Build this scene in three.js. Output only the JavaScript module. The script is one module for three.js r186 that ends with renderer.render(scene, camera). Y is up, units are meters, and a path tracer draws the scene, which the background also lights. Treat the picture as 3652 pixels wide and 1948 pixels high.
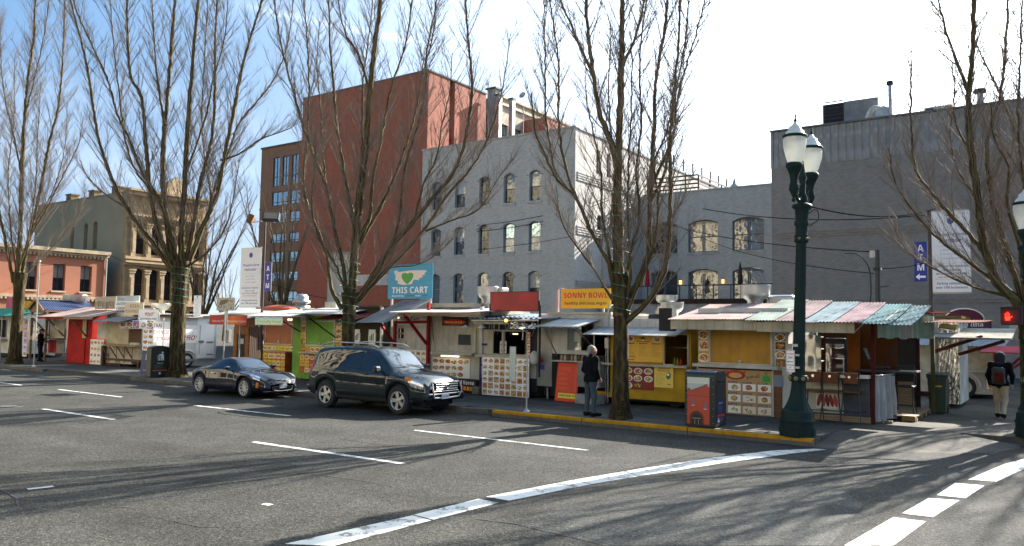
import * as THREE from 'three';
import { mergeGeometries } from 'three/addons/utils/BufferGeometryUtils.js';
import { RoundedBoxGeometry } from 'three/addons/geometries/RoundedBoxGeometry.js';

// ---------------------------------------------------------------- camera, sky, sun, exposure
const scene = new THREE.Scene();
const camera = new THREE.PerspectiveCamera(38.115, 1024 / 546, 0.1, 3000);
camera.position.set(0, 2.3, 0);
camera.rotation.set(0.068935, 0.61366, 0.015111, 'YXZ');
const renderer = new THREE.WebGLRenderer({ antialias: true });
renderer.setSize(1024, 546);
renderer.toneMapping = THREE.LinearToneMapping;
renderer.toneMappingExposure = 4.4;
renderer.shadowMap.enabled = true;
const SUN_AZ = 12 * Math.PI / 180, SUN_EL = 30 * Math.PI / 180;
const sunDir = new THREE.Vector3(Math.sin(SUN_AZ) * Math.cos(SUN_EL), Math.sin(SUN_EL), -Math.cos(SUN_AZ) * Math.cos(SUN_EL));
const sun = new THREE.DirectionalLight(new THREE.Color().setRGB(1, 0.945, 0.86), 4.7);
sun.position.copy(sunDir).multiplyScalar(150).add(new THREE.Vector3(-20, 0, -20));
sun.target.position.set(-20, 0, -20); sun.castShadow = true;
sun.shadow.mapSize.set(4096, 4096);
Object.assign(sun.shadow.camera, { left: -90, right: 90, top: 90, bottom: -90, near: 1, far: 400 });
scene.add(sun, sun.target);
{
  const W = 1536, H = 768, d = new Float32Array(W * H * 4), v = new THREE.Vector3();
  const hash = (x, y) => { const s = Math.sin(x * 127.1 + y * 311.7) * 43758.5453; return s - Math.floor(s); };
  const vn = (x, y) => { const i = Math.floor(x), j = Math.floor(y), a = x - i, b = y - j, u = a * a * (3 - 2 * a), w = b * b * (3 - 2 * b);
    return (hash(i, j) * (1 - u) + hash(i + 1, j) * u) * (1 - w) + (hash(i, j + 1) * (1 - u) + hash(i + 1, j + 1) * u) * w; };
  for (let j = 0; j < H; j++) for (let i = 0; i < W; i++) {
    const th = ((j + 0.5) / H - 0.5) * Math.PI, ph = ((i + 0.5) / W - 0.5) * 2 * Math.PI;
    v.set(Math.cos(th) * Math.cos(ph), Math.sin(th), Math.cos(th) * Math.sin(ph));
    const g = Math.acos(Math.min(1, Math.max(-1, v.dot(sunDir)))) * 180 / Math.PI, e = Math.max(0, v.y);
    const hz = Math.pow(1 - e, 5);                                            // pale air near the horizon
    let r = 0.014 + 0.15 * hz, gg = 0.072 + 0.125 * hz, b = 0.165 + 0.06 * hz;
    const veil = 3.6 * Math.exp(-g / 15.5) + 2.5 * Math.exp(-g / 7);           // thin haze lit by the sun
    r += veil * 0.94; gg += veil * 0.985; b += veil;
    if (v.y > 0.02) {                                                         // thin cirrus and an aircraft trail
      const px = v.x / (v.y + 0.12), pz = v.z / (v.y + 0.12);
      let n = 0, a = 0.5, s = 0.7; for (let o = 0; o < 5; o++) { n += a * vn(px * s * 2.3 + 7, pz * s + 3); a *= 0.5; s *= 2; }
      let c = Math.max(0, n - 0.5) * 0.2;
      const el = th * 180 / Math.PI, az = Math.atan2(v.x, -v.z) * 180 / Math.PI;
      const tr = 19.6 - (az + 38) * 0.10;
      if (az > -56 && az < -22) c += 0.1 * Math.exp(-Math.pow((el - tr) / 0.16, 2)) * Math.min(1, (az + 56) / 4);
      r += c; gg += c; b += c;
    }
    if (v.y < 0) { r = 0.05; gg = 0.05; b = 0.05; }
    const k = (j * W + i) * 4; d[k] = r; d[k + 1] = gg; d[k + 2] = b; d[k + 3] = 1;
  }
  const t = new THREE.DataTexture(d, W, H, THREE.RGBAFormat, THREE.FloatType);
  t.mapping = THREE.EquirectangularReflectionMapping; t.magFilter = THREE.LinearFilter; t.minFilter = THREE.LinearFilter; t.needsUpdate = true;
  scene.background = t; scene.environment = t;
}

// ---------------------------------------------------------------- helpers
let seed = 1;
const rnd = () => { seed = (seed + 0x6d2b79f5) | 0; let t = Math.imul(seed ^ (seed >>> 15), 1 | seed); t = (t + Math.imul(t ^ (t >>> 7), 61 | t)) ^ t; return ((t ^ (t >>> 14)) >>> 0) / 4294967296; };
const rr = (a, b) => a + (b - a) * rnd();
const V = (x, y, z) => new THREE.Vector3(x, y, z);
const PI = Math.PI;
const hash2 = (x, y, s = 0) => { let h = Math.imul(x | 0, 374761393) ^ Math.imul(y | 0, 668265263) ^ Math.imul(s | 0, 974634177); h = Math.imul(h ^ (h >>> 13), 1274126177); return ((h ^ (h >>> 16)) >>> 0) / 4294967296; };
function vnoise(x, y, per = 0, s = 0) {
  const i = Math.floor(x), j = Math.floor(y), a = x - i, b = y - j, u = a * a * (3 - 2 * a), w = b * b * (3 - 2 * b);
  const m = (k) => per ? ((k % per) + per) % per : k;
  const h = (p, q) => hash2(m(p), m(q), s);
  return (h(i, j) * (1 - u) + h(i + 1, j) * u) * (1 - w) + (h(i, j + 1) * (1 - u) + h(i + 1, j + 1) * u) * w;
}
function fbm(x, y, oct = 4, per = 0, s = 0) { let n = 0, a = 0.5, t = 0; for (let o = 0; o < oct; o++) { n += a * vnoise(x, y, per, s + o); t += a; a *= 0.5; x *= 2; y *= 2; per *= 2; } return n / t; }
// tileable texture computed from f(u, v) -> [r, g, b] in 0..1 (sRGB when colour)
function tex(n, f, size, colour = true) {
  const d = new Uint8Array(n * n * 4);
  for (let j = 0; j < n; j++) for (let i = 0; i < n; i++) { const c = f(i / n, j / n), k = (j * n + i) * 4; for (let q = 0; q < 3; q++) d[k + q] = Math.max(0, Math.min(255, (c.length ? c[q] : c) * 255)); d[k + 3] = 255; }
  const t = new THREE.DataTexture(d, n, n); t.wrapS = t.wrapT = THREE.RepeatWrapping; t.magFilter = THREE.LinearFilter; t.minFilter = THREE.LinearMipmapLinearFilter; t.generateMipmaps = true;
  if (colour) t.colorSpace = THREE.SRGBColorSpace; t.repeat.set(1 / size, 1 / size); t.needsUpdate = true; return t;
}
function canvasTex(w, h, draw) { const c = document.createElement('canvas'); c.width = w; c.height = h; const x = c.getContext('2d'); draw(x, w, h); const t = new THREE.CanvasTexture(c); t.colorSpace = THREE.SRGBColorSpace; t.anisotropy = 8; return t; }
const col = (c) => Array.isArray(c) ? new THREE.Color().setRGB(...c) : new THREE.Color(c);
const dull = (c, rough, o = {}) => new THREE.MeshPhysicalMaterial({ color: col(c), roughness: rough, specularIntensity: 0.22, ...o });
const std = (c, rough = 0.8, o = {}) => new THREE.MeshStandardMaterial({ color: col(c), roughness: rough, ...o });
// geometries in world coordinates with uv in metres
function muv(g) {
  if (g.index) g = g.toNonIndexed();
  const p = g.attributes.position, n = g.attributes.normal, uv = new Float32Array(p.count * 2);
  for (let i = 0; i < p.count; i += 3) {
    const ax = Math.abs(n.getX(i) + n.getX(i + 1) + n.getX(i + 2)), ay = Math.abs(n.getY(i) + n.getY(i + 1) + n.getY(i + 2)), az = Math.abs(n.getZ(i) + n.getZ(i + 1) + n.getZ(i + 2));
    for (let k = i; k < i + 3; k++) {
      const x = p.getX(k), y = p.getY(k), z = p.getZ(k);
      if (ay >= ax && ay >= az) { uv[2 * k] = x; uv[2 * k + 1] = z; } else if (ax >= az) { uv[2 * k] = z; uv[2 * k + 1] = y; } else { uv[2 * k] = x; uv[2 * k + 1] = y; }
    }
  }
  g.setAttribute('uv', new THREE.BufferAttribute(uv, 2)); return g;
}
const clean = (g) => { if (g.index) g = g.toNonIndexed(); for (const k of Object.keys(g.attributes)) if (!['position', 'normal', 'uv'].includes(k)) g.deleteAttribute(k); g.morphAttributes = {}; return g; };
const mg = (...l) => { l = l.flat().map(clean); return l.length === 1 ? l[0] : mergeGeometries(l, false); };
const bx = (x0, x1, y0, y1, z0, z1) => { const g = new THREE.BoxGeometry(Math.abs(x1 - x0), Math.abs(y1 - y0), Math.abs(z1 - z0)); g.translate((x0 + x1) / 2, (y0 + y1) / 2, (z0 + z1) / 2); return muv(g); };
const rbx = (x0, x1, y0, y1, z0, z1, r = 0.02, s = 2) => { const g = new RoundedBoxGeometry(Math.abs(x1 - x0), Math.abs(y1 - y0), Math.abs(z1 - z0), s, r); g.translate((x0 + x1) / 2, (y0 + y1) / 2, (z0 + z1) / 2); return muv(g); };
// round bar between two points
function bar(a, b, r0, r1 = r0, n = 8) {
  a = Array.isArray(a) ? V(...a) : a; b = Array.isArray(b) ? V(...b) : b;
  const L = a.distanceTo(b), g = new THREE.CylinderGeometry(r1, r0, L, n); g.translate(0, L / 2, 0);
  g.applyQuaternion(new THREE.Quaternion().setFromUnitVectors(V(0, 1, 0), b.clone().sub(a).normalize())); g.translate(a.x, a.y, a.z); return clean(g);
}
// square bar between two points
function beam(a, b, w, h = w) {
  a = Array.isArray(a) ? V(...a) : a; b = Array.isArray(b) ? V(...b) : b;
  const L = a.distanceTo(b), g = new THREE.BoxGeometry(w, h, L); g.translate(0, 0, L / 2);
  const m = new THREE.Matrix4().lookAt(b, a, V(0, 1, 0.001)); g.applyMatrix4(m); g.translate(a.x, a.y, a.z); return muv(g);
}
function tube(pts, r, n = 6, seg = 0) { const c = new THREE.CatmullRomCurve3(pts.map((p) => Array.isArray(p) ? V(...p) : p)); return clean(new THREE.TubeGeometry(c, seg || pts.length * 6, r, n)); }
const lathe = (pts, n = 24) => clean(new THREE.LatheGeometry(pts.map(([r, y]) => new THREE.Vector2(Math.max(r, 0.0005), y)), n));
const at = (g, x, y, z) => g.translate(x, y, z);
// wall sheet in the XY plane, front at z = 0, with real openings; hole: [x0, x1, y0, y1, rise of arch]
function holePath(h, P = THREE.Path) { const [x0, x1, y0, y1, a = 0] = h, p = new P(); p.moveTo(x0, y0); p.lineTo(x1, y0); p.lineTo(x1, y1 - a);
  if (a) for (let i = 1; i <= 8; i++) { const t = i / 8; p.lineTo(x1 + (x0 - x1) * t, y1 - a + a * 4 * t * (1 - t)); } else p.lineTo(x0, y1); p.closePath(); return p; }
function wall(x0, x1, y0, y1, holes = [], depth = 0.3) {
  const s = new THREE.Shape(); s.moveTo(x0, y0); s.lineTo(x1, y0); s.lineTo(x1, y1); s.lineTo(x0, y1); s.closePath();
  for (const h of holes) s.holes.push(holePath(h));
  const g = new THREE.ExtrudeGeometry(s, { depth, bevelEnabled: false, curveSegments: 6 }); g.translate(0, 0, -depth); return muv(g);
}
const slab = (pts, depth, z = 0) => { const s = new THREE.Shape(pts.map((p) => new THREE.Vector2(p[0], p[1]))); const g = new THREE.ExtrudeGeometry(s, { depth, bevelEnabled: false }); g.translate(0, 0, z - depth); return muv(g); };
// sheet in the XY plane with 0..1 uv, for prints
function print(w, h) { return clean(new THREE.PlaneGeometry(w, h)); }
const used = {};
function numbered(n) { if (!(n in used)) { used[n] = 0; return n; } used[n]++; return n + '_' + String(used[n]).padStart(3, '0'); }
const shade = (m) => { m.castShadow = true; m.receiveShadow = true; return m; };
function tag(o, label, category, group) { o.userData.label = label; o.userData.category = category; if (group) o.userData.group = group; return o; }
// a thing: Group at its base; part() takes world geometry and moves it into the thing
function thing(name, label, category, base = [0, 0, 0], group) { const g = new THREE.Group(); g.name = numbered(name); g.position.set(...base); scene.add(g); return tag(g, label, category, group); }
function part(t, name, geo, mat, label) {
  const root = t.isGroup ? t : t.parent; const g = mg(geo); g.translate(-root.position.x, -root.position.y, -root.position.z);
  const m = shade(new THREE.Mesh(g, mat)); m.name = name; if (label) m.userData.label = label; t.add(m); return m;
}
// part given in the thing's own coordinates
function lpart(t, name, geo, mat, label) { const m = shade(new THREE.Mesh(mg(geo), mat)); m.name = name; if (label) m.userData.label = label; t.add(m); return m; }
function struct(name, geo, mat) { const m = shade(new THREE.Mesh(mg(geo), mat)); m.name = numbered(name); m.userData.kind = 'structure'; scene.add(m); return m; }
// print on a board: sheet at the front of a board, facing +z (dir 0) or +x (dir 1), world coordinates of its centre
function poster(w, h, x, y, z, dir = 0, tilt = 0) { const g = print(w, h); if (tilt) g.rotateX(tilt); if (dir === 1) g.rotateY(PI / 2); else if (dir) g.rotateY(dir); g.translate(x, y, z); return g; }
// ---------------------------------------------------------------- shared textures
const grimeT = tex(512, (u, v) => { const n = fbm(u * 6, v * 6, 5, 6, 3), s = fbm(u * 40, v * 4, 3, 4, 9), f = hash2(u * 512, v * 512, 5); const k = 0.72 + 0.34 * n - 0.30 * Math.max(0, s - 0.55) + 0.05 * (f - 0.5); return [k, k * 0.99, k * 0.965]; }, 2.4);
const grimeB = tex(256, (u, v) => fbm(u * 12, v * 12, 4, 12, 4), 1.2, false);
const dirty = (c, rough = 0.7, o = {}) => new THREE.MeshPhysicalMaterial({ color: col(c), roughness: Math.min(1, rough + 0.15), specularIntensity: 0.35, map: grimeT, bumpMap: grimeB, bumpScale: 0.002, ...o });
const matte = (c) => dirty(c, 0.85, { specularIntensity: 0 });
const asphT = tex(1024, (u, v) => { const f = hash2(u * 1024, v * 1024, 1), g = vnoise(u * 400, v * 400, 400, 2), c = vnoise(u * 150, v * 150, 150, 6), m = fbm(u * 8, v * 8, 4, 8, 8); let k = 0.50 + 0.3 * (g - 0.5) + 0.16 * (f - 0.5) + 0.2 * (c - 0.5) + 0.14 * (m - 0.5); if (g > 0.8) k += 0.13; return [k, k * 0.99, k * 0.955]; }, 4);
const asphB = tex(1024, (u, v) => 0.6 * vnoise(u * 400, v * 400, 400, 2) + 0.4 * vnoise(u * 150, v * 150, 150, 6), 4, false);
const concT = tex(512, (u, v) => { const f = hash2(u * 512, v * 512, 3), m = fbm(u * 5, v * 5, 6, 5, 12), b = fbm(u * 30, v * 30, 3, 30, 13); const k = 0.56 + 0.2 * (m - 0.5) + 0.1 * (f - 0.5) + 0.12 * (b - 0.5); return [k, k * 0.985, k * 0.95]; }, 3);
const barkT = tex(512, (u, v) => { const r = fbm(u * 14 + 1.5 * vnoise(u * 4, v * 8, 4, 3), v * 3, 4, 7, 2), m = fbm(u * 4, v * 4, 4, 4, 6), f = hash2(u * 512, v * 512, 7); const k = 0.42 + 0.5 * (r - 0.5) + 0.07 * (f - 0.5); const g = m > 0.55 ? (m - 0.55) * 1.3 : 0; return [k * (1 - g * 0.6), k * (0.9 + g * 0.1), k * (0.74 - g * 0.5)]; }, 1);
const barkB = tex(512, (u, v) => fbm(u * 14 + 1.5 * vnoise(u * 4, v * 8, 4, 3), v * 3, 4, 7, 2), 1, false);
const woodT = tex(512, (u, v) => { const g = fbm(u * 3 + 0.4 * vnoise(u * 5, v * 2, 5, 3), v * 30, 4, 0, 5) , r = 0.5 + 0.5 * Math.sin((v * 14 + 0.8 * fbm(u * 3, v * 3, 3, 3, 3)) * 6.283); const k = 0.72 + 0.25 * (g - 0.5) + 0.10 * (r - 0.5); return [k, k * 0.97, k * 0.92]; }, 0.8);
const wood = (c, rough = 0.75) => std(c, rough, { map: woodT });
const brickT = tex(1024, (u, v) => { const rows = 30, row = Math.floor(v * rows), fv = v * rows - row, cols = 9, uu = u * cols + (row % 2) * 0.5, ci = Math.floor(uu), fu = uu - ci; const id = hash2(((ci % cols) + cols) % cols, row, 4), n = fbm(u * 7, v * 7, 5, 7, 2), mortar = fv < 0.13 || fu < 0.045; let k = 0.85 + 0.07 * (id - 0.5) + 0.07 * (n - 0.5); if (mortar) k -= 0.05; return [k, k * 0.995, k * 0.98]; }, 2.25);
const brickB = tex(1024, (u, v) => { const rows = 30, row = Math.floor(v * rows), fv = v * rows - row, uu = u * 9 + (row % 2) * 0.5, fu = uu - Math.floor(uu); return (fv < 0.13 || fu < 0.045) ? 0.2 : 0.75 + 0.2 * hash2(u * 300, v * 300, 2); }, 2.25, false);
const brick = (c, o = {}) => std(c, 0.88, { map: brickT, bumpMap: brickB, bumpScale: 0.004, ...o });
const paintT = tex(512, (u, v) => { const n = fbm(u * 3, v * 3, 5, 3, 21), s = fbm(u * 26, v * 2, 3, 2, 22); const k = 0.86 + 0.16 * (n - 0.5) - 0.12 * Math.max(0, s - 0.6); return [k, k, k * 0.985]; }, 6);
const wavyB = tex(256, (u, v) => fbm(u * 4, v * 4, 2, 4, 31), 1.6, false);
const glass = (c = [0.012, 0.016, 0.02], o = {}) => new THREE.MeshPhysicalMaterial({ color: col(c), roughness: 0.04, ior: 2.1, bumpMap: wavyB, bumpScale: 0.006, ...o });
const M = {
  glass: glass([0.012, 0.016, 0.02], { ior: 1.62 }), glassWing: glass(), glassBlue: glass([0.34, 0.46, 0.52], { metalness: 0.75, roughness: 0.06 }), glassPale: glass([0.10, 0.10, 0.085]),
  steel: std([0.42, 0.42, 0.41], 0.42, { metalness: 0.85 }), galv: std([0.5, 0.51, 0.51], 0.45, { metalness: 0.75, map: grimeT }), chrome: std([0.75, 0.75, 0.75], 0.12, { metalness: 1 }),
  black: std([0.012, 0.012, 0.013], 0.75), dark: std([0.02, 0.02, 0.022], 0.7), rubber: std([0.018, 0.018, 0.018], 0.85),
  white: dirty([0.66, 0.65, 0.62], 0.55), cream: dirty([0.56, 0.52, 0.42], 0.6), concrete: std([1, 1, 1], 0.9, { map: concT, bumpMap: asphB, bumpScale: 0.003 }),
  plank: wood([0.42, 0.26, 0.13]), plankDark: wood([0.16, 0.09, 0.05]), plankPale: wood([0.55, 0.40, 0.24]),
};

// ---------------------------------------------------------------- ground, road, pavement
const asph = dull([0.23, 0.228, 0.215], 0.88, { map: asphT, bumpMap: asphB, bumpScale: 0.006 });
const asphV = dull([0.188, 0.186, 0.175], 0.92, { map: asphT, bumpMap: asphB, bumpScale: 0.007, vertexColors: true });
const lotMat = dull([0.25, 0.25, 0.25], 0.92, { map: asphT, bumpMap: asphB, bumpScale: 0.006 });
struct('ground', bx(-900, 900, -0.6, -0.03, -900, 900), asph);
{
  const x0 = -76, x1 = 16, z0 = -21, z1 = -2.6, st = 0.3, nx = Math.round((x1 - x0) / st), nz = Math.round((z1 - z0) / st);
  const g = new THREE.PlaneGeometry(x1 - x0, z1 - z0, nx, nz); g.rotateX(-PI / 2); g.translate((x0 + x1) / 2, 0, (z0 + z1) / 2);
  const p = g.attributes.position, c = new Float32Array(p.count * 3), uv = g.attributes.uv;
  for (let i = 0; i < p.count; i++) {
    const x = p.getX(i), z = p.getZ(i);
    let k = 0.94 + 0.44 * (fbm(x * 0.25, z * 0.5, 4, 0, 3) - 0.5) + 0.22 * (fbm(x * 1.3, z * 1.3, 3, 0, 8) - 0.5);
    const lane = [-11.6, -8.3, -5.1]; for (const l of lane) k += (x < -7 ? 0.05 : 0.02) * Math.exp(-Math.pow((Math.abs(z - l) - 0.75) / 0.3, 2)) - 0.13 * Math.exp(-Math.pow((z - l) / 0.4, 2)) * (0.5 + vnoise(x * 0.6, 3));
    const oil = fbm(x * 0.8, z * 0.9, 3, 0, 17); if (oil > 0.64 && z < -13) k -= (oil - 0.64) * 1.2;
    c[3 * i] = k; c[3 * i + 1] = k; c[3 * i + 2] = k * (0.985 + 0.02 * vnoise(x * 0.3, z * 0.3, 0, 5)); uv.setXY(i, x, z);
  }
  g.setAttribute('color', new THREE.BufferAttribute(c, 3)); g.computeVertexNormals();
  const m = shade(new THREE.Mesh(g, asphV)); m.name = 'road'; m.userData.kind = 'structure'; scene.add(m);
}
// cross street surface beyond the corner
struct('side_street', bx(-0.9, 16, -0.02, -0.004, -140, -20.9), asph);
// smoother repair strip between the crossing lines, and old seams
const flat = (pts, y, mat, name) => { const s = new THREE.Shape(pts.map((p) => new THREE.Vector2(p[0], -p[1]))); const g = new THREE.ShapeGeometry(s); g.rotateX(-PI / 2); g.translate(0, y, 0); return muv(g); };
const patchMat = dull([0.21, 0.212, 0.205], 0.85, { map: asphT, bumpMap: asphB, bumpScale: 0.003 });
struct('road_patch', flat([[-5.465,-7.773], [-5.291,-9.001], [-4.882,-10.217], [-4.002,-11.689], [-2.809,-12.486], [-2.321,-11.576], [-2.174,-9.121], [-4.089,-7.609]], 0.004, patchMat), patchMat);
function ribbon(pts, w, y, jit = 0) {
  const pos = [], idx = []; const P = []; for (let i = 0; i < pts.length - 1; i++) { const [a, b] = [pts[i], pts[i + 1]], L = Math.hypot(b[0] - a[0], b[1] - a[1]), n = Math.max(1, Math.ceil(L / 0.12)); for (let k = 0; k < n; k++) P.push([a[0] + (b[0] - a[0]) * k / n, a[1] + (b[1] - a[1]) * k / n]); } P.push(pts[pts.length - 1]);
  let ox = 0, oz = 0;
  P.forEach((p, i) => { const a = P[Math.max(0, i - 1)], b = P[Math.min(P.length - 1, i + 1)], L = Math.hypot(b[0] - a[0], b[1] - a[1]) || 1, nx = -(b[1] - a[1]) / L, nz = (b[0] - a[0]) / L; ox = ox * 0.8 + (rnd() - 0.5) * jit; const ww = w * (jit ? rr(0.4, 1.2) : 1) / 2;
    pos.push(p[0] + nx * (ox + ww), y, p[1] + nz * (ox + ww), p[0] + nx * (ox - ww), y, p[1] + nz * (ox - ww)); if (i) { const k = 2 * i; idx.push(k - 2, k, k - 1, k - 1, k, k + 1); } });
  const g = new THREE.BufferGeometry(); g.setAttribute('position', new THREE.Float32BufferAttribute(pos, 3)); g.setIndex(idx); g.computeVertexNormals(); const n = g.attributes.normal; for (let i = 0; i < n.count; i++) n.setXYZ(i, 0, 1, 0); g.setAttribute('uv', new THREE.Float32BufferAttribute(new Float32Array(n.count * 2), 2)); return muv(g);
}
const tar = std([0.018, 0.018, 0.018], 0.7);
const cracks = [[[[-5.878,-7.686], [-5.465,-7.773], [-4.599,-7.83], [-3.995,-7.683]], 0.03], [[[-5.465,-7.773], [-5.291,-9.001], [-4.882,-10.217], [-4.002,-11.689], [-2.809,-12.486]], 0.018], [[[-11.968,-4.963], [-11.168,-4.82], [-10.651,-4.625], [-10.205,-4.25]], 0.035], [[[-12.164,-11.277], [-10.691,-11.205], [-9.547,-10.952]], 0.03], [[[-13.529,-5.594], [-12.846,-5.858], [-11.703,-6.368]], 0.018], [[[-8.548,-5.407], [-8.064,-5.432], [-7.734,-5.727]], 0.018], [[[-9.674,-8.355], [-8.644,-8.483], [-8.008,-8.471]], 0.02], [[[-9.854,-5.309], [-9.559,-5.469]], 0.02]];
for (const [p, w] of cracks) struct('road_crack', ribbon(p, w, 0.007, 0.02), tar);
// painted markings: worn thermoplastic and paint
const paintWear = tex(512, (u, v) => { const n = fbm(u * 9, v * 9, 5, 9, 41), f = hash2(u * 512, v * 512, 6), s = fbm(u * 60, v * 60, 2, 60, 43); let k = 0.86 + 0.1 * (n - 0.5) + 0.06 * (f - 0.5); if (n + 0.45 * (s - 0.5) < 0.36) k *= 0.62; return [k, k * 0.995, k * 0.975]; }, 1.6);
const roadPaint = std([0.72, 0.72, 0.7], 0.6, { map: paintWear });
const thinPaint = std([0.62, 0.62, 0.6], 0.65, { map: paintWear });
const dash = (a, b, w) => struct('lane_marking', ribbon([a, b], w, 0.005), roadPaint);
dash([-21.94,-9.994], [-18.439,-9.993], 0.13); dash([-13.058,-9.873], [-9.163,-9.936], 0.13);
dash([-27.716,-13.107], [-23.718,-13.081], 0.11); dash([-19.971,-13.109], [-16.07,-13.231], 0.11); dash([-11.922,-13.247], [-7.516,-13.257], 0.11);
dash([-33.5, -13.1], [-30.4, -13.1], 0.11); dash([-30.2, -9.95], [-26.9, -9.95], 0.13);
struct('lane_marking', ribbon([[-11.671,-5.182], [-11.602,-5.486]], 0.1, 0.005), thinPaint);
struct('lane_marking', ribbon([[-8.492,-6.615], [-8.356,-6.622]], 0.09, 0.005), roadPaint);
// stop lines of the crossing: slabs of marking tape with gaps worn between them
const strip = (quads) => quads.forEach((q) => struct('crossing_stripe', flat(q, 0.006), roadPaint));
strip([
  [[-6.777,-5.561], [-6.589,-7.331], [-6.243,-7.284], [-6.322,-5.831]], [[-6.595,-7.364], [-6.534,-8.571], [-6.18,-8.551], [-6.246,-7.326]],
  [[-6.533,-8.742], [-6.22,-10.522], [-5.849,-10.408], [-6.148,-8.74]], [[-6.218,-10.552], [-5.955,-11.695], [-5.587,-11.448], [-5.848,-10.436]],
  [[-5.95,-11.715], [-5.354,-13.935], [-4.997,-13.489], [-5.582,-11.467]], [[-5.351,-13.958], [-4.761,-15.542], [-4.364,-15.416], [-4.994,-13.511]], [[-4.758,-15.569], [-4.176,-16.363], [-3.945,-16.439], [-4.356,-15.445]],
  [[-2.05,-9.22], [-1.861,-11.018], [-1.499,-11.02], [-1.62,-9.559]], [[-1.815,-11.307], [-1.672,-12.602], [-1.304,-12.719], [-1.459,-11.341]],
  [[-1.608,-12.905], [-1.503,-14.125], [-1.116,-14.194], [-1.252,-12.919]], [[-1.376,-14.582], [-1.014,-16.734], [-0.493,-18.683], [-0.346,-18.351], [-0.995,-14.696]],
]);
// block pavement with rounded corner, kerb stones, corner ramp
const KZ = -16.65, KZ2 = -17.0, KX = -0.85, CR = 3.4, cx = KX - CR, cz = KZ - CR;
const paveMat = dull([0.31, 0.295, 0.265], 0.9, { map: concT, bumpMap: asphB, bumpScale: 0.004 });
{
  const s = new THREE.Shape(); s.moveTo(-66, 77); s.lineTo(-66, -KZ2 + 0.16); s.lineTo(-13.5, -KZ2 + 0.16); s.lineTo(-12.3, -KZ + 0.16); s.lineTo(cx, -KZ + 0.16); s.lineTo(cx, -cz); s.lineTo(KX - 0.16, -cz); s.lineTo(KX - 0.16, 77); s.closePath();
  const g = new THREE.ExtrudeGeometry(s, { depth: 0.5, bevelEnabled: false }); g.rotateX(-PI / 2); g.translate(0, 0.143 - 0.5, 0);
  struct('pavement', muv(g), paveMat);
  struct('parking_lot', bx(-66, -4.4, 0.0, 0.148, -77, -20.75), lotMat);
  // corner ramp
  const n = 44, gg = new THREE.PlaneGeometry(CR + 0.01, CR + 0.01, n, n); gg.rotateX(-PI / 2); gg.translate(cx + CR / 2, 0, cz + CR / 2);
  const p = gg.attributes.position;
  for (let i = 0; i < p.count; i++) { const d = CR - Math.hypot(p.getX(i) - cx, p.getZ(i) - cz), t = Math.min(1, Math.max(0, d / 1.5)); p.setY(i, d < -0.02 ? -0.02 : d < 0 ? 0.002 : 0.01 + 0.134 * t * t * (3 - 2 * t)); }
  gg.computeVertexNormals(); struct('corner_ramp', muv(gg), paveMat);
}
const slabTones = [0.28, 0.31, 0.34, 0.295].map((k) => dull([k, k * 0.975, k * 0.93], 0.9, { map: concT, bumpMap: asphB, bumpScale: 0.004 }));
const pave = scene.children.find((o) => o.name === 'pavement');
{
  const sg = [1.86, 1.90].map((w) => { const g = new THREE.BoxGeometry(w - 0.014, 0.05, 1.9 - 0.014); return muv(g); });
  for (let i = 0; i < 23; i++) for (let j = 0; j < 2; j++) { const x = -47 + i * 1.86 + 0.93; if (x > cx - 0.4) continue; const m = shade(new THREE.Mesh(sg[0], slabTones[Math.floor(rnd() * 4)])); m.name = 'paving_slab'; m.position.set(x, 0.1255 + rr(0, 0.003), KZ2 - 0.17 - 0.95 - j * 1.9); pave.add(m); }
  const kg = muv(new RoundedBoxGeometry(2.386, 0.4, 0.158, 2, 0.018)), kg2 = muv(new RoundedBoxGeometry(2.67, 0.4, 0.158, 2, 0.018)), kg3 = muv(new RoundedBoxGeometry(1.28, 0.4, 0.158, 2, 0.018));
  const ym = dull([0.6, 0.31, 0.014], 0.8, { map: grimeT }), km = std([0.4, 0.37, 0.32], 0.9, { map: concT });
  const stone = (g, x, z, turn = 0) => { const m = shade(new THREE.Mesh(g, km)); m.name = 'kerb_stone'; m.rotation.y = turn; m.position.set(x, -0.05, z); pave.add(m); };
  for (let i = 0; i < 3; i++) { const x = cx - 1.345 - i * 2.683; stone(kg2, x, KZ - 0.08); const y = shade(new THREE.Mesh(mg(bx(-1.325, 1.325, 0.001, 0.006, -0.075, 0.083), bx(-1.325, 1.325, -0.062, 0.006, 0.0805, 0.0845)), ym)); y.name = 'yellow_kerb_paint'; y.position.set(x, 0.15, KZ - 0.08); pave.add(y); }
  stone(kg3, -12.92, (KZ + KZ2) / 2 - 0.08, 0.285);
  for (let i = 0; i < 15; i++) { const x = -14.72 - i * 2.4; if (x < -29.5 && x > -38) continue; stone(kg, x, KZ2 - 0.08); }
  for (let i = 0; i < 6; i++) { const m = shade(new THREE.Mesh(kg, km)); m.name = 'kerb_stone'; m.rotation.y = PI / 2; m.position.set(KX - 0.08, -0.05, cz - 1.2 - i * 2.4); pave.add(m); }
  // driveway apron
  struct('driveway_ramp', slab([[-0.02, -0.1], [1.3, -0.1], [1.3, 0.149], [0, 0.012]], 7.2, 0).rotateY(PI / 2).translate(-37.9 + 7.2, 0, KZ2), paveMat);
}
// the near side of the street, behind the camera: pavement that the glass mirrors
struct('near_pavement', bx(-90, 30, -0.2, 0.14, -2.6, 4.2), paveMat);
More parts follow.
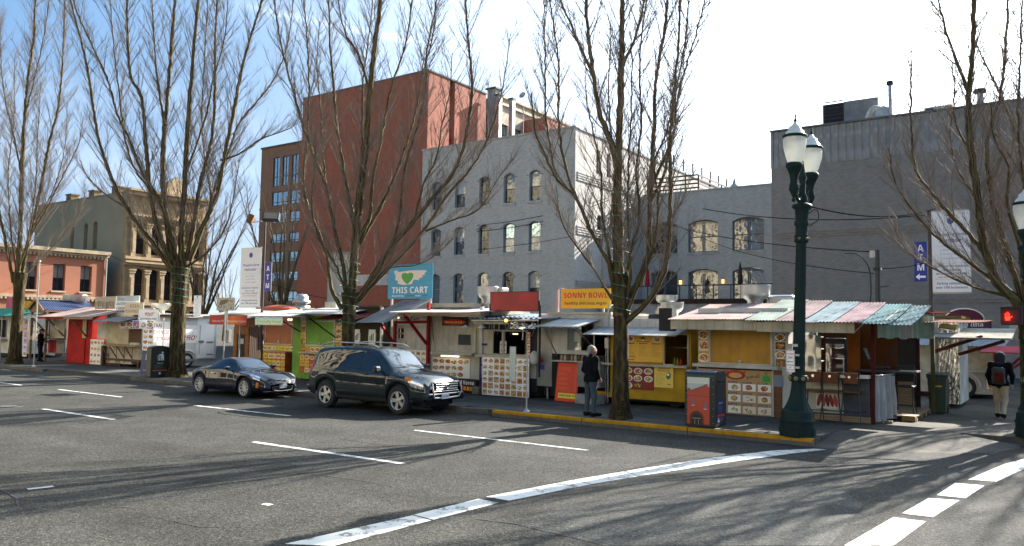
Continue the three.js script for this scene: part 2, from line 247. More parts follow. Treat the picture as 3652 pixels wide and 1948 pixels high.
// iron covers
function cover(label, p, r) { const t = thing('manhole_cover', label, 'manhole cover', [p[0], 0.001, p[2]]); const m = std([0.07, 0.065, 0.06], 0.5, { metalness: 0.6, map: grimeT }); lpart(t, 'rim', lathe([[r * 0.86, 0], [r * 0.86, 0.012], [r, 0.012], [r, 0]], 28), m); lpart(t, 'lid', lathe([[0, 0.009], [r * 0.84, 0.009], [r * 0.84, 0]], 28), m); for (let i = -3; i <= 3; i++) for (let j = -3; j <= 3; j++) if (i * i + j * j < 8) lpart(t, 'stud', bx(i * r * 0.22 - 0.02, i * r * 0.22 + 0.02, 0.009, 0.016, j * r * 0.22 - 0.02, j * r * 0.22 + 0.02), M.galv); }
cover('round iron manhole cover in the road at the left edge', [-23.198,0,-9.693], 0.36);
{ const p = [-13.61,0,-15.69]; const t = thing('storm_drain', 'iron storm drain grate in the gutter past the sport utility vehicle', 'drain', [p[0], 0.002, KZ2 + 0.35]); const m = std([0.06, 0.055, 0.05], 0.5, { metalness: 0.5 }); lpart(t, 'frame', [bx(-0.5, 0.5, 0, 0.012, -0.3, -0.25), bx(-0.5, 0.5, 0, 0.012, 0.25, 0.3), bx(-0.5, -0.46, 0, 0.012, -0.25, 0.25), bx(0.46, 0.5, 0, 0.012, -0.25, 0.25)], m); for (let i = 0; i < 9; i++) lpart(t, 'slat', bx(-0.42 + i * 0.1, -0.38 + i * 0.1, 0, 0.01, -0.25, 0.25), m); }

// ---------------------------------------------------------------- buildings
const idT = (g) => g, toX = (X) => (g) => g.rotateY(PI / 2).translate(X, 0, 0);          // facade facing +z at z, or +x at X (local x = -z)
const atZ = (Z) => (g) => g.translate(0, 0, Z);
// double-hung window in an opening h; T puts facade coordinates into the world
function sash(b, T, h, fm, gm, o = {}) {
  const [x0, x1, y0, y1, a = 0] = h, d = o.d ?? 0.2, w = o.w ?? 0.06, ym = y0 + (y1 - y0) * (o.split ?? 0.48), yt = y1 - a * 0.55;
  const fr = [bx(x0, x0 + w, y0, y1 - a * 0.9, -d - 0.05, -d), bx(x1 - w, x1, y0, y1 - a * 0.9, -d - 0.05, -d), bx(x0 + w, x1 - w, y0, y0 + w * 1.3, -d - 0.05, -d), bx(x0 + w, x1 - w, ym - w / 2, ym + w / 2, -d - 0.05, -d + 0.01)];
  if (a) { const s = holePath([x0 + 0.004, x1 - 0.004, y1 - a - w, y1 - 0.01, a], THREE.Shape); s.holes.push(holePath([x0 + w, x1 - w, y1 - a - w + 0.001, y1 - w - 0.02, a * 0.8])); const g = new THREE.ExtrudeGeometry(s, { depth: 0.05, bevelEnabled: false }); g.translate(0, 0, -d - 0.05); fr.push(muv(g)); } else fr.push(bx(x0 + w, x1 - w, y1 - w, y1, -d - 0.05, -d));
  if (o.mull) for (const m of o.mull) fr.push(bx(x0 + (x1 - x0) * m - w * 0.5, x0 + (x1 - x0) * m + w * 0.5, y0 + w, y1 - a - w, -d - 0.045, -d + 0.012));
  const f = part(b, 'window', T(mg(fr)), fm);
  const pane = (p0, p1, q0, q1, m, arch) => { const g = arch ? (() => { const s = holePath([p0, p1, q0, q1, arch], THREE.Shape); const e = new THREE.ExtrudeGeometry(s, { depth: 0.012, bevelEnabled: false }); e.translate(0, 0, -d - 0.04); return muv(e); })() : bx(p0, p1, q0, q1, -d - 0.04, -d - 0.028); const k = part(f, 'pane', T(g), m); return k; };
  const xs = [x0 + w * 0.5, ...(o.mull || []).map((m) => x0 + (x1 - x0) * m), x1 - w * 0.5];
  for (let i = 0; i < xs.length - 1; i++) { pane(xs[i], xs[i + 1], y0 + w, ym, Array.isArray(gm) ? gm[0] : gm); pane(xs[i], xs[i + 1], ym, y1 - (a && !o.mull ? 0.02 : a + 0.0), Array.isArray(gm) ? gm[1] : gm, a && !o.mull ? a * 0.9 : 0); }
  if (a && o.mull) pane(x0 + w, x1 - w, y1 - a - 0.01, y1 - 0.02, M.glass, a * 0.85);
  if (o.sill) part(f, 'sill', T(bx(x0 - 0.1, x1 + 0.1, y0 - 0.16, y0 + 0.005, -d, 0.09)), o.sill);
  return f;
}
const curtain = [[0.30, 0.28, 0.23], [0.2, 0.2, 0.19], [0.38, 0.36, 0.3]].map((c) => glass(c));
// grey painted brick block
const greyM = brick([0.65, 0.61, 0.555]), greyTrim = dirty([0.55, 0.555, 0.55]), frameGrey = dirty([0.22, 0.235, 0.25]);
{
  const b = thing('grey_building', 'tall grey painted brick building with arched sash windows behind the carts', 'building', [-35, 0.15, -47]);
  const x0 = -42.05, x1 = -27.85, top = 16.35, Z = -47, T = atZ(Z), holes = [];
  const cols = [-40.471, -38.12, -35.758, -33.477, -31.197];
  const rows = [[11.434, 13.682], [7.787, 9.973], [4.052, 6.381]];
  rows.forEach((r, j) => cols.forEach((c) => holes.push([c - 0.5, c + 0.5, r[0], r[1], 0.2])));
  part(b, 'front_wall', T(wall(x0, x1, 0.15, top, holes, 0.4)), greyM);
  holes.forEach((h, i) => sash(b, T, h, frameGrey, i === 1 || i === 4 ? [M.glass, curtain[0]] : i === 9 || i === 8 ? [curtain[2], M.glassBlue] : i === 14 ? [M.glass, curtain[2]] : i % 3 === 0 ? [M.glass, M.glassPale] : M.glass, { sill: greyTrim }));
  for (const h of holes) for (const s of [-1, 1]) part(b, 'shutter_pin', T(bx((s < 0 ? h[0] - 0.16 : h[1] + 0.1), (s < 0 ? h[0] - 0.1 : h[1] + 0.16), (h[2] + h[3]) / 2 + 0.75, (h[2] + h[3]) / 2 + 0.82, 0.002, 0.05)), M.dark);
  const sh = [[50.2, 51.1, 8.2, 10.6, 0.1], [53.6, 54.6, 8.2, 10.6, 0.1], [50.0, 50.6, 13.6, 15.4, 0.1], [51.6, 52.2, 13.6, 15.4, 0.1]], TX = toX(x1);
  part(b, 'side_wall', TX(wall(47.41, 79, 0.15, top - 0.05, sh, 0.4)), greyM);
  sh.forEach((h) => sash(b, TX, h, frameGrey, M.glass));
  part(b, 'roof', [bx(x0 + 0.02, x1 - 0.42, top - 0.5, top - 0.35, -79, Z - 0.42), bx(x0, x0 + 0.3, 0.15, top - 0.06, -79, Z - 0.41), bx(x0 + 0.31, x1, 0.15, top - 0.06, -79.3, -79.01)], lotMat);
  part(b, 'coping', [bx(x0 - 0.05, x1 + 0.07, top, top + 0.11, Z - 0.45, Z + 0.08), bx(x1 - 0.45, x1 + 0.07, top - 0.045, top + 0.105, -79, Z - 0.46)], greyTrim);
  for (const [y, n] of [[13.2, 4], [9.4, 4], [5.6, 4]]) for (let k = 0; k < n; k++) part(b, 'brick_course', bx(x1 + 0.002, x1 + 0.055, y - k * 0.17, y - k * 0.17 + 0.09, -56.8, -47.3), greyM);
}
// grey rear wing with paired arched windows, patio in front
const wingM = brick([0.62, 0.6, 0.555]);
{
  const Z = -57.5, T = atZ(Z), x0 = -27.83, x1 = -14.3, top = 13.0;
  const b = thing('rear_wing', 'low grey rear wing with wide paired arched windows beside the brown brick wall', 'building', [-21, 0.15, Z]);
  const xs = [[-31.237, -29.717], [-27.022, -24.771], [-23.884, -21.529], [-20.389, -18.033]];
  const rows = [[8.257, 10.766], [4.613, 7.008]], holes = [];
  for (const r of rows) for (const x of xs) holes.push([x[0], x[1], r[0], r[1], 0.28]);
  part(b, 'front_wall', T(wall(x0, x1, 0.15, top, holes, 0.4)), wingM);
  holes.forEach((h, i) => sash(b, T, h, frameGrey, i === 6 || i === 7 ? [M.glassPale, M.glassWing] : M.glassWing, { mull: [0.47, 0.53], sill: greyTrim, w: 0.08 }));
  part(b, 'roof', [bx(x0, x1, top - 0.6, top - 0.45, -78, Z - 0.41), bx(x1 - 0.3, x1, 0.15, top - 0.05, -78, Z - 0.42)], lotMat);
  part(b, 'coping', bx(x0 + 0.05, x1, top, top + 0.1, Z - 0.45, Z + 0.07), greyTrim);
  for (const px of [-24.496, -21.109]) { const l = part(b, 'wall_lamp', bx(px - 0.07, px + 0.07, 5.842, 6.159, Z + 0.003, Z + 0.14), std([0.8, 0.55, 0.2], 0.4, { emissive: col([1, 0.55, 0.15]), emissiveIntensity: 0.6 })); part(l, 'cap', bx(px - 0.09, px + 0.09, 6.159, 6.239, Z + 0.003, Z + 0.17), M.dark); }
  // roof terrace rail
  const t = thing('terrace_railing', 'dark timber railing along the roof edge of the rear wing', 'railing', [-24, top + 0.1, Z - 0.4]);
  const rx0 = -27.5, rx1 = -23.197;
  for (let k = 0; k < 5; k++) { const x = rx0 + (rx1 - rx0) * k / 4; part(t, 'post', bx(x - 0.06, x + 0.06, top + 0.1, top + 1.35, Z - 0.46, Z - 0.34), M.plankDark); }
  for (let k = 0; k < 4; k++) { part(t, 'rail', bx(rx0, rx1, top + 0.3 + k * 0.33, top + 0.42 + k * 0.33, Z - 0.335, Z - 0.29), M.plankDark); part(t, 'rail', bx(rx1 - 0.02, rx1 + 0.03, top + 0.3 + k * 0.33, top + 0.42 + k * 0.33, Z - 14, Z - 0.47), M.plankDark); }
  for (let k = 1; k < 6; k++) part(t, 'post', bx(rx1 - 0.13, rx1 - 0.02, top + 0.1, top + 1.35, Z - 0.4 - k * 2.6, Z - 0.28 - k * 2.6), M.plankDark);
  // tall posts with wires further back on the grey block
  const w = thing('roof_fence', 'row of thin roof posts strung with wire on the grey block', 'fence', [-27.6, 16.4, -62]);
  for (let k = 0; k < 9; k++) part(w, 'post', bx(-28.15, -28.03, 16.42, 17.7, -60 - k * 2.2, -59.88 - k * 2.2), M.plankDark);
  for (let k = 0; k < 3; k++) part(w, 'wire', bar([-28.09, 16.8 + k * 0.35, -60.1], [-28.09, 16.8 + k * 0.35, -77.5], 0.012), M.galv);
  const cu = thing('roof_cupola', 'small pale cupola with pointed roof on the far end of the grey block', 'cupola', [-27.727, 14.6, -78.6]); const cxx = -27.727;
  part(cu, 'base', bx(cxx - 1.9, cxx + 0.6, 13, 16.0, -79.4, -78.2), dirty([0.45, 0.44, 0.4])); part(cu, 'lantern', bx(cxx - 0.4, cxx + 0.4, 16.0, 16.9, -79.2, -78.4), M.white); part(cu, 'roof', at(lathe([[0.75, 0], [0.2, 0.5], [0.03, 1.1], [0, 1.3]], 4), cxx, 16.9, -78.8), dirty([0.4, 0.45, 0.42]));
  // patio platform with rail, umbrellas
  const p = thing('patio_deck', 'grey concrete patio platform with iron rail below the rear wing', 'deck', [-21, 0.15, -54]);
  const dy = 4.389; part(p, 'platform', bx(x0 + 0.05, x1 - 0.1, 0.16, dy, Z + 0.05, -50.5), M.concrete); part(p, 'edge_beam', bx(x0 + 0.05, x1 - 0.1, dy - 0.3, dy + 0.02, -50.49, -50.42), dirty([0.06, 0.035, 0.03]));
  part(p, 'top_rail', bx(-27.7, x1 - 0.2, dy + 0.9, dy + 0.97, -50.6, -50.53), M.dark); for (let k = 0; k < 12; k++) part(p, 'rail_post', bx(-27.6 + k * 1.19, -27.55 + k * 1.19, dy + 0.02, dy + 0.9, -50.6, -50.54), M.dark);
  const umb = (px, py, lab, m) => { const X = px, u = thing('closed_umbrella', lab, 'umbrella', [X, dy, -52], 'closed umbrellas on the patio'); part(u, 'pole', bar([X, dy, -52], [X, dy + 2.55, -52], 0.025), M.dark); part(u, 'canopy', at(lathe([[0.05, 0], [0.17, 0.1], [0.13, 0.8], [0.09, 1.2], [0.02, 1.5]], 9), X, dy + 1.0, -52), m); };
  umb(-24.698, 0, 'red closed patio umbrella left of the paired windows', dirty([0.45, 0.02, 0.03])); umb(-17.92, 0, 'black closed patio umbrella before the right paired windows', M.dark);
}
// big brown-grey wall with ribbed cladding on top
const slateM = brick([0.375, 0.32, 0.275]);
{
  const Z = -47, x0 = -14.28, x1 = 14, top = 14.2, y2 = 12.0;
  const b = thing('warehouse', 'large windowless grey-brown brick building with ribbed metal band along its top', 'building', [0, 0.15, Z]);
  part(b, 'brick_wall', bx(x0, x1, 0.15, y2, -70, Z), slateM);
  const clad = dirty([0.40, 0.38, 0.36], 0.55, { metalness: 0.1 }); part(b, 'cladding_back', bx(x0 + 0.02, x1, y2 + 0.001, top - 0.02, -70, Z - 0.06), clad);
  const rg = bx(-0.13, 0.13, y2 + 0.01, top - 0.02, -0.059, -0.01); for (let k = 0; k < 66; k++) part(b, 'cladding_rib', rg.clone().translate(x0 + 0.3 + k * 0.42, 0, Z), clad);
  part(b, 'cladding_trim', [bx(x0 - 0.02, x0 + 0.12, y2 + 0.005, top, Z - 0.059, Z + 0.02), bx(x0 + 0.12, x1, y2 + 0.002, y2 + 0.06, Z - 0.009, Z + 0.03)], clad);
  part(b, 'coping', bx(x0 - 0.06, x1, top, top + 0.1, Z - 0.5, Z + 0.06), dirty([0.2, 0.2, 0.2]));
  for (const [y, n] of [[8.063, 3], [4.1, 2]]) for (let k = 0; k < n; k++) part(b, 'brick_course', bx(x0 + 0.2, x1, y - k * 0.14, y - k * 0.14 + 0.08, Z + 0.002, Z + 0.05), slateM);
  const hut = thing('roof_plant_housing', 'large grey metal plant housing with a dark louvre on the roof', 'plant housing', [-8, top, -49]);
  const hx0 = -11.792, hx1 = -8.712, hm = -10.582, ht = 16.091, ht2 = 15.998;
  part(hut, 'housing', bx(hm, hx1, top - 0.4, ht2, -53, -49), dirty([0.27, 0.27, 0.275])); part(hut, 'louvre_side', bx(hx0, hm - 0.005, top - 0.4, ht2 - 0.02, -53, -49.05), M.dark); for (let k = 0; k < 9; k++) part(hut, 'louvre_slat', bx(hx0 + 0.05, hm - 0.05, top + 0.1 + k * 0.22, top + 0.16 + k * 0.22, -49.05, -48.98), M.black); part(hut, 'flashing', bx(hx0 - 0.4, hx1 + 0.3, top - 0.1, top + 0.14, -49.0 + 0.012, -48.6), M.galv);
  const st = (name, lab, px, y0, y1, r, capw) => { const X = px, t = thing(name, lab, 'flue', [X, top, -48]); part(t, 'pipe', bar([X, top - 0.3, -48], [X, y1, -48], r, r, 12), M.galv); part(t, 'cap', at(lathe([[r, -0.25], [capw, -0.2], [capw, 0], [0, 0.06]], 14), X, y1 + 0.1, -48), M.dark); return t; };
  st('flue_pipe', 'tall thin metal flue pipe beside the plant housing', -7.896, 0, 16.402, 0.1, 0.18);
  st('roof_vent', 'short wide metal roof vent above the bare tree at right', -3.515, 0, 15.228, 0.16, 0.3);
  const kb = thing('exhaust_blower', 'small white roof exhaust blower with bent duct beside the flue pipe', 'blower', [-5.4, top, -48.2]); const kx = -8.599;
  part(kb, 'duct', tube([[kx - 0.5, top - 0.1, -48.2], [kx - 0.5, top + 0.5, -48.2], [kx - 0.2, top + 0.95, -48.2], [kx + 0.25, top + 0.8, -48.2]], 0.14, 10), M.white); part(kb, 'drum', at(new THREE.CylinderGeometry(0.42, 0.42, 0.5, 16).rotateX(PI / 2), kx + 0.35, top + 0.5, -48.2), M.galv); part(kb, 'stand', bx(kx - 0.1, kx + 0.8, top - 0.1, top + 0.14, -48.5, -47.9), M.galv);
  const cu = thing('roof_unit', 'low pale roof unit behind the tree branches', 'roof unit', [-3.5, top, -49.5]); part(cu, 'casing', rbx(-6.394, -4.971, top - 0.2, 15.129, -51.5, -49.5, 0.04), M.white); part(cu, 'grille', bx(-6.394 + 0.1, -5.914, top + 0.1, 15.033, -49.495, -49.46), M.dark);
}
// tall red brick block and brown office block
const redM = brick([0.44, 0.13, 0.074]), brownM = brick([0.30, 0.165, 0.10]);
{
  const x0 = -57.5, x1 = -42.13, Z = -47.6, top = 23.1;
  const b = thing('red_brick_building', 'tall windowless red brick building behind the bare trees', 'building', [-50, 0.15, Z]);
  part(b, 'front_wall', bx(x0, x1, 0.15, top, Z - 0.5, Z), redM);
  part(b, 'side_wall', [bx(x1 - 0.4, x1, 16.2, top - 0.01, -50.3, Z - 0.501), bx(x1 - 0.4, x1, 16.2, top - 0.01, -55.4, -51.0), bx(x1 - 0.75, x1 - 0.45, 16.2, top - 0.01, -51.2, -50.1)], redM);
  part(b, 'core', bx(x0 + 0.01, x1 - 0.76, 0.2, top - 0.3, -55.4, Z - 0.51), lotMat);
  part(b, 'coping', [bx(x0 - 0.05, x1 + 0.06, top, top + 0.13, Z - 0.55, Z + 0.06), bx(x1 - 0.5, x1 + 0.06, top - 0.005, top + 0.125, -55.4, Z - 0.56)], dirty([0.16, 0.17, 0.18]));
  const t = thing('billboard_plinth', 'pale wall panel with round faded emblem behind the tree', 'wall sign', [-43, 3, -36]); const bx0 = -40.415, bx1 = -38.352, by0 = 3.392, by1 = 7.111;
  part(t, 'panel', bx(bx0, bx1, by0, by1, -36.2, -36), dirty([0.5, 0.49, 0.44])); part(t, 'post', [bx(bx0 + 0.1, bx0 + 0.25, 0.15, by0, -36.2, -36.05), bx(bx1 - 0.25, bx1 - 0.1, 0.15, by0, -36.2, -36.05)], M.galv);
  part(t, 'emblem', poster((bx1 - bx0) * 0.95, (by1 - by0) * 0.9, (bx0 + bx1) / 2, (by0 + by1) / 2, -35.994), std([1, 1, 1], 0.8, { map: canvasTex(256, 512, (c, w, h) => { c.fillStyle = '#b5b2a4'; c.fillRect(0, 0, w, h); c.strokeStyle = '#8d8a5c'; c.lineWidth = 10; c.beginPath(); c.ellipse(128, 110, 110, 70, 0, 0, 7); c.stroke(); c.lineWidth = 4; c.beginPath(); c.ellipse(128, 110, 85, 50, 0, 0, 7); c.stroke(); c.fillStyle = '#96925f'; c.fillRect(60, 100, 136, 20); c.fillRect(70, 400, 110, 10); }) }));
}
{
  const x0 = -64.1, x1 = -57.55, Z = -48.2, top = 19.3, T = atZ(Z);
  const b = thing('office_building', 'brown brick office block with rows of blue reflecting windows', 'building', [-61, 0.15, Z]);
  const X = (c, y) => c, holes = [];
  const y = { a: [15.42, 18.261], r: [[13.567, 14.889], [11.899, 12.899], [9.976, 10.883], [8.15, 9.105], [6.332, 7.231], [4.438, 5.384]] };
  for (const [a, c] of [[-62.239, -61.28], [-60.874, -60.015], [-59.537, -58.591], [-58.098, -57.148]]) holes.push([a, c, y.a[0], y.a[1], 0, 1]);
  for (const r of y.r) for (const [a, c] of [[-62.289, -60.021], [-59.624, -57.318]]) holes.push([a, c, r[0], r[1], 0, 2]);
  part(b, 'front_wall', T(wall(x0, x1, 0.15, top, holes.map((h) => h.slice(0, 5)), 0.45)), brownM);
  const fm = dirty([0.05, 0.05, 0.05]); holes.forEach((h) => sash(b, T, h.slice(0, 5), fm, M.glassBlue, h[5] === 1 ? { d: 0.08, split: 0.33, mull: [0.5], w: 0.05 } : { d: 0.08, split: 0.25, mull: [0.33, 0.66], w: 0.045 }));
  for (const r of y.r) part(b, 'stone_band', T(bx(x0, x1 - 0.01, r[0] - 0.28, r[0] - 0.12, 0.002, 0.06)), dirty([0.25, 0.17, 0.12]));
  part(b, 'core', bx(x0, x1, 0.15, top - 0.3, -75, Z - 0.46), brownM); part(b, 'coping', bx(x0 - 0.08, x1, top, top + 0.15, Z - 0.5, Z + 0.08), dirty([0.12, 0.11, 0.1]));
}
// pale building with roof flues seen over the grey block
{
  const X = -42.6, T = toX(X), b = thing('pale_building', 'pale stone upper storeys with blue windows behind the grey block', 'building', [X, 0.15, -64]);
  const z0 = 57.2, z1 = 74, top = 23.6, holes = []; for (let k = 0; k < 7; k++) holes.push([z0 + 0.8 + k * 2.3, z0 + 2.3 + k * 2.3, 19.1, 21.2]);
  part(b, 'front_wall', T(wall(z0, z1, 0.15, top, holes, 0.4)), dirty([0.55, 0.47, 0.38])); holes.forEach((h) => sash(b, T, h, M.dark, M.glassBlue)); part(b, 'cornice', T(bx(z0, z1, top - 0.7, top - 0.45, 0.002, 0.2)), M.cream); part(b, 'core', bx(X - 10, X - 0.42, 0.2, top - 0.2, -z1, -z0), lotMat); part(b, 'coping', T(bx(z0 - 0.03, z1, top, top + 0.15, -0.5, 0.25)), M.cream);
  for (const [px, py, w, lab] of [[1765, 350, 0.9, 'wide pale roof duct beside the red brick block'], [1780, 342, 0.45, 'slim grey flue left of the pale building windows'], [1826, 357, 0.4, 'slim grey flue with dark cap before the pale building']]) { const zz = px === 1765 ? -57 : -56.3, xx = px === 1765 ? -42.437 : px === 1780 ? -41.413 : -39.93, yt = px === 1765 ? 23.941 : px === 1780 ? 23.083 : 22.475; const t = thing('roof_duct', lab, 'duct', [xx, 16, zz]); part(t, 'shaft', bx(xx - w / 2, xx + w / 2, 15.9, yt, zz - w / 2, zz + w / 2), px === 1765 ? dirty([0.5, 0.5, 0.48]) : M.galv); part(t, 'cap', bx(xx - w * 0.65, xx + w * 0.65, yt, yt + 0.14, zz - w * 0.65, zz + w * 0.65), M.dark); }
  const s = thing('red_parapet_block', 'small red brick rooftop block behind the grey roofline', 'rooftop block', [-33, 16, -66]); const sx = -40.281; part(s, 'wall', bx(sx, sx + 0.25, 15, 22.287, -74, -62), redM); part(s, 'front_wall', bx(sx - 4, sx - 0.005, 15, 22.287 - 0.02, -62.3, -62.0), redM); part(s, 'coping', bx(sx - 0.05, sx + 0.3, 22.287, 22.287 + 0.1, -74, -61.95), M.dark);
  const a = thing('roof_aerial', 'thin rooftop aerial mast with small dish', 'aerial', [-36.5, 16.4, -52]); const ax = -35.728, ay = 21.267; part(a, 'mast', bar([ax, 16.3, -52], [ax, ay, -52], 0.02), M.galv); part(a, 'dish', at(lathe([[0, 0], [0.18, 0.05], [0.3, 0.14]], 14).rotateX(1.2), ax, ay - 0.2, -51.9), M.galv); part(a, 'arm', bar([ax - 0.7, ay - 0.8, -52], [ax + 0.1, ay - 0.6, -52], 0.015), M.galv);
}
// far side of the next street: tan ornate building and salmon building, fronts face +x
const tanM = dirty([0.38, 0.285, 0.175], 0.85), tanSide = std([0.35, 0.30, 0.20], 0.9, { map: paintT }), tanTrim = dirty([0.47, 0.36, 0.235], 0.8);
{
  const X = -83, T = toX(X), z0 = 45.3, z1 = 57, top = 16.6, b = thing('tan_building', 'ornate tan building with pilasters and tall windows across the street', 'building', [X, 0, -50]);
  const H = []; const y1 = [4.754, 8.143], y2 = [9.717, 13.279], zc = [47.011, 48.756, 50.398];
  for (const c of zc) for (const yy of [y1, y2]) H.push([c - 0.55, c + 0.55, yy[0], yy[1], 0.25]);
  const dz = zc[1] - zc[0]; for (let k = 1; k < 3; k++) for (const yy of [y1, y2]) H.push([zc[2] + k * dz - 0.55, zc[2] + k * dz + 0.55, yy[0], yy[1], 0.25]);
  for (let k = 0; k < 5; k++) H.push([zc[0] + k * dz - 0.7, zc[0] + k * dz + 0.7, 0.3, 3.6]);
  part(b, 'front_wall', T(wall(z0, z0 + dz * 5.5, 0, top, H, 0.5)), tanM); H.forEach((h) => sash(b, T, h, dirty([0.12, 0.07, 0.05]), M.glass, { d: 0.32 }));
  const zend = z0 + dz * 5.5; const pil = (c) => { for (const yy of [y1, y2]) { const p = part(b, 'pilaster', T(mg(bx(c - 0.26, c + 0.26, yy[0] - 0.3, yy[1] - 0.55, 0.002, 0.22), bx(c - 0.13, c + 0.13, yy[0] + 0.2, yy[1] - 1.0, 0.22, 0.27))), tanTrim); part(p, 'capital', T(mg(bx(c - 0.34, c + 0.34, yy[1] - 0.549, yy[1] - 0.3, 0.002, 0.3), bx(c - 0.4, c + 0.4, yy[1] - 0.3, yy[1] - 0.15, 0.002, 0.36))), tanTrim); } };
  for (let k = -0.5; k < 5; k++) pil(zc[0] + k * dz);
  for (const yy of [y1, y2]) part(b, 'cornice', T(mg(bx(z0 - 0.05, zend, yy[1] + 0.3, yy[1] + 0.55, 0.002, 0.35), bx(z0 - 0.1, zend, yy[1] + 0.55, yy[1] + 0.75, 0.002, 0.55), bx(z0 - 0.05, zend, yy[0] - 0.62, yy[0] - 0.31, 0.002, 0.3))), tanTrim);
  part(b, 'roof_cornice', T(mg(bx(z0 - 0.1, zend, top - 0.5, top - 0.1, 0.002, 0.6), bx(z0 - 0.15, zend, top - 0.1, top + 0.15, -0.6, 0.85))), tanTrim);
  part(b, 'pediment', T(slab([[z0 + dz * 2.4, top + 0.15], [z0 + dz * 4.2, top + 0.15], [z0 + dz * 3.9, top + 1.6], [z0 + dz * 3.3, top + 2.3], [z0 + dz * 2.7, top + 1.6]], 0.5, 0)), tanTrim);
  // shaded flank with three narrow niches
  const SZ = -z0, SX = -104, n = [[-94.989, -94.174], [-91.919, -91.09], [-89.862, -88.965]].map(([a, c], i) => [a, c, 10.397, 13.455 + i * 0.1 - 0.1, 0.3]);
  part(b, 'flank_wall', atZ(SZ)(wall(SX, X - 0.51, 0, top - 0.3, n, 0.45)), tanSide); for (const h of n) part(b, 'niche_back', bx(h[0] - 0.05, h[1] + 0.05, h[2] - 0.05, h[3], SZ - 0.5, SZ - 0.46), dirty([0.1, 0.06, 0.05]));
  part(b, 'core', bx(SX, X - 0.52, 0, top - 0.6, -zend, SZ - 0.51), tanSide); part(b, 'coping', bx(SX, X - 0.6, top - 0.3, top - 0.15, SZ - 0.5, SZ + 0.08), dirty([0.3, 0.26, 0.18]));
  for (const px of [-96.336, -91.07, -86.058]) part(b, 'chimney', [bx(px - 0.6, px + 0.6, top - 0.4, top + 0.55, -46.4, -45.5), bx(px - 0.7, px + 0.7, top + 0.55, top + 0.68, -46.5, -45.4)], dirty([0.22, 0.16, 0.11]));
}
{
  const X = -83, T = toX(X), z0 = 32, z1 = 43.5, top = 9.3, b = thing('salmon_building', 'two storey salmon rendered building with dentil cornice across the street', 'building', [X, 0, -38]);
  const m = std([0.43, 0.165, 0.095], 0.9, { map: paintT, bumpMap: grimeB, bumpScale: 0.004 }), trim = dirty([0.52, 0.42, 0.30]), yy = [5.306, 7.989];
  const H = [[38.083, 39.292], [40.774, 41.936]].map(([a, c]) => [a, c, yy[0], yy[1]]); const w = H[0][1] - H[0][0], st = H[1][0] - H[0][0]; H.push([H[0][0] - st, H[0][0] - st + w, yy[0], yy[1]]);
  for (let k = 0; k < 3; k++) H.push([z0 + 1 + k * 3.7, z0 + 3.8 + k * 3.7, 0.4, 3.2]);
  part(b, 'front_wall', T(wall(z0, z1, 0, top, H, 0.5)), m); H.forEach((h, i) => sash(b, T, h, dirty([0.07, 0.06, 0.06]), i < 3 ? [M.glass, curtain[1]] : M.glass, { d: 0.34, sill: i < 3 ? trim : null, mull: [0.5] }));
  part(b, 'cornice', T(mg(bx(z0, z1 + 0.1, top - 0.05, top + 0.3, -0.4, 0.5), bx(z0, z1 + 0.05, top - 0.3, top - 0.051, 0.002, 0.25))), trim); part(b, 'string_course', T(bx(z0, z1, yy[0] - 0.75, yy[0] - 0.5, 0.002, 0.2)), trim);
  const dg = bx(-0.1, 0.1, 0, 0.2, 0.002, 0.2); for (let k = 0; k < 29; k++) for (const y of [top - 0.52, yy[0] - 0.97]) part(b, 'dentil', T(dg.clone().translate(z0 + 0.3 + k * 0.39, y, 0)), trim);
  part(b, 'core', bx(-100, X - 0.51, 0, top - 0.2, -z1, -z0), tanSide); part(b, 'downpipe', bar([X + 0.12, 0, -z1 + 0.15], [X + 0.12, top + 0.2, -z1 + 0.15], 0.08), M.galv);
}
// cream building across the street behind the camera: mirrored by glass and car paint, throws sun back
{
  for (const [x0, x1, top, nj, nk, lab] of [[-78, -40.6, 25, 5, 10, 'tall cream stone building across the street behind the photographer'], [-40.5, 6, 8.8, 1, 13, 'lower cream stone building right behind the photographer']]) { const Z = 4.2, b = thing('opposite_building', lab, 'building', [(x0 + x1) / 2, 0.15, Z]), H = [];
  for (let k = 0; k < nk; k++) for (let j = 0; j < nj; j++) H.push([x0 + 1 + k * 3.5, x0 + 2.9 + k * 3.5, 5.6 + j * 3.5, 8.1 + j * 3.5, 0.3]);
  const cm = dirty([0.74, 0.66, 0.50], 0.85), R = (g) => g.rotateY(PI).translate(x0 + x1, 0, Z);
  part(b, 'front_wall', R(wall(x0, x1, 0.15, top, H, 0.4)), cm); part(b, 'backing', bx(x0, x1, 0.15, top, Z + 0.42, Z + 0.8), M.dark);
  for (const y of [4.6, 8.7, 12.2, 15.7, 19.2, 24.5].filter((q) => q < top)) part(b, 'cornice', bx(x0, x1, y, y + 0.45, Z - 0.45, Z - 0.002), cm); for (let k = 0; k < nk / 2 - 1; k++) part(b, 'shopfront', bx(x0 + 1 + k * 7, x0 + 7.6 + k * 7, 0.5, 4.3, Z - 0.03, Z - 0.004), M.glass); for (let k = 0; k <= nk; k++) part(b, 'pilaster', bx(x0 - 0.5 + k * 3.5, x0 + 0.5 + k * 3.5, 5.1, top - 0.6, Z - 0.2, Z - 0.003), M.cream); }
}

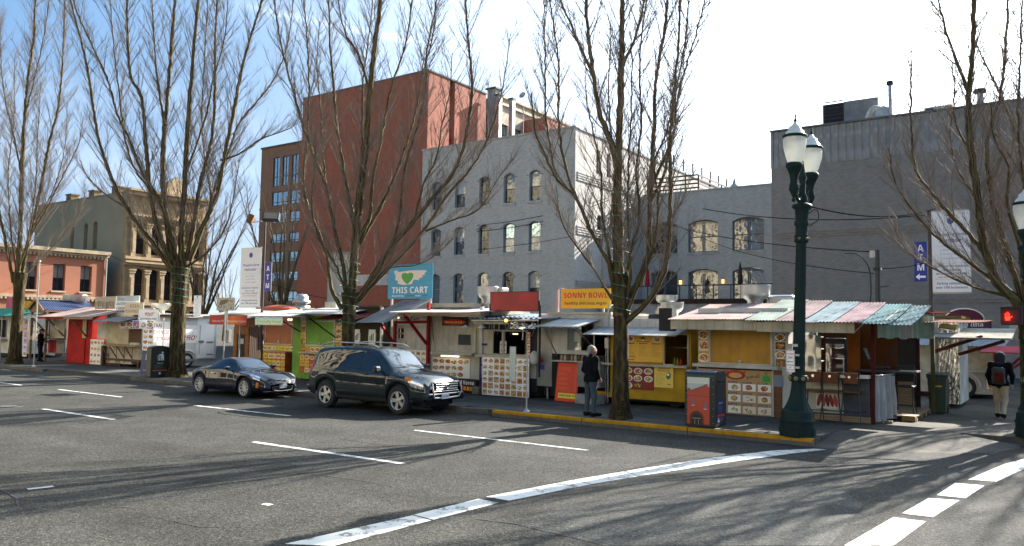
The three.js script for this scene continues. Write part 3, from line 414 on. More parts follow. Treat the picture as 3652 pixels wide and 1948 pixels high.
// ---------------------------------------------------------------- bare street trees
const barkM = dull([0.42, 0.355, 0.275], 0.95, { map: barkT, bumpMap: barkB, bumpScale: 0.03 }), limbM = dull([0.66, 0.57, 0.43], 0.9, { map: barkT, bumpMap: barkB, bumpScale: 0.01 });
const twigM = dull([0.19, 0.152, 0.12], 0.9);
class Wood {                                                            // collects tapered tubes into one mesh
  constructor() { this.p = []; this.n = []; this.u = []; this.i = []; }
  add(pts, rad, sides, cap = false) {
    const N = pts.length; let nx = V(1, 0, 0); const t = V(), a = V(), b = V(); let len = 0; const o = this.p.length / 3;
    for (let k = 0; k < N; k++) {
      t.copy(pts[Math.min(N - 1, k + 1)]).sub(pts[Math.max(0, k - 1)]).normalize(); if (k) len += pts[k].distanceTo(pts[k - 1]);
      a.copy(nx).addScaledVector(t, -nx.dot(t)); if (a.lengthSq() < 1e-6) a.set(0, 0, 1).addScaledVector(t, -t.z); a.normalize(); nx.copy(a); b.crossVectors(t, a);
      for (let s = 0; s <= sides; s++) { const w = s / sides * 2 * PI, c = Math.cos(w), d = Math.sin(w), r = typeof rad === 'function' ? rad(k / (N - 1), w, pts[k]) : rad[k]; const x = a.x * c + b.x * d, y = a.y * c + b.y * d, z = a.z * c + b.z * d; this.p.push(pts[k].x + x * r, pts[k].y + y * r, pts[k].z + z * r); this.n.push(x, y, z); this.u.push(s / sides * Math.max(1, Math.round(r * 6.28)), len); }
    }
    for (let k = 0; k < N - 1; k++) for (let s = 0; s < sides; s++) { const q = o + k * (sides + 1) + s; this.i.push(q, q + 1, q + sides + 1, q + 1, q + sides + 2, q + sides + 1); }
  }
  geo() { const g = new THREE.BufferGeometry(); g.setAttribute('position', new THREE.Float32BufferAttribute(this.p, 3)); g.setAttribute('normal', new THREE.Float32BufferAttribute(this.n, 3)); g.setAttribute('uv', new THREE.Float32BufferAttribute(this.u, 2)); g.setIndex(this.i); return g; }
  mesh(t, name, m) { const q = shade(new THREE.Mesh(this.geo(), m)); q.name = name; t.add(q); return q; }
}
// shoot: grows from p along d, bends upward, returns its points
function shoot(p, d, L, up, wob, step) { const pts = [p.clone()], q = p.clone(), e = d.clone().normalize(); const n = Math.max(2, Math.round(L / step)); for (let k = 0; k < n; k++) { e.y += up * (1 - e.y); e.x += (rnd() - 0.5) * wob; e.z += (rnd() - 0.5) * wob; e.normalize(); q.addScaledVector(e, L / n); pts.push(q.clone()); } return pts; }
const UP = V(0, 1, 0);
function dress(tw, pts, rAt, o) {                                        // side branches and twigs along a limb
  const c = new THREE.CatmullRomCurve3(pts), L = c.getLength(), n = Math.floor(L / o.gap); const out = [];
  for (let k = 0; k < n; k++) {
    const t = (k + rnd()) / n; if (t < o.from) continue; const p = c.getPointAt(t), tg = c.getTangentAt(t), az = rnd() * 6.283, r = rAt(t);
    const d = tg.clone().multiplyScalar(0.95).add(V(Math.cos(az), rr(0, 0.3), Math.sin(az)).multiplyScalar(rr(0.3, 0.72)));
    const bl = rr(o.len[0], o.len[1]) * (1.1 - 0.55 * t), br = Math.min(r * 0.5, rr(0.008, 0.008 + o.thick)); const b = shoot(p, d, bl, o.up, 0.2, 0.28); tw.add(b, (s) => br * (1 - 0.75 * s) + 0.002, br > 0.014 ? 5 : 3);
    const m = Math.floor(bl / o.tgap);
    for (let j = 0; j < m; j++) {
      const s = rr(0.12, 1), i = Math.min(b.length - 2, Math.floor(s * (b.length - 1))), f = s * (b.length - 1) - i, q = b[i].clone().lerp(b[i + 1], f), e = b[i + 1].clone().sub(b[i]).normalize(), a2 = rnd() * 6.283;
      e.add(V(Math.cos(a2), 0.2, Math.sin(a2)).multiplyScalar(rr(0.35, 0.75))); const tl = rr(0.2, 0.75) * o.tl; const tp = shoot(q, e, tl, 0.26, 0.35, 0.16); tw.add(tp, (s2) => 0.0052 * (1 - 0.6 * s2), 3);
      if (o.spur) for (let h = 0; h < o.spur; h++) { const w = tp[1 + Math.floor(rnd() * (tp.length - 1))], a3 = rnd() * 6.283; tw.add([w, w.clone().add(V(Math.cos(a3) * 0.06, 0.09, Math.sin(a3) * 0.06).multiplyScalar(rr(0.5, 1.4)))], (s2) => 0.0036 * (1 - 0.4 * s2), 3); }
    }
  }
}
function tree(label, base, limbs, o) {
  const t = thing('street_tree', label, 'tree', base, 'bare street trees along the pavement'); seed = o.seed;
  const tr = new Wood(), h = o.fork, R = o.r, lean = o.lean || [0, 0], pts = []; for (let k = 0; k <= 14; k++) { const s = k / 14; pts.push(V(lean[0] * s, -0.05 + (h + 0.35) * s, lean[1] * s)); }
  const ph = rnd() * 6; tr.add(pts, (s, w, p) => R * (1 - 0.18 * s) * (1 + 0.05 * Math.sin(3 * w + ph + p.y) + 0.035 * Math.sin(7 * w + 2 * p.y)) + R * 0.55 * Math.exp(-p.y / 0.28) * (0.75 + 0.35 * Math.sin(5 * w + ph)) + (s > 0.8 ? R * 0.35 * (s - 0.8) / 0.2 : 0), 18); tr.mesh(t, 'trunk', barkM);
  const tw = new Wood();
  for (const [rt, P0] of limbs) { const r0 = rt * 0.78;
    const P = P0.map((p) => V(p[0], p[1] - base[1], p[2])); const c = new THREE.CatmullRomCurve3(P, false, 'centripetal'), L = c.getLength(), n = Math.max(10, Math.round(L / 0.16)), q = c.getSpacedPoints(n); for (let k = 1; k < q.length; k++) { q[k].x += (rnd() - 0.5) * 0.035; q[k].z += (rnd() - 0.5) * 0.035; }
    const r1 = Math.max(0.012, r0 * (L > 7 ? 0.18 : 0.28)), lw = new Wood(), f1 = rnd() * 6; lw.add(q, (s, w) => (r0 + (r1 - r0) * Math.pow(s, 0.8)) * (1 + 0.09 * Math.sin(2 * w + f1 + s * 20) + 0.05 * Math.sin(s * 90 + w)) * (1 + 0.35 * Math.exp(-s * L / 0.3)), r0 > 0.09 ? 10 : 7); lw.mesh(t, 'limb', limbM);
    const k = r0 > 0.1 ? 1 : 0.85; dress(tw, P, (s) => r0 + (r1 - r0) * Math.pow(s, 0.8), { gap: o.gap * (r0 > 0.1 ? 1 : 1.15), from: 0.06, len: [0.6 * k, o.len * k], thick: 0.009, up: 0.24, tgap: o.tgap, tl: 1, spur: o.spur ?? 1 });
  }
  const m = tw.mesh(t, 'crown', twigM); m.userData.kind = 'stuff'; return t;
}
const trees = [
  tree('bare columnar street tree at the far left edge of the photo', [-42.501,0.15,-17.9], [[0.17,[[-0.02,4.02,0.05],[0.03,6.83,0.06],[0.04,9.52,0.15],[0.08,12.23,0.19],[0.15,14.56,0.16],[0.25,16.5,0.05],[0.28,18.43,0.1],[0.32,23.43,0.17]]],
[0.13,[[0.02,4.16,-0.04],[0.02,6.47,-0.39],[0.03,8.98,-0.76],[0.02,11.54,-1.09],[0.01,13.3,-1.4],[-0.07,16.5,-1.54],[-0.22,19.13,-1.54],[-0.34,23.03,-1.54]]],
[0.1,[[-0.08,4.15,0.18],[-0.06,6.11,0.66],[-0.1,8.68,1.26],[0,11.27,1.56],[0.11,13.85,1.8],[0.24,17.76,2.01],[0.29,20.76,2.1]]],
[0.06,[[-0.05,9.53,0.12],[-0.48,11.83,0.49],[-0.85,13.2,0.72],[-1.18,15.01,0.87],[-1.49,17.69,0.95]]],
[0.06,[[0.14,6.46,-0.34],[0.77,8.11,-0.86],[1.35,9.76,-1.28],[1.9,11.14,-1.6],[2.3,12.59,-1.6]]],
[0.05,[[0.05,4.3,-0.12],[0,5.44,-0.97],[0.01,6.64,-1.95],[-0.07,7.86,-2.74],[-0.28,9.38,-3.19]]],
[0.05,[[-0.04,12.68,0.1],[0.42,15.14,-0.14],[0.81,16.75,-0.2],[1.15,18.18,-0.16],[1.34,19.67,-0.14]]],
[0.06,[[-0.03,4.55,0.08],[0.56,6.14,-0.05],[1.1,8.78,-0.05],[1.56,11.36,0.17],[2.01,13.9,0.38]]],
[0.06,[[-0.05,4.82,0.11],[-0.63,6.85,0.22],[-1.19,9.62,0.26],[-1.62,12.51,-0.01],[-2.13,16.17,-0.09]]],
[0.05,[[0.18,6.88,-0.43],[0.2,9.06,-1.33],[0.04,11.26,-1.82],[-0.25,13.77,-1.97]]]], { fork: 4.2, r: 0.28, seed: 11, gap: 0.115, len: 2.6, tgap: 0.11, lean: [0.2, 0] }),
  tree('thick bare street tree beside the dark litter bin and white trailer', [-28.932,0.15,-18.1], [[0.19,[[0.03,4,-0.04],[0.03,5.82,0.02],[0.07,7.9,0.02],[0.11,10.1,0.02],[0.17,12.45,-0.02],[0.24,14.47,-0.07],[0.29,15.42,-0.09],[0.43,20.42,-0.15]]],
[0.18,[[-0.07,3.99,0.11],[-0.41,6.04,0.37],[-0.66,7.66,0.49],[-0.82,9.31,0.47],[-0.93,11,0.36],[-1.02,13.2,0.22],[-1.12,15.68,0.09],[-1.23,20.68,-0.05]]],
[0.14,[[-0.1,4.21,0.17],[-0.27,5.43,0.67],[-0.36,6.64,1.04],[-0.35,7.74,1.27],[-0.33,9.05,1.47],[-0.38,11.14,1.78],[-0.44,11.63,2.11],[-0.44,13.02,2.35],[-0.38,14.66,2.49],[-0.3,18.85,2.68]]],
[0.12,[[-0.16,4.38,0.26],[-0.66,5.54,0.93],[-1.15,6.63,1.58],[-1.41,7.29,1.87],[-1.7,8.28,2.22],[-1.98,9.61,2.54],[-2.14,10.62,2.67],[-2.41,12.65,2.97],[-2.73,14.43,3.35],[-2.85,14.9,3.42],[-3.34,18.46,3.7]]],
[0.08,[[-0.36,6.93,0.57],[-0.5,7.66,1.13],[-0.58,8.38,1.58],[-0.6,9.22,1.96],[-0.71,10.24,2.46],[-0.77,11.48,2.88],[-0.89,12.57,3.41],[-1.01,13.63,3.93],[-0.97,14.19,4.19],[-0.88,16.52,4.75]]],
[0.14,[[0.06,4.23,-0.1],[0.05,6.1,-0.46],[-0.01,8.02,-0.73],[0.01,10.01,-1.15],[-0.13,11.88,-1.3],[-0.34,14.15,-1.34],[-0.49,16.1,-1.48],[-0.67,20.29,-1.64]]],
[0.15,[[0.09,4.23,-0.14],[0.49,6.09,-0.56],[0.84,7.39,-0.91],[1.07,9.15,-1.07],[1.33,11.16,-1.26],[1.54,12.71,-1.38],[1.78,14.03,-1.56],[2.08,15.62,-1.82],[2.53,20.08,-2.21]]],
[0.08,[[0.45,6.11,-0.71],[0.45,8.05,-1.15],[0.47,9.32,-1.61],[0.5,10.75,-2.09],[0.6,11.62,-2.69],[0.84,12.92,-3.49],[0.94,14.74,-4.1],[0.86,16.82,-4.39],[0.81,19.21,-4.57]]],
[0.055,[[0.71,8.96,-1.13],[1.34,9.21,-1.54],[2,9.81,-2],[2.73,10.19,-2.55],[3.22,10.4,-2.73],[3.58,10.82,-2.7]]],
[0.07,[[-0.43,10.15,0.69],[-1.12,12.02,0.67],[-1.73,13.49,0.5],[-2.36,15.87,0.38],[-2.66,17.95,0.32]]],
[0.06,[[0.03,8.38,-0.05],[0.56,9.74,-0.21],[1,10.85,-0.25],[1.37,11.7,-0.15],[1.88,13.61,-0.29],[2.21,14.99,-0.13],[2.44,16.77,-0.02]]],
[0.05,[[-1.03,6.72,1.65],[-1.6,7.06,1.99],[-2.14,7.51,2.29],[-2.63,7.98,2.51],[-3.05,8.69,2.62]]],
[0.07,[[-0.02,4.33,0.04],[0.04,5.99,0.53],[0.01,7.16,1.16],[-0.11,8.05,1.95],[-0.07,9.26,2.48],[0.07,10.8,2.85],[0.2,12.62,3.23],[0.39,14.11,3.52],[0.53,16.19,3.74]]],
[0.07,[[0.03,4.34,-0.05],[0.01,5.67,-0.77],[-0.13,7.41,-1.3],[-0.61,9.14,-1.28],[-1.05,11.17,-1.34],[-1.38,13.79,-1.57],[-1.7,16.49,-1.8],[-1.83,18.58,-1.9]]],
[0.06,[[-0.14,4.44,0.22],[-0.96,5.14,0.49],[-1.72,5.73,0.68],[-2.39,6.48,0.7],[-2.97,7.37,0.6]]],
[0.06,[[0.09,4.46,-0.14],[1.06,5.13,-0.48],[1.92,6.01,-0.62],[2.6,7.18,-0.47],[3.21,8.52,-0.23]]]], { fork: 4.3, r: 0.31, seed: 22, gap: 0.13, len: 2.4, tgap: 0.11 }),
  tree('bare street tree with wide right limbs behind the sport utility vehicle', [-19.153,0.15,-18], [[0.21,[[0,2.69,0],[0.09,3.82,-0.05],[0.14,4.86,-0.07],[0.22,6.43,-0.11],[0.36,8.11,-0.21],[0.41,9.53,-0.23],[0.52,11.33,-0.3],[0.65,13.14,-0.4],[0.85,18.13,-0.55]]],
[0.1,[[0.06,4.25,-0.06],[0,5.57,-0.12],[-0.2,6.55,-0.04],[-0.44,7.79,0.09],[-0.64,8.96,0.18],[-0.82,10.51,0.25],[-0.98,11.9,0.29],[-1.1,13.3,0.29],[-1.24,16.3,0.29]]],
[0.05,[[0.3,10.2,-0.32],[0.23,11.25,0.14],[0.15,11.74,0.62],[0.16,12.76,1],[0.17,14.23,1.29]]],
[0.09,[[-0.03,2.82,0.03],[-0.06,4.15,0.23],[-0.18,5.25,0.51],[-0.33,6.78,0.83],[-0.52,7.68,1.2],[-0.68,8.58,1.53],[-0.78,9.4,1.8],[-0.94,10.62,2.14],[-1.05,11.85,2.42],[-1.03,12.48,2.56],[-0.98,15.16,2.88]]],
[0.08,[[-0.15,2.82,0.16],[-0.47,3.46,0.34],[-0.66,4.42,0.38],[-1,5.47,0.58],[-1.34,6.35,0.77],[-1.5,7.34,0.79],[-1.55,8.17,0.67],[-1.61,10.1,0.58],[-1.81,12.42,0.63],[-1.97,13.38,0.64],[-2.19,15.77,0.65]]],
[0.12,[[0.08,2.95,-0.09],[0.56,3.92,-0.47],[1.08,4.98,-0.89],[1.6,5.79,-1.31],[2.13,6.69,-1.74],[2.54,7.32,-2.05],[2.83,8.22,-2.23],[3.07,10.28,-2.36],[3.01,11.86,-2.17],[2.99,13.17,-2.01],[2.96,16.76,-1.77]]],
[0.1,[[0.11,2.95,-0.12],[0.52,3.85,-0.77],[0.99,4.77,-1.5],[1.37,5.63,-2.11],[1.75,6.78,-2.74],[2.28,7.97,-3.52],[2.56,9.08,-4.04],[2.78,10.88,-4.49],[2.87,12.91,-4.8]]],
[0.08,[[0.16,5.13,-0.17],[0.5,5.74,-0.29],[0.68,7.03,-0.24],[0.95,8.23,-0.28],[1.27,10.06,-0.38],[1.66,11.36,-0.55],[1.92,12.91,-0.58],[2.14,15.3,-0.61]]],
[0.08,[[0.19,4.96,-0.2],[0.53,6.43,-0.9],[0.65,7.49,-1.37],[0.83,9.22,-1.91],[0.9,11.1,-2.32],[0.98,12.74,-2.74],[0.87,14.01,-2.97],[0.76,16.4,-3.2]]],
[0.08,[[0.14,3.13,-0.15],[0.83,4.18,-0.55],[1.38,5.74,-0.8],[1.62,7.36,-0.73],[1.99,8.55,-0.79],[2.36,9.82,-0.84],[2.52,11.06,-0.68],[2.85,12.74,-0.7],[3.1,15.13,-0.72]]],
[0.045,[[1.67,5.48,-1.78],[2.19,5.89,-2.52],[2.73,6.31,-3.27],[3.09,7.38,-3.83],[3.39,8.18,-4.34]]],
[0.055,[[0.19,7.78,-0.21],[-0.12,10.58,-0.46],[-0.31,12.11,-0.84],[-0.53,13.7,-1.19],[-0.65,15.33,-1.38]]],
[0.05,[[0.13,3.22,-0.14],[0.28,3.77,-0.76],[0.47,4.25,-1.43],[0.8,4.39,-2.25],[1.08,4.81,-3.02],[1.26,5.43,-3.67]]],
[0.05,[[1.42,5.82,-1.51],[1.77,6.95,-1.48],[2.24,7.8,-1.57],[2.53,8.81,-1.47],[2.88,9.89,-1.42],[3.1,11.12,-1.25]]],
[0.05,[[-0.58,6.83,0.61],[-1.07,8.16,0.4],[-1.5,9.73,0.14],[-2,11.27,-0.06],[-2.36,13.07,-0.41]]],
[0.05,[[-0.01,2.95,0.01],[-0.02,4.21,0.61],[-0.08,5,1.25],[0.04,5.94,1.71],[0.37,7.03,1.94],[0.68,8.09,2.2]]]], { fork: 2.9, r: 0.225, seed: 33, gap: 0.125, len: 2.3, tgap: 0.1 }),
  tree('tall narrow bare street tree beside the standing man', [-8.925,0.15,-17.3], [[0.18,[[-0.03,2.61,0.01],[-0.05,3.83,0.03],[-0.08,5.67,0.04],[-0.05,6.98,0.03],[-0.02,8.55,0.01],[-0.01,9.73,0],[0,10.53,0],[0.03,15.53,0]]],
[0.1,[[-0.09,6.44,0.05],[-0.22,6.97,0.18],[-0.42,7.59,0.35],[-0.55,8.67,0.49],[-0.63,9.52,0.59],[-0.67,10.44,0.69],[-0.74,13.43,0.87]]],
[0.06,[[-0.64,8.65,0.33],[-0.99,9.42,0.36],[-1.34,10.21,0.39],[-1.59,10.77,0.37],[-2,12.52,0.34]]],
[0.08,[[-0.13,3.14,0.07],[-0.23,3.9,0.21],[-0.53,4.57,0.46],[-0.86,5.48,0.73],[-1.26,6,1.03],[-1.49,6.61,1.25],[-1.62,7.05,1.41],[-1.68,8.03,1.54]]],
[0.05,[[-0.99,5.52,0.51],[-1.3,6.33,0.53],[-1.52,7.47,0.5],[-1.61,9.12,0.41],[-1.9,10.82,0.42],[-2.04,12.31,0.42]]],
[0.045,[[-0.16,2.99,0.08],[-0.61,3.68,0.14],[-1.13,4.39,0.25],[-1.56,5.04,0.3],[-1.76,5.95,0.23]]],
[0.11,[[0.04,2.54,-0.02],[0.3,3.38,-0.24],[0.5,4.07,-0.42],[0.54,5.46,-0.52],[0.57,7.04,-0.62],[0.6,8.64,-0.71],[0.74,9.86,-0.87],[0.77,10.69,-0.96],[0.83,13.98,-1.15]]],
[0.09,[[0.07,2.47,-0.04],[0.5,2.85,-0.18],[0.86,3.37,-0.28],[1.08,4.04,-0.32],[1.17,5.46,-0.28],[1.2,7.03,-0.22],[1.36,8.76,-0.22],[1.45,10.26,-0.19],[1.54,12.96,-0.16]]],
[0.05,[[0.63,5.43,-0.32],[0.86,6.15,-0.62],[0.93,7.2,-0.84],[1.13,8.66,-1.13],[1.42,10.07,-1.45],[1.5,10.78,-1.67],[1.59,12.26,-1.91]]],
[0.055,[[0,3.07,0],[0.27,4.12,0.03],[0.53,5.01,0.07],[0.52,6.04,0.24],[0.68,7.21,0.32],[0.71,8.67,0.48],[0.9,10.13,0.55],[1.02,11.78,0.59]]],
[0.055,[[0.01,8.86,-0.01],[0.18,9.76,-0.43],[0.22,10.76,-0.79],[0.25,12.38,-1.1]]],
[0.05,[[-0.12,3.52,0.06],[-0.5,5.08,0.05],[-0.62,6.21,-0.08],[-0.89,7.29,-0.15],[-1.13,8.15,-0.23],[-1.26,9.28,-0.36]]],
[0.05,[[0.43,3.38,-0.22],[0.81,4.57,-0.21],[0.94,5.45,-0.08],[0.95,6.31,0.12],[1.28,7.01,0.15],[1.48,8.23,0.25]]],
[0.045,[[0.66,5.81,-0.34],[1.18,7.08,-0.44],[1.28,8.03,-0.32],[1.56,9.35,-0.3],[1.65,10.21,-0.18],[1.73,11.7,-0.07]]],
[0.045,[[-0.07,3.9,0.03],[-0.31,5.08,-0.09],[-0.36,6.22,-0.32],[-0.61,8.37,-0.44],[-0.66,10.09,-0.67]]],
[0.04,[[-1.44,6.07,0.74],[-1.86,7.51,0.55],[-2.11,9.26,0.27],[-2.36,11.08,-0.02],[-2.47,12.57,-0.15]]],
[0.05,[[0.07,2.77,-0.04],[0.31,3.51,0.11],[0.35,4.98,0.36],[0.48,6.43,0.56],[0.65,7.86,0.75],[0.72,9.27,0.98]]]], { fork: 3.2, r: 0.2, seed: 44, gap: 0.16, len: 1.9, tgap: 0.095 }),
  tree('bare street tree at the right edge behind the pedestrian signal', [-0.754,0.15,-21.5], [[0.15,[[-0.04,2.22,0],[-0.18,3.03,0.03],[-0.56,3.5,0.07],[-0.8,4.28,0.1],[-0.92,5.49,0.13],[-1.03,6.71,0.16],[-1.05,7.82,0.19],[-0.94,9.03,0.21],[-0.89,10.26,0.23],[-0.79,14.76,0.27]]],
[0.055,[[-1.06,8.17,0.04],[-1.3,8.93,-0.09],[-1.56,9.92,-0.21],[-1.68,10.64,-0.34],[-1.83,12.28,-0.5]]],
[0.07,[[-0.86,4.29,0.03],[-1.22,4.81,-0.08],[-1.76,5.54,-0.18],[-2.26,6.37,-0.28],[-2.37,7.51,-0.4],[-2.36,9.52,-0.52]]],
[0.06,[[-0.54,3.47,0.02],[-1.11,3.99,0.16],[-1.72,4.55,0.3],[-2.24,5.24,0.44],[-2.6,5.94,0.57],[-2.73,6.81,0.7]]],
[0.045,[[-0.32,3.18,0.01],[-0.99,3.4,-0.13],[-1.64,3.73,-0.26],[-2.26,4.14,-0.4],[-2.68,4.55,-0.55],[-2.88,5.11,-0.7]]],
[0.09,[[-0.04,2.68,0],[-0.36,4.16,-0.1],[-0.55,4.96,-0.21],[-0.67,5.66,-0.32],[-0.73,6.92,-0.43],[-0.45,8.03,-0.56],[-0.31,9.49,-0.68],[-0.24,10.47,-0.79],[-0.14,13.16,-0.95]]],
[0.07,[[-0.03,2.68,0],[-0.14,4.42,0.18],[-0.31,5.29,0.37],[-0.28,6.14,0.55],[-0.52,6.77,0.74],[-0.56,7.56,0.92]]],
[0.035,[[-1.06,6.62,0.04],[-1.38,7.56,-0.09],[-1.37,8.41,-0.22],[-1.46,9.1,-0.35]]],
[0.06,[[-0.02,2.68,0],[0.09,4.13,0.08],[0.03,5.29,0.16],[-0.07,7.06,0.24],[0.02,8.81,0.32],[0.08,9.97,0.4],[0.13,11.77,0.47]]],
[0.06,[[0.01,2.68,0],[0.33,4.14,-0.19],[0.45,5.33,-0.38],[0.4,7.17,-0.55],[0.39,9.06,-0.73],[0.47,10.35,-0.92],[0.53,12.14,-1.06]]],
[0.06,[[0.01,2.97,0],[0.26,4.69,0.19],[0.16,6.41,0.39],[0.26,8.1,0.59],[0.26,9.79,0.79],[0.26,11.59,0.91]]],
[0.04,[[-0.93,5.5,0.03],[-1.25,6.05,-0.12],[-1.47,6.73,-0.28],[-1.5,7.72,-0.45]]]], { fork: 2.6, r: 0.19, seed: 55, gap: 0.115, len: 1.8, tgap: 0.1 }),
];
// background trees: grown without traced limbs
function growTree(name, label, base, H, o) {
  const t = thing(name, label, 'tree', base, o.group); seed = o.seed; const tr = new Wood(), tw = new Wood();
  const tp = shoot(V(0, -0.05, 0), V(o.lean || 0, 1, 0), o.trunk, 0.02, 0.05, 0.4); tr.add(tp, (s) => o.r * (1 - 0.25 * s), 9); tr.mesh(t, 'trunk', limbM); const top = tp[tp.length - 1];
  for (let k = 0; k < o.n; k++) { const az = k / o.n * 6.283 + rr(-0.3, 0.3), sp = rr(0.15, o.spread); const d = V(Math.cos(az) * sp, 1, Math.sin(az) * sp), L = (H - o.trunk) * rr(0.65, 1) , p = shoot(top.clone().addScaledVector(UP, -rr(0, o.trunk * 0.25)), d, L, 0.05, 0.14, 0.5), lw = new Wood(), r0 = o.r * rr(0.35, 0.55); lw.add(p, (s) => r0 * (1 - 0.85 * s) + 0.006, 6); lw.mesh(t, 'limb', limbM); dress(tw, p, (s) => r0 * (1 - 0.85 * s) + 0.006, { gap: o.gap, from: 0.1, len: [0.8, o.len], thick: 0.015, up: 0.14, tgap: o.tgap, tl: o.tl || 1, spur: 0 }); }
  const m = tw.mesh(t, 'crown', twigM); m.userData.kind = 'stuff'; return t;
}
growTree('lot_tree', 'slim bare tree before the brown office block', [-41.43, 0.15, -33], 13, { r: 0.16, trunk: 3, n: 9, spread: 0.45, seed: 71, gap: 0.34, len: 2.2, tgap: 0.24, group: 'bare trees behind the carts' });
growTree('lot_tree', 'leaning dark bare tree right of the tan building', [-45.617, 0.15, -30], 12, { r: 0.17, trunk: 2.6, n: 9, spread: 0.6, lean: 0.1, seed: 72, gap: 0.34, len: 2.3, tgap: 0.24, group: 'bare trees behind the carts' });
growTree('lot_tree', 'small bare tree between the banner and the tan building', [-86.031, 0.15, -60], 13, { r: 0.16, trunk: 2.6, n: 10, spread: 0.75, seed: 73, gap: 0.4, len: 2.4, tgap: 0.3, group: 'bare trees behind the carts' });
[[-118, -98, 15], [-104, -104, 13], [-96, -92, 12], [-124, -108, 16], [-110, -92, 14], [-92, -100, 13]].forEach(([x, z, h], i) => growTree('distant_tree', ['broad bare tree far behind the coin sign', 'bare tree far off left of the banner', 'bare tree far off under the banner', 'tallest bare tree far off beyond the lot', 'bare tree far off beside the tan building', 'rightmost bare tree far off beyond the lot'][i], [x, 0, z], h, { r: 0.22, trunk: 2, n: 9, spread: 1.3, seed: 80 + i, gap: 0.6, len: 3.4, tgap: 0.5, tl: 1.6, group: 'bare trees at the end of the street' }));
// the tree whose shadow dapples the crossing stands right of the frame
growTree('corner_tree', 'bare street tree right of the frame along the side street', [1.0, 0.15, -30], 13, { r: 0.2, trunk: 3, n: 14, spread: 0.55, seed: 91, gap: 0.22, len: 2.2, tgap: 0.18, group: 'bare trees right of the frame' });
growTree('corner_tree', 'bare street tree right of the frame opposite the corner', [5.2, 0.15, -25], 12, { r: 0.2, trunk: 3, n: 14, spread: 0.6, seed: 92, gap: 0.22, len: 2.2, tgap: 0.18, group: 'bare trees right of the frame' });

// ---------------------------------------------------------------- food carts: shared pieces
const CZ = -20.4;
function corr(x0, x1, A, B, pitch, amp, dx = 0, sag = 0) {               // corrugated sheet, ribs run from edge A [z, y] to edge B [z, y]
  const n = Math.max(8, Math.round((x1 - x0) / pitch * 6)), m = sag ? 6 : 1, pos = [], idx = [], W = n + 1; const L = Math.hypot(B[0] - A[0], B[1] - A[1]), ny = Math.abs(A[0] - B[0]) / L, nz = (B[1] - A[1]) / L * Math.sign(A[0] - B[0] || 1);
  for (let side = 0; side < 2; side++) for (let j = 0; j <= m; j++) for (let i = 0; i <= n; i++) { const t = j / m, x = x0 + (x1 - x0) * i / n + dx * t, w = amp * Math.sin((x1 - x0) * i / n / pitch * 2 * PI) - side * 0.006 - sag * 4 * t * (1 - t); pos.push(x, A[1] + (B[1] - A[1]) * t + ny * w, A[0] + (B[0] - A[0]) * t + nz * w); }
  const S = W * (m + 1); for (let j = 0; j < m; j++) for (let i = 0; i < n; i++) { const a = j * W + i; idx.push(a, a + 1, a + W, a + 1, a + W + 1, a + W, S + a, S + a + W, S + a + 1, S + a + 1, S + a + W, S + a + W + 1); }
  for (let i = 0; i < n; i++) for (const a of [i, m * W + i]) idx.push(a, S + a, a + 1, a + 1, S + a, S + a + 1);
  const g = new THREE.BufferGeometry(); g.setAttribute('position', new THREE.Float32BufferAttribute(pos, 3)); g.setIndex(idx); g.computeVertexNormals(); return muv(g);
}
// flat panel sloping between two edges given as [z, y]
function panel(x0, x1, A, B, th = 0.02, dx = 0) { const p = [[x0, A[1], A[0]], [x1, A[1], A[0]], [x1 + dx, B[1], B[0]], [x0 + dx, B[1], B[0]]], pos = []; for (const s of [0, -th]) for (const q of p) pos.push(q[0], q[1] + s, q[2]); const g = new THREE.BufferGeometry(); g.setAttribute('position', new THREE.Float32BufferAttribute(pos, 3)); g.setIndex([0, 1, 2, 0, 2, 3, 4, 6, 5, 4, 7, 6, 0, 4, 5, 0, 5, 1, 1, 5, 6, 1, 6, 2, 2, 6, 7, 2, 7, 3, 3, 7, 4, 3, 4, 0]); const h = g.toNonIndexed(); h.computeVertexNormals(); return muv(h); }
// hollow cart shell with a front opening
function shell(x0, x1, y0, y1, zf, zb, holes = []) { return mg(wall(x0, x1, y0, y1, holes, 0.06).translate(0, 0, zf), bx(x0, x0 + 0.05, y0, y1 - 0.001, zb, zf - 0.061), bx(x1 - 0.05, x1, y0, y1 - 0.001, zb, zf - 0.061), bx(x0 + 0.051, x1 - 0.051, y0, y1 - 0.001, zb, zb + 0.05), bx(x0 + 0.051, x1 - 0.051, y1 - 0.06, y1 - 0.002, zb + 0.051, zf - 0.062), bx(x0 + 0.051, x1 - 0.051, y0, y0 + 0.05, zb + 0.051, zf - 0.062)); }
const frameG = (x0, x1, y0, y1, z0, z1, w) => [bx(x0 - w, x0, y0 - w, y1 + w, z0, z1), bx(x1, x1 + w, y0 - w, y1 + w, z0, z1), bx(x0, x1, y1, y1 + w, z0, z1), bx(x0, x1, y0 - w, y0, z0, z1)];
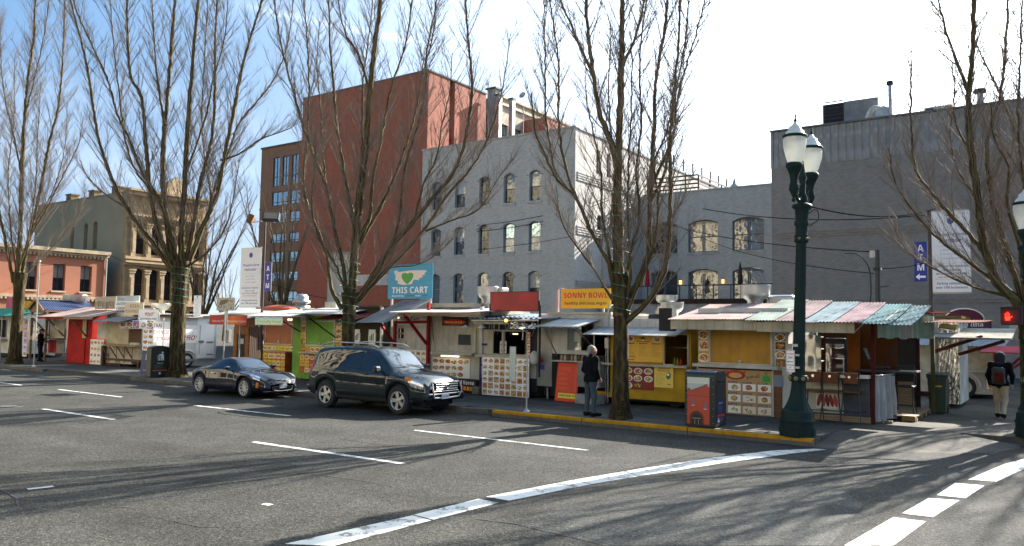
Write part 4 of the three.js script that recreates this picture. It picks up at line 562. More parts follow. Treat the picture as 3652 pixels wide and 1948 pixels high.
// board with a print on its front
function board(t, name, x0, x1, y0, y1, z, edge, texture, th = 0.02, label) { const b = part(t, name, bx(x0, x1, y0, y1, z - th, z), edge, label); if (texture) part(b, 'print', poster(x1 - x0 - 0.006, y1 - y0 - 0.006, (x0 + x1) / 2, (y0 + y1) / 2, z + 0.003), std([1, 1, 1], 0.55, { map: texture })); return b; }
const FOOD = [['#8a3b14', '#c8741f', '#e0a23a', '#5d2a10'], ['#b5651d', '#e8b35a', '#7a8f2a', '#c23b22'], ['#d98e32', '#f0c96a', '#8a4a1a', '#3f6b1f'], ['#a8321c', '#d8572a', '#f2d38a', '#5b7a22'], ['#6b3a1c', '#9a5a2a', '#d9b06a', '#b03a24'], ['#c9a86a', '#efe2b8', '#7f9a3a', '#a5482a']];
function dish(c, x, y, w, h, plate = true) {
  const f = FOOD[Math.floor(rnd() * FOOD.length)], cx0 = x + w * rr(0.46, 0.54), cy0 = y + h * rr(0.5, 0.58), R = Math.min(w, h) * 0.5; plate = plate && rnd() < 0.6;
  if (plate) { c.fillStyle = '#f2efe6'; c.beginPath(); c.ellipse(cx0, cy0, R * 1.18, R * 0.95, 0, 0, 7); c.fill(); c.fillStyle = 'rgba(120,80,50,.55)'; c.beginPath(); c.ellipse(cx0, cy0, R * 0.95, R * 0.74, 0, 0, 7); c.fill(); }
  for (let k = 0; k < 34; k++) { const a = rnd() * 6.28, d = Math.sqrt(rnd()) * R * 0.86; c.fillStyle = f[Math.floor(rnd() * f.length)]; c.beginPath(); c.ellipse(cx0 + Math.cos(a) * d, cy0 + Math.sin(a) * d * 0.75, R * rr(0.1, 0.32), R * rr(0.07, 0.2), rnd() * 3, 0, 7); c.fill(); }
}
function menu(w, h, cols, rows, o = {}) {
  return canvasTex(w, h, (c) => { seed = o.seed || 5; c.fillStyle = o.bg || '#f3f1ea'; c.fillRect(0, 0, w, h); const t0 = o.top || 0, cw = w / cols, ch = (h - t0) / rows, g = o.gap ?? 4; if (o.head) o.head(c, w, t0);
    for (let j = 0; j < rows; j++) for (let i = 0; i < cols; i++) { const x = i * cw + g, y = t0 + j * ch + g, ww = cw - 2 * g, hh = ch - 2 * g, cap = o.cap ? hh * o.cap : 0; if (o.skip && o.skip(i, j)) continue; c.fillStyle = o.cell ? o.cell[Math.floor(rnd() * o.cell.length)] : '#d9cdb8'; c.fillRect(x, y + cap, ww, hh - cap); if (cap) { c.fillStyle = o.capc || '#3b1f14'; c.fillRect(x, y, ww * 0.7, cap * 0.8); c.fillStyle = '#f4f0e4'; for (let q = 0; q < 5; q++) c.fillRect(x + ww * (0.06 + q * 0.12), y + cap * 0.3, ww * 0.08, cap * 0.25); } c.save(); c.beginPath(); c.rect(x, y + cap, ww, hh - cap); c.clip(); dish(c, x, y + cap, ww, hh - cap, o.plate !== false); c.restore(); } });
}
const scribble = (c, x, y, w, n, s, colr) => { c.strokeStyle = colr; c.lineWidth = Math.max(1.5, s * 0.16); for (let k = 0; k < n; k++) { c.beginPath(); let px = x; c.moveTo(px, y + k * s * 1.5); while (px < x + w * (0.55 + 0.45 * hash2(k, y | 0))) { px += s * 0.35; c.lineTo(px, y + k * s * 1.5 + (hash2(px | 0, k) - 0.5) * s * 0.7); } c.stroke(); } };
const words = (w, h, bg, list, pre) => canvasTex(w, h, (c) => { c.fillStyle = bg; c.fillRect(0, 0, w, h); if (pre) pre(c, w, h); c.textBaseline = 'middle'; c.textAlign = 'center'; for (const [t, x, y, s, colr, font = 'bold', fit] of list) { c.font = `${font} ${s}px sans-serif`; c.fillStyle = colr; if (fit) c.fillText(t, x * w, y * h, fit * w); else c.fillText(t, x * w, y * h); } });
// roof exhaust: spun metal bowl on a curb
function fan(t, x, y, z, r, h = r * 1.1, lab) { const f = part(t, 'exhaust_fan', at(lathe([[r * 0.5, 0], [r * 0.52, h * 0.28], [r * 0.82, h * 0.42], [r * 0.98, h * 0.6], [r * 1.0, h * 0.97], [r * 1.04, h * 1.0], [r * 0.97, h], [r * 0.94, h * 0.66], [r * 0.4, h * 0.5], [r * 0.1, h * 0.5]], 26), x, y, z), M.steel, lab); part(f, 'curb', bx(x - r * 0.62, x + r * 0.62, y - 0.12, y + 0.02, z - r * 0.62, z + r * 0.62), M.galv); return f; }
function mushroom(t, x, y, z, r) { const f = part(t, 'roof_vent', at(lathe([[r * 0.9, 0], [r * 0.9, r * 0.25], [r * 0.6, r * 0.3], [r * 0.6, r * 0.45], [r * 0.95, r * 0.5], [r * 0.92, r * 0.75], [r * 0.7, r * 0.82], [r * 0.72, r * 1.1], [r * 0.55, r * 1.45], [0, r * 1.5]], 24), x, y, z), M.steel); part(f, 'curb', bx(x - r, x + r, y - 0.15, y + 0.01, z - r, z + r), M.galv); return f; }
function wheelParts(t, x, y, z, r, w, axis, rimMat) { const turn = (g) => axis === 'x' ? g.rotateZ(-PI / 2) : g.rotateX(PI / 2); const ty = part(t, 'wheel', at(turn(lathe([[r * 0.62, -w / 2], [r * 0.93, -w / 2], [r, -w * 0.3], [r, w * 0.3], [r * 0.93, w / 2], [r * 0.62, w / 2]], 28)), x, y, z), M.rubber); part(ty, 'rim', at(turn(lathe([[0.02, w * 0.32], [r * 0.2, w * 0.34], [r * 0.3, w * 0.2], [r * 0.48, w * 0.26], [r * 0.6, w * 0.46], [r * 0.64, w * 0.46]], 20)), x, y, z), rimMat); return ty; }
const tileLamp = std([0.9, 0.85, 0.7], 0.4, { emissive: col([1, 0.9, 0.6]), emissiveIntensity: 0.35 });
const teal = dirty([0.03, 0.2, 0.17]), redP = dirty([0.50, 0.018, 0.012], 0.5), brownWood = wood([0.20, 0.09, 0.035]);
// ---------------------------------------------------------------- Egyptian corner cart
{
  const Z = -20.35, t = thing('corner_food_cart', 'corner food cart with yellow shutter and pastel corrugated roof', 'food cart', [-6.2, 0.15, Z]);
  const x0 = -8.174, x1 = -5.794, sx0 = -7.808, sx1 = -6.22, sy0 = 1.464, sy1 = 2.331, cy = 1.385;
  part(t, 'body', shell(x0, x1, 0.3, 2.9, Z, -23.2), M.white);
  const sh = part(t, 'shutter', bx(sx0, sx1, sy0, sy1, Z + 0.003, Z + 0.03), std([0.56, 0.29, 0.008], 0.5, { map: grimeT })); part(sh, 'latch', bx((sx0 + sx1) / 2 - 0.04, (sx0 + sx1) / 2 + 0.04, sy0 + 0.02, sy0 + 0.08, Z + 0.031, Z + 0.06), M.galv);
  part(t, 'shutter_frame', frameG(sx0, sx1, sy0, sy1, Z + 0.003, Z + 0.055, 0.05), M.white);
  part(t, 'counter_shelf', bx(x0 - 0.06, -5.98, cy - 0.04, cy + 0.045, Z + 0.004, Z + 0.26), M.white);
  board(t, 'photo_strip', -8.16, sx0 - 0.06, sy0 - 0.02, sy1 + 0.02, Z + 0.022, M.white, menu(96, 300, 1, 3, { bg: '#c9a24a', cell: ['#caa04a', '#d8d2c8', '#c6952f'], seed: 71 }), 0.018);
  board(t, 'photo_strip', -6.117, -5.836, 1.403, 2.265, Z + 0.03, M.white, menu(100, 340, 1, 4, { bg: '#d8d8cc', cell: ['#4a3a22', '#6a5a3a'], seed: 72 }), 0.025);
  const bx0 = -8.151, bx1 = -6.182, by0 = 0.151, by1 = cy - 0.05;
  const egT = menu(640, 400, 5, 3, { top: 108, bg: '#b08a5c', cell: ['#e6e0d4', '#ddd2bd', '#efe9dd'], cap: 0.2, seed: 73, gap: 9, head: (c, w) => { c.fillStyle = '#3a1410'; c.fillRect(0, 0, w, 14); seed = 9; for (let k = 0; k < 60; k++) { c.strokeStyle = `rgba(90,55,25,${rr(0.08, 0.3)})`; c.beginPath(); const x = rnd() * w; c.moveTo(x, 14); c.lineTo(x + rr(-6, 6), 400); c.stroke(); }
    c.fillStyle = '#8a1a10'; c.beginPath(); c.ellipse(330, 60, 86, 40, 0, 0, 7); c.fill(); c.fillStyle = '#d99a4a'; c.beginPath(); c.ellipse(330, 62, 58, 24, 0, 0, 7); c.fill(); c.fillStyle = '#c8a45a'; c.beginPath(); c.moveTo(300, 74); c.lineTo(322, 46); c.lineTo(342, 74); c.fill(); c.fillStyle = '#8aa0b0'; c.beginPath(); c.moveTo(330, 74); c.lineTo(348, 52); c.lineTo(366, 74); c.fill(); for (let k = 0; k < 10; k++) { c.fillStyle = '#c2331c'; c.beginPath(); c.arc(250 + k * 18, 28 + 6 * Math.sin(k), 9, 0, 7); c.fill(); }
    c.strokeStyle = '#1d4a1c'; c.lineWidth = 5; c.lineCap = 'round'; c.beginPath(); c.moveTo(532, 40); c.lineTo(532, 72); c.lineTo(522, 72); c.moveTo(518, 44); c.lineTo(518, 72); c.lineTo(508, 72); c.bezierCurveTo(512, 56, 500, 56, 502, 72); c.lineTo(476, 72); c.bezierCurveTo(486, 54, 466, 60, 470, 74); c.bezierCurveTo(466, 84, 456, 84, 450, 76); c.moveTo(462, 62); c.bezierCurveTo(448, 84, 424, 88, 428, 70); c.bezierCurveTo(440, 64, 444, 82, 430, 88); c.stroke(); c.fillStyle = '#1d4a1c'; c.fillRect(428, 92, 5, 5); c.fillRect(438, 92, 5, 5);
    c.fillStyle = '#2f9a34'; c.beginPath(); c.moveTo(556, 108); c.lineTo(560, 62); c.lineTo(580, 52); c.lineTo(600, 52); c.lineTo(624, 66); c.lineTo(628, 108); c.fill(); c.fillStyle = '#a8744e'; c.beginPath(); c.arc(590, 42, 12, 0, 7); c.fill(); c.fillStyle = '#2a7a2c'; c.beginPath(); c.arc(590, 37, 13, PI, 0); c.fill(); } });
  board(t, 'menu_board', bx0, bx1, by0, by1, Z + 0.05, M.white, egT, 0.045); part(t, 'menu_frame', frameG(bx0, bx1, by0, by1, Z + 0.052, Z + 0.075, 0.035), M.white);
  const px0 = -6.219, px1 = -5.952; const pp = part(t, 'plank_panel', bx(px0, px1, by0 - 0.02, by1 - 0.02, Z + 0.004, Z + 0.045), wood([0.36, 0.14, 0.05])); part(pp, 'picture', bx(px0 + 0.06, px1 + 0.04, by1 - 0.42, by1 - 0.13, Z + 0.046, Z + 0.056), std([0.16, 0.2, 0.24], 0.5)); part(t, 'end_panel', bx(px1 + 0.02, x1 + 0.1, 0.3, 2.0, Z + 0.004, Z + 0.03), M.white);
  // fascia and roof of overlapping corrugated sheets
  const fz = -19.15, f0 = -8.439, f1 = -3.977, fb = 2.321, ft = 2.557, xm = -6.2;
  part(t, 'fascia_board', bx(f0, xm - 0.006, fb, ft, fz - 0.03, fz), M.cream); part(t, 'fascia_board', bx(xm, f1, fb - 0.03, ft - 0.03, fz - 0.03, fz), M.cream); part(t, 'side_fascia', bx(f0 - 0.03, f0, fb, ft, -22.5, fz), M.dark);
  const ridgeY = 3.115, cs = (n, x0_, x1_, A, B, c, dx, s) => part(t, n, corr(x0_, x1_, A, B, 0.076, 0.011, dx, s), matte(c));
  const ey = ft + 0.02, pinkA = [0.43, 0.335, 0.32], pinkB = [0.42, 0.34, 0.325], xa = -8.491;
  cs('roof_sheet', xa, xa + 1.05, [-19.05, ey], [-22.0, ridgeY - 0.06], pinkA, 0, 0.02); cs('roof_sheet', xa + 1.0, xa + 2.0, [-19.05, ey + 0.012], [-22.0, ridgeY - 0.04], pinkB, 0, 0.02);
  const xb = -6.434; const seq = [[0, 0.72, [0.32, 0.365, 0.34], 0.02], [0.66, 0.7, [0.33, 0.27, 0.275], 0.03], [1.3, 0.72, [0.26, 0.32, 0.36], 0.015], [1.96, 0.66, [0.33, 0.255, 0.28], 0.03], [2.55, 0.7, [0.19, 0.28, 0.3], 0.0], [3.12, 0.55, [0.25, 0.33, 0.35], -0.02]];
  seq.forEach(([o, w, c, dy], i) => cs('roof_sheet', xb + o, xb + o + w, [-18.92, ey - 0.02 + dy * 0.5 - i * 0.012], [-22.05, ridgeY + 0.05 + dy * 0.5 - i * 0.03], c, 0, 0.02 + 0.01 * (i % 2)));
  part(t, 'rafter', [0, 1, 2, 3, 4, 5].map((k) => beam([f0 + 0.3 + k * 0.95, ft - 0.05, fz - 0.05], [f0 + 0.3 + k * 0.95, ridgeY - 0.15, -22.0], 0.05, 0.08)), M.plank).userData.kind = 'stuff';
  fan(t, -7.293, ridgeY - 0.12, -22.4, 0.42, 0.62, 'large round steel exhaust bowl over the pink roof');
  const vt = part(t, 'roof_hood', rbx(-7.045, -6.278, ridgeY - 0.25, ridgeY + 0.22, -23.2, -22.6, 0.1, 4), M.steel); part(vt, 'motor', bar([-7.093, ridgeY + 0.1, -22.5], [-7.013, ridgeY + 0.16, -22.5], 0.09), M.dark);
  part(t, 'speaker_box', bx(f0 - 0.42, f0 - 0.05, fb - 0.05, fb + 0.55, fz - 0.5, fz - 0.2), M.black);
  // open eating bay with bar
  const bz = -20.35, e1 = -3.85, ty = 1.273;
  part(t, 'bar_top', bx(x1 + 0.1, e1 - 0.03, ty - 0.05, ty + 0.02, bz - 0.1, bz + 0.3), M.white); part(t, 'bar_front', bx(x1 + 0.101, -4.501, 0.34, ty - 0.051, bz - 0.06, bz), M.cream); part(t, 'bar_front', bx(-4.491, e1 - 0.05, 0.3, ty - 0.051, bz - 0.065, bz - 0.005), dirty([0.09, 0.09, 0.1]));
  board(t, 'meat_poster', -5.137, -4.626, 0.442, 0.822, bz + 0.008, M.dark, canvasTex(128, 128, (c) => { c.fillStyle = '#c9bfae'; c.fillRect(0, 0, 128, 128); seed = 4; for (let k = 0; k < 5; k++) { c.fillStyle = ['#7a1d14', '#a33a22', '#5a120e'][k % 3]; c.beginPath(); c.ellipse(20 + k * 24, 60, 12, 52, rr(-0.2, 0.2), 0, 7); c.fill(); } }), 0.006);
  part(t, 'skid', bx(x1 + 0.1, e1, 0.16, 0.29, bz - 0.2, bz - 0.02), M.plankPale);
  part(t, 'corner_post', beam([e1, 0.15, bz - 0.05], [e1 + 0.04, 2.75, bz - 0.05], 0.085), dirty([0.09, 0.015, 0.015]));
  part(t, 'shelf_glass', bx(-5.501, -5.067, ty + 0.02, ty + 0.95, -20.62, -20.6), glass([0.12, 0.125, 0.12], { transparent: false })); part(t, 'shelf', [0.3, 0.6, 0.9].map((k) => bx(-5.501, -5.067, ty + k, ty + k + 0.02, -20.9, -20.63)), M.white).userData.kind = 'stuff';
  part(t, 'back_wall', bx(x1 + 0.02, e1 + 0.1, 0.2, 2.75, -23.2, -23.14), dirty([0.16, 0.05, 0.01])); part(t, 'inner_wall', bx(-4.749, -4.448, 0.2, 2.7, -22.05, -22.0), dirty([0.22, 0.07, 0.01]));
  const fr = part(t, 'drinks_fridge', rbx(-5.324, -4.804, 0.25, 2.15, -22.7, -22.05, 0.03), M.black); part(fr, 'glass_door', bx(-5.295, -4.832, 0.7, 2.0, -22.049, -22.03), glass([0.05, 0.015, 0.02])); part(fr, 'handle', bx(-4.86, -4.832, 1.1, 1.6, -22.03, -21.99), M.galv);
  part(t, 'stay_wire', [bar([f1, fb, fz], [e1 + 0.04, 2.72, bz], 0.012), bar([e1 + 0.04, 2.7, bz], [-3.389, 2.74, -20.8], 0.02)], M.galv);
}
// roofed side bay on the corner: valance, curtain, deck, upturned table
{
  const t = thing('side_bay', 'ramshackle covered side bay with green valance next to the bar stools', 'shelter', [-3.6, 0.15, -22.2]);
  const A = [-3.78, -20.55], B = [-3.02, -24.2], yb = 2.2, yt = 2.78, gm = dirty([0.28, 0.38, 0.29], 0.9), gp = dirty([0.42, 0.38, 0.33], 0.9); const segs = [[0, 0.33, gm, -0.02], [0.33, 0.62, gp, -0.03], [0.62, 1, gm, -0.01]];
  for (const [a, b, m, o] of segs) { const n = 20, pos = [], idx = []; for (let j = 0; j <= 1; j++) for (let i = 0; i <= n; i++) { const s = a + (b - a) * i / n, w = 0.025 * Math.sin(s * 60) + 0.012 * Math.sin(s * 140); pos.push(A[0] + (B[0] - A[0]) * s + w + 0.03, j ? yt : yb + o + 0.02 * Math.sin(s * 25), A[1] + (B[1] - A[1]) * s); } for (let i = 0; i < n; i++) idx.push(i, i + 1, i + n + 1, i + 1, i + n + 2, i + n + 1); const g = new THREE.BufferGeometry(); g.setAttribute('position', new THREE.Float32BufferAttribute(pos, 3)); g.setIndex(idx); g.computeVertexNormals(); part(t, 'valance', muv(g), new THREE.MeshStandardMaterial({ color: m.color, map: grimeT, roughness: 0.9, side: THREE.DoubleSide })); }
  const tops = [[-3.55, -21.3, -3.0, -22.4, [0.12, 0.035, 0.03], 2.84], [-3.8, -22.2, -2.7, -23.6, [0.10, 0.035, 0.03], 2.86], [-3.6, -23.4, -1.9, -24.9, [0.30, 0.2, 0.17], 2.66]]; for (const [a, b, c, d, k, y] of tops) part(t, 'roof_sheet', corr(a, c, [b, y - 0.05], [d, y + 0.03], 0.076, 0.01, 0.25, 0.015), matte(k));
  part(t, 'rear_post', bx(-3.1, -3.0, 0.15, 2.75, -24.3, -24.2), dirty([0.11, 0.1, 0.04])); part(t, 'inner_post', bx(-3.45, -3.36, 0.3, 2.7, -24.25, -24.16), dirty([0.05, 0.02, 0.02])); part(t, 'rear_wall', bx(-5.6, -3.46, 0.3, 2.7, -24.3, -24.22), dirty([0.05, 0.045, 0.04])); part(t, 'plywood_sheet', bx(-3.95, -3.5, 0.35, 1.35, -24.1, -24.05), M.plankPale); part(t, 'cross_rail', bx(-4.2, -3.1, 0.62, 0.72, -24.15, -24.06), dirty([0.06, 0.02, 0.02]));
  // grey curtain with folds, on the corner
  const n = 40, pos = [], idx = [], a0 = [-3.86, -20.42], a1 = [-3.66, -21.95]; for (let j = 0; j <= 8; j++) for (let i = 0; i <= n; i++) { const s = i / n, f = (0.5 + 0.5 * j / 8) * 0.1 * Math.sin(s * 23 + 0.6 * Math.sin(s * 9)) + 0.012 * Math.sin(s * 61 + j); pos.push(a0[0] + (a1[0] - a0[0]) * s + f + 0.05, 1.26 - j / 8 * 1.06 + 0.02 * Math.sin(s * 12), a0[1] + (a1[1] - a0[1]) * s); } for (let j = 0; j < 8; j++) for (let i = 0; i < n; i++) { const q = j * (n + 1) + i; idx.push(q, q + n + 1, q + 1, q + 1, q + n + 1, q + n + 2); }
  const g = new THREE.BufferGeometry(); g.setAttribute('position', new THREE.Float32BufferAttribute(pos, 3)); g.setIndex(idx); g.computeVertexNormals(); part(t, 'curtain', muv(g), std([0.36, 0.37, 0.38], 0.8, { side: THREE.DoubleSide, map: grimeT })); part(t, 'curtain_rail', bar([-3.86, 1.28, -20.42], [-3.62, 1.28, -21.98], 0.015), M.galv);
  part(t, 'table_top', bx(-4.6, -3.2, 1.3, 1.34, -23.4, -21.9), M.dark); part(t, 'table_edge', bx(-3.55, -3.18, 1.345, 1.37, -22.3, -22.2), M.white);
}
{ // deck of pallet boards
  const t = thing('pallet', 'weathered wooden pallet under the side bay', 'pallet', [-3.6, 0.15, -22.9]); for (let k = 0; k < 11; k++) part(t, 'plank', bx(-4.45 + rr(-0.02, 0.02), -3.1 + rr(-0.03, 0.02), 0.262, 0.285, -21.72 - k * 0.235 - 0.1, -21.72 - k * 0.235 + 0.1), rnd() < 0.5 ? M.plankPale : M.plank); for (const x of [-4.4, -3.8, -3.16]) for (let k = 0; k < 4; k++) part(t, 'block', bx(x - 0.05, x + 0.05, 0.16, 0.261, -21.8 - k * 0.76 - 0.1, -21.8 - k * 0.76 + 0.1), M.plankPale); part(t, 'front_block', bx(-3.42, -3.12, 0.16, 0.26, -21.68, -21.58), wood([0.5, 0.3, 0.06]));
  const u = thing('timber_offcut', 'short pale timber offcut on the ground below the grey curtain', 'timber', [-3.8, 0.15, -21]); part(u, 'board', bx(-3.98, -3.68, 0.155, 0.19, -20.95, -20.75).rotateY(0), M.plankPale); part(u, 'wedge', bx(-3.62, -3.5, 0.155, 0.21, -20.9, -20.8), M.plankPale);
}
// bar stools
function stool(label, p, turn) {
  const t = thing('bar_stool', label, 'bar stool', [p[0], 0.15, p[2]], 'bar stools along the white bar'), m = std([0.015, 0.015, 0.016], 0.45), w = wood([0.30, 0.105, 0.035], 0.45); t.rotation.y = turn;
  lpart(t, 'seat', new RoundedBoxGeometry(0.4, 0.045, 0.38, 2, 0.02).translate(0, 0.74, 0), w);
  for (const s of [-1, 1]) { lpart(t, 'leg', tube([[s * 0.24, 0, 0.26], [s * 0.2, 0.4, 0.19], [s * 0.17, 0.72, 0.17]], 0.016, 6), m); lpart(t, 'leg', tube([[s * 0.23, 0, -0.24], [s * 0.19, 0.4, -0.18], [s * 0.17, 0.74, -0.17]], 0.016, 6), m); lpart(t, 'back_upright', tube([[s * 0.18, 0.7, 0.18], [s * 0.185, 0.95, 0.2], [s * 0.21, 1.2, 0.25]], 0.015, 6), m); }
  const bg = new THREE.BoxGeometry(0.46, 0.26, 0.018, 10, 1, 1), q = bg.attributes.position; for (let i = 0; i < q.count; i++) { const x = q.getX(i), y = q.getY(i); q.setX(i, x * (0.86 + 0.5 * (y + 0.13))); q.setZ(i, q.getZ(i) + 0.05 * (1 - Math.pow(x / 0.23, 2))); q.setY(i, y - 0.02 * Math.pow(x / 0.23, 2)); } bg.computeVertexNormals(); const bk = lpart(t, 'backrest', bg.rotateX(0.18).translate(0, 1.08, 0.2), w); lpart(bk, 'inlay', new THREE.CylinderGeometry(0.03, 0.03, 0.01, 14).rotateX(PI / 2).translate(0, 1.1, 0.272), M.chrome);
  lpart(t, 'foot_ring', tube([[-0.21, 0.28, 0.22], [0.21, 0.28, 0.22], [0.2, 0.28, -0.2], [-0.2, 0.28, -0.2], [-0.21, 0.28, 0.2]], 0.012, 6, 40), m);
}
stool('wooden-backed bar stool nearest the lamp post', [-5.131,0.15,-20.203], 0.12); stool('middle wooden-backed bar stool at the white bar', [-4.728,0.15,-20.261], 0.02); stool('wooden-backed bar stool nearest the dark red corner post', [-4.264,0.15,-20.292], -0.08);
{ const t = thing('patio_chair', 'black metal high chair standing on the pallet', 'chair', [-3.5, 0.29, -22.5]), m = M.dark; for (const s of [-1, 1]) { lpart(t, 'arm_frame', tube([[s * 0.25, 0.0, 0.25], [s * 0.22, 0.3, 0.12], [s * 0.2, 0.62, 0.05]], 0.016, 6), m); lpart(t, 'leg', tube([[s * 0.25, 0, -0.25], [s * 0.22, 0.3, -0.12], [s * 0.2, 0.62, -0.05]], 0.016, 6), m); lpart(t, 'armrest', tube([[s * 0.26, 0.7, -0.2], [s * 0.27, 0.92, -0.15], [s * 0.27, 0.95, 0.15], [s * 0.26, 0.7, 0.2]], 0.014, 6), m); } lpart(t, 'seat', new RoundedBoxGeometry(0.5, 0.05, 0.46, 2, 0.02).translate(0, 0.66, 0), m); lpart(t, 'backrest', new RoundedBoxGeometry(0.46, 0.42, 0.04, 2, 0.015).translate(0, 0.98, -0.22), m); }
{ const t = thing('upturned_chair', 'upturned black metal chair lying on the dark table in the side bay', 'chair', [-3.95, 1.37, -22.5]), m = M.dark; lpart(t, 'seat', new RoundedBoxGeometry(0.44, 0.04, 0.42, 2, 0.015).translate(-0.1, 0.04, 0), m); for (const s of [-1, 1]) { lpart(t, 'leg', tube([[0.05, 0.05, s * 0.18], [0.18, 0.35, s * 0.2], [0.22, 0.62, s * 0.22]], 0.014, 6), m); lpart(t, 'back_frame', tube([[-0.28, 0.05, s * 0.18], [-0.36, 0.2, s * 0.19], [-0.5, 0.55, s * 0.2]], 0.014, 6), m); } lpart(t, 'backrest', new RoundedBoxGeometry(0.03, 0.3, 0.36, 2, 0.01).rotateZ(0.35).translate(-0.42, 0.38, 0), dirty([0.2, 0.19, 0.17])); }

// ---------------------------------------------------------------- yellow cart
{
  const Z = CZ, t = thing('yellow_food_cart', 'yellow food cart with a large printed menu left of the corner cart', 'food cart', [-9.6, 0.15, Z]), ym = dirty([0.55, 0.33, 0.02], 0.5);
  const x0 = -11.374, x1 = -8.396, yb = 0.345, ys = 1.336, yt = 2.503, wx0 = -9.164, wx1 = -8.49, wy0 = ys + 0.02, wy1 = 2.17;
  part(t, 'body', shell(x0, x1, yb, yt, Z, -23.2, [[wx0, wx1, wy0, wy1]]), ym); part(t, 'upper_panel', bx(x0, x1 - 0.1, wy1 + 0.06, yt + 0.1, Z + 0.002, Z + 0.04), M.white); part(t, 'roof', bx(x0 - 0.03, x1 + 0.03, yt + 0.001, yt + 0.06, -23.2, Z - 0.05), M.galv);
  part(t, 'sill', bx(x0, wx1 + 0.05, ys - 0.06, ys, Z + 0.002, Z + 0.22), M.cream); part(t, 'chassis', bx(x0 + 0.1, x1 - 0.1, 0.25, yb - 0.002, -23, Z - 0.3), M.black);
  for (const k of [0.2, 0.8]) wheelParts(t, x0 + (x1 - x0) * k, 0.42, Z - 0.4, 0.27, 0.18, 'z', M.galv);
  const mt = canvasTex(420, 330, (c, w, h) => { c.fillStyle = '#dfae3a'; c.fillRect(0, 0, w, h); seed = 31; for (const [x, y] of [[10, 4], [300, 4]]) dish(c, x, y, 110, 75); c.fillStyle = '#1c5a2a'; c.beginPath(); c.arc(208, 38, 22, 0, 7); c.fill(); c.fillStyle = '#f2e8c8'; c.fillRect(196, 48, 24, 16); c.fillStyle = '#b0241a'; c.fillRect(140, 72, 136, 9); for (let k = 0; k < 3; k++) { c.fillStyle = '#1a3a22'; c.fillRect(30 + k * 135, 96, 90, 9); scribble(c, 30 + k * 135, 116, 96, 11, 9, '#6b5526'); } c.fillStyle = '#3a2a10'; c.fillRect(28, 262, 98, 8); c.fillRect(34, 294, 84, 8); c.strokeStyle = '#a33018'; c.lineWidth = 5; c.strokeRect(3, 3, w - 6, h - 6); });
  board(t, 'menu_sign', -10.419, -9.185, ys + 0.04, 2.14, Z + 0.03, redP, mt, 0.024);
  board(t, 'photo_board', -10.728, -9.485, 0.618, 1.253, Z + 0.03, redP, menu(360, 220, 4, 3, { bg: '#8a1a12', cell: ['#6a150e', '#7d2014'], seed: 33, skip: (i, j) => i === 3 && j === 2 }), 0.025);
  board(t, 'breakfast_sign', -9.463, -8.884, 0.708, 1.299, Z + 0.035, redP, canvasTex(220, 240, (c, w, h) => { c.fillStyle = '#e6c65a'; c.fillRect(0, 0, w, h); c.font = 'bold 27px sans-serif'; c.textAlign = 'center'; c.fillStyle = '#1f6a34'; c.fillText('BURRITOS', 116, 28); c.fillStyle = '#b8221a'; c.fillText('BREAKFAST', 112, 58, 150); scribble(c, 22, 84, 96, 10, 9, '#7a6228'); c.fillStyle = '#1f6a34'; c.beginPath(); c.ellipse(164, 106, 26, 38, 0.2, 0, 7); c.fill(); c.fillStyle = '#f5ecd0'; c.beginPath(); c.arc(160, 92, 14, 0, 7); c.fill(); c.fillStyle = '#2a2a22'; c.fillRect(150, 196, 36, 8); }), 0.03);
  part(t, 'awning', panel(x0 + 0.1, -8.448, [-19.5, 2.149], [Z + 0.01, wy1 + 0.2], 0.015), matte([0.42, 0.44, 0.46])); part(t, 'window_frame', frameG(wx0, wx1, wy0, wy1, Z + 0.002, Z + 0.03, 0.035), M.galv); part(t, 'side_strip', bx(wx1 + 0.06, x1 + 0.01, yb + 0.3, yt - 0.1, Z + 0.002, Z + 0.015), ym);
  for (const [k, c] of [[0.15, [0.5, 0.03, 0.02]], [0.24, [0.4, 0.25, 0.02]], [0.33, [0.1, 0.25, 0.05]]]) part(t, 'sauce_bottle', at(lathe([[0.03, 0], [0.033, 0.12], [0.012, 0.17], [0.008, 0.22]], 10), wx1 - k, ys, Z + 0.12), dirty(c, 0.4));
  part(t, 'inner_shelf', bx(wx0 - 0.3, wx1, ys + 0.45, ys + 0.48, -21.6, -21.2), M.galv); fan(t, -9.386, yt + 0.18, -21.4, 0.33, 0.42); fan(t, -10.094, yt + 0.5, -22.6, 0.33, 0.36); part(t, 'fan_stack', bx(-10.094 - 0.25, -10.094 + 0.25, yt + 0.06, yt + 0.38, -22.85, -22.35), M.galv); part(t, 'tarpaulin', rbx(-9.93, -9.567, yt + 0.05, yt + 0.25, -21.6, -20.9, 0.08, 3), M.dark);
}
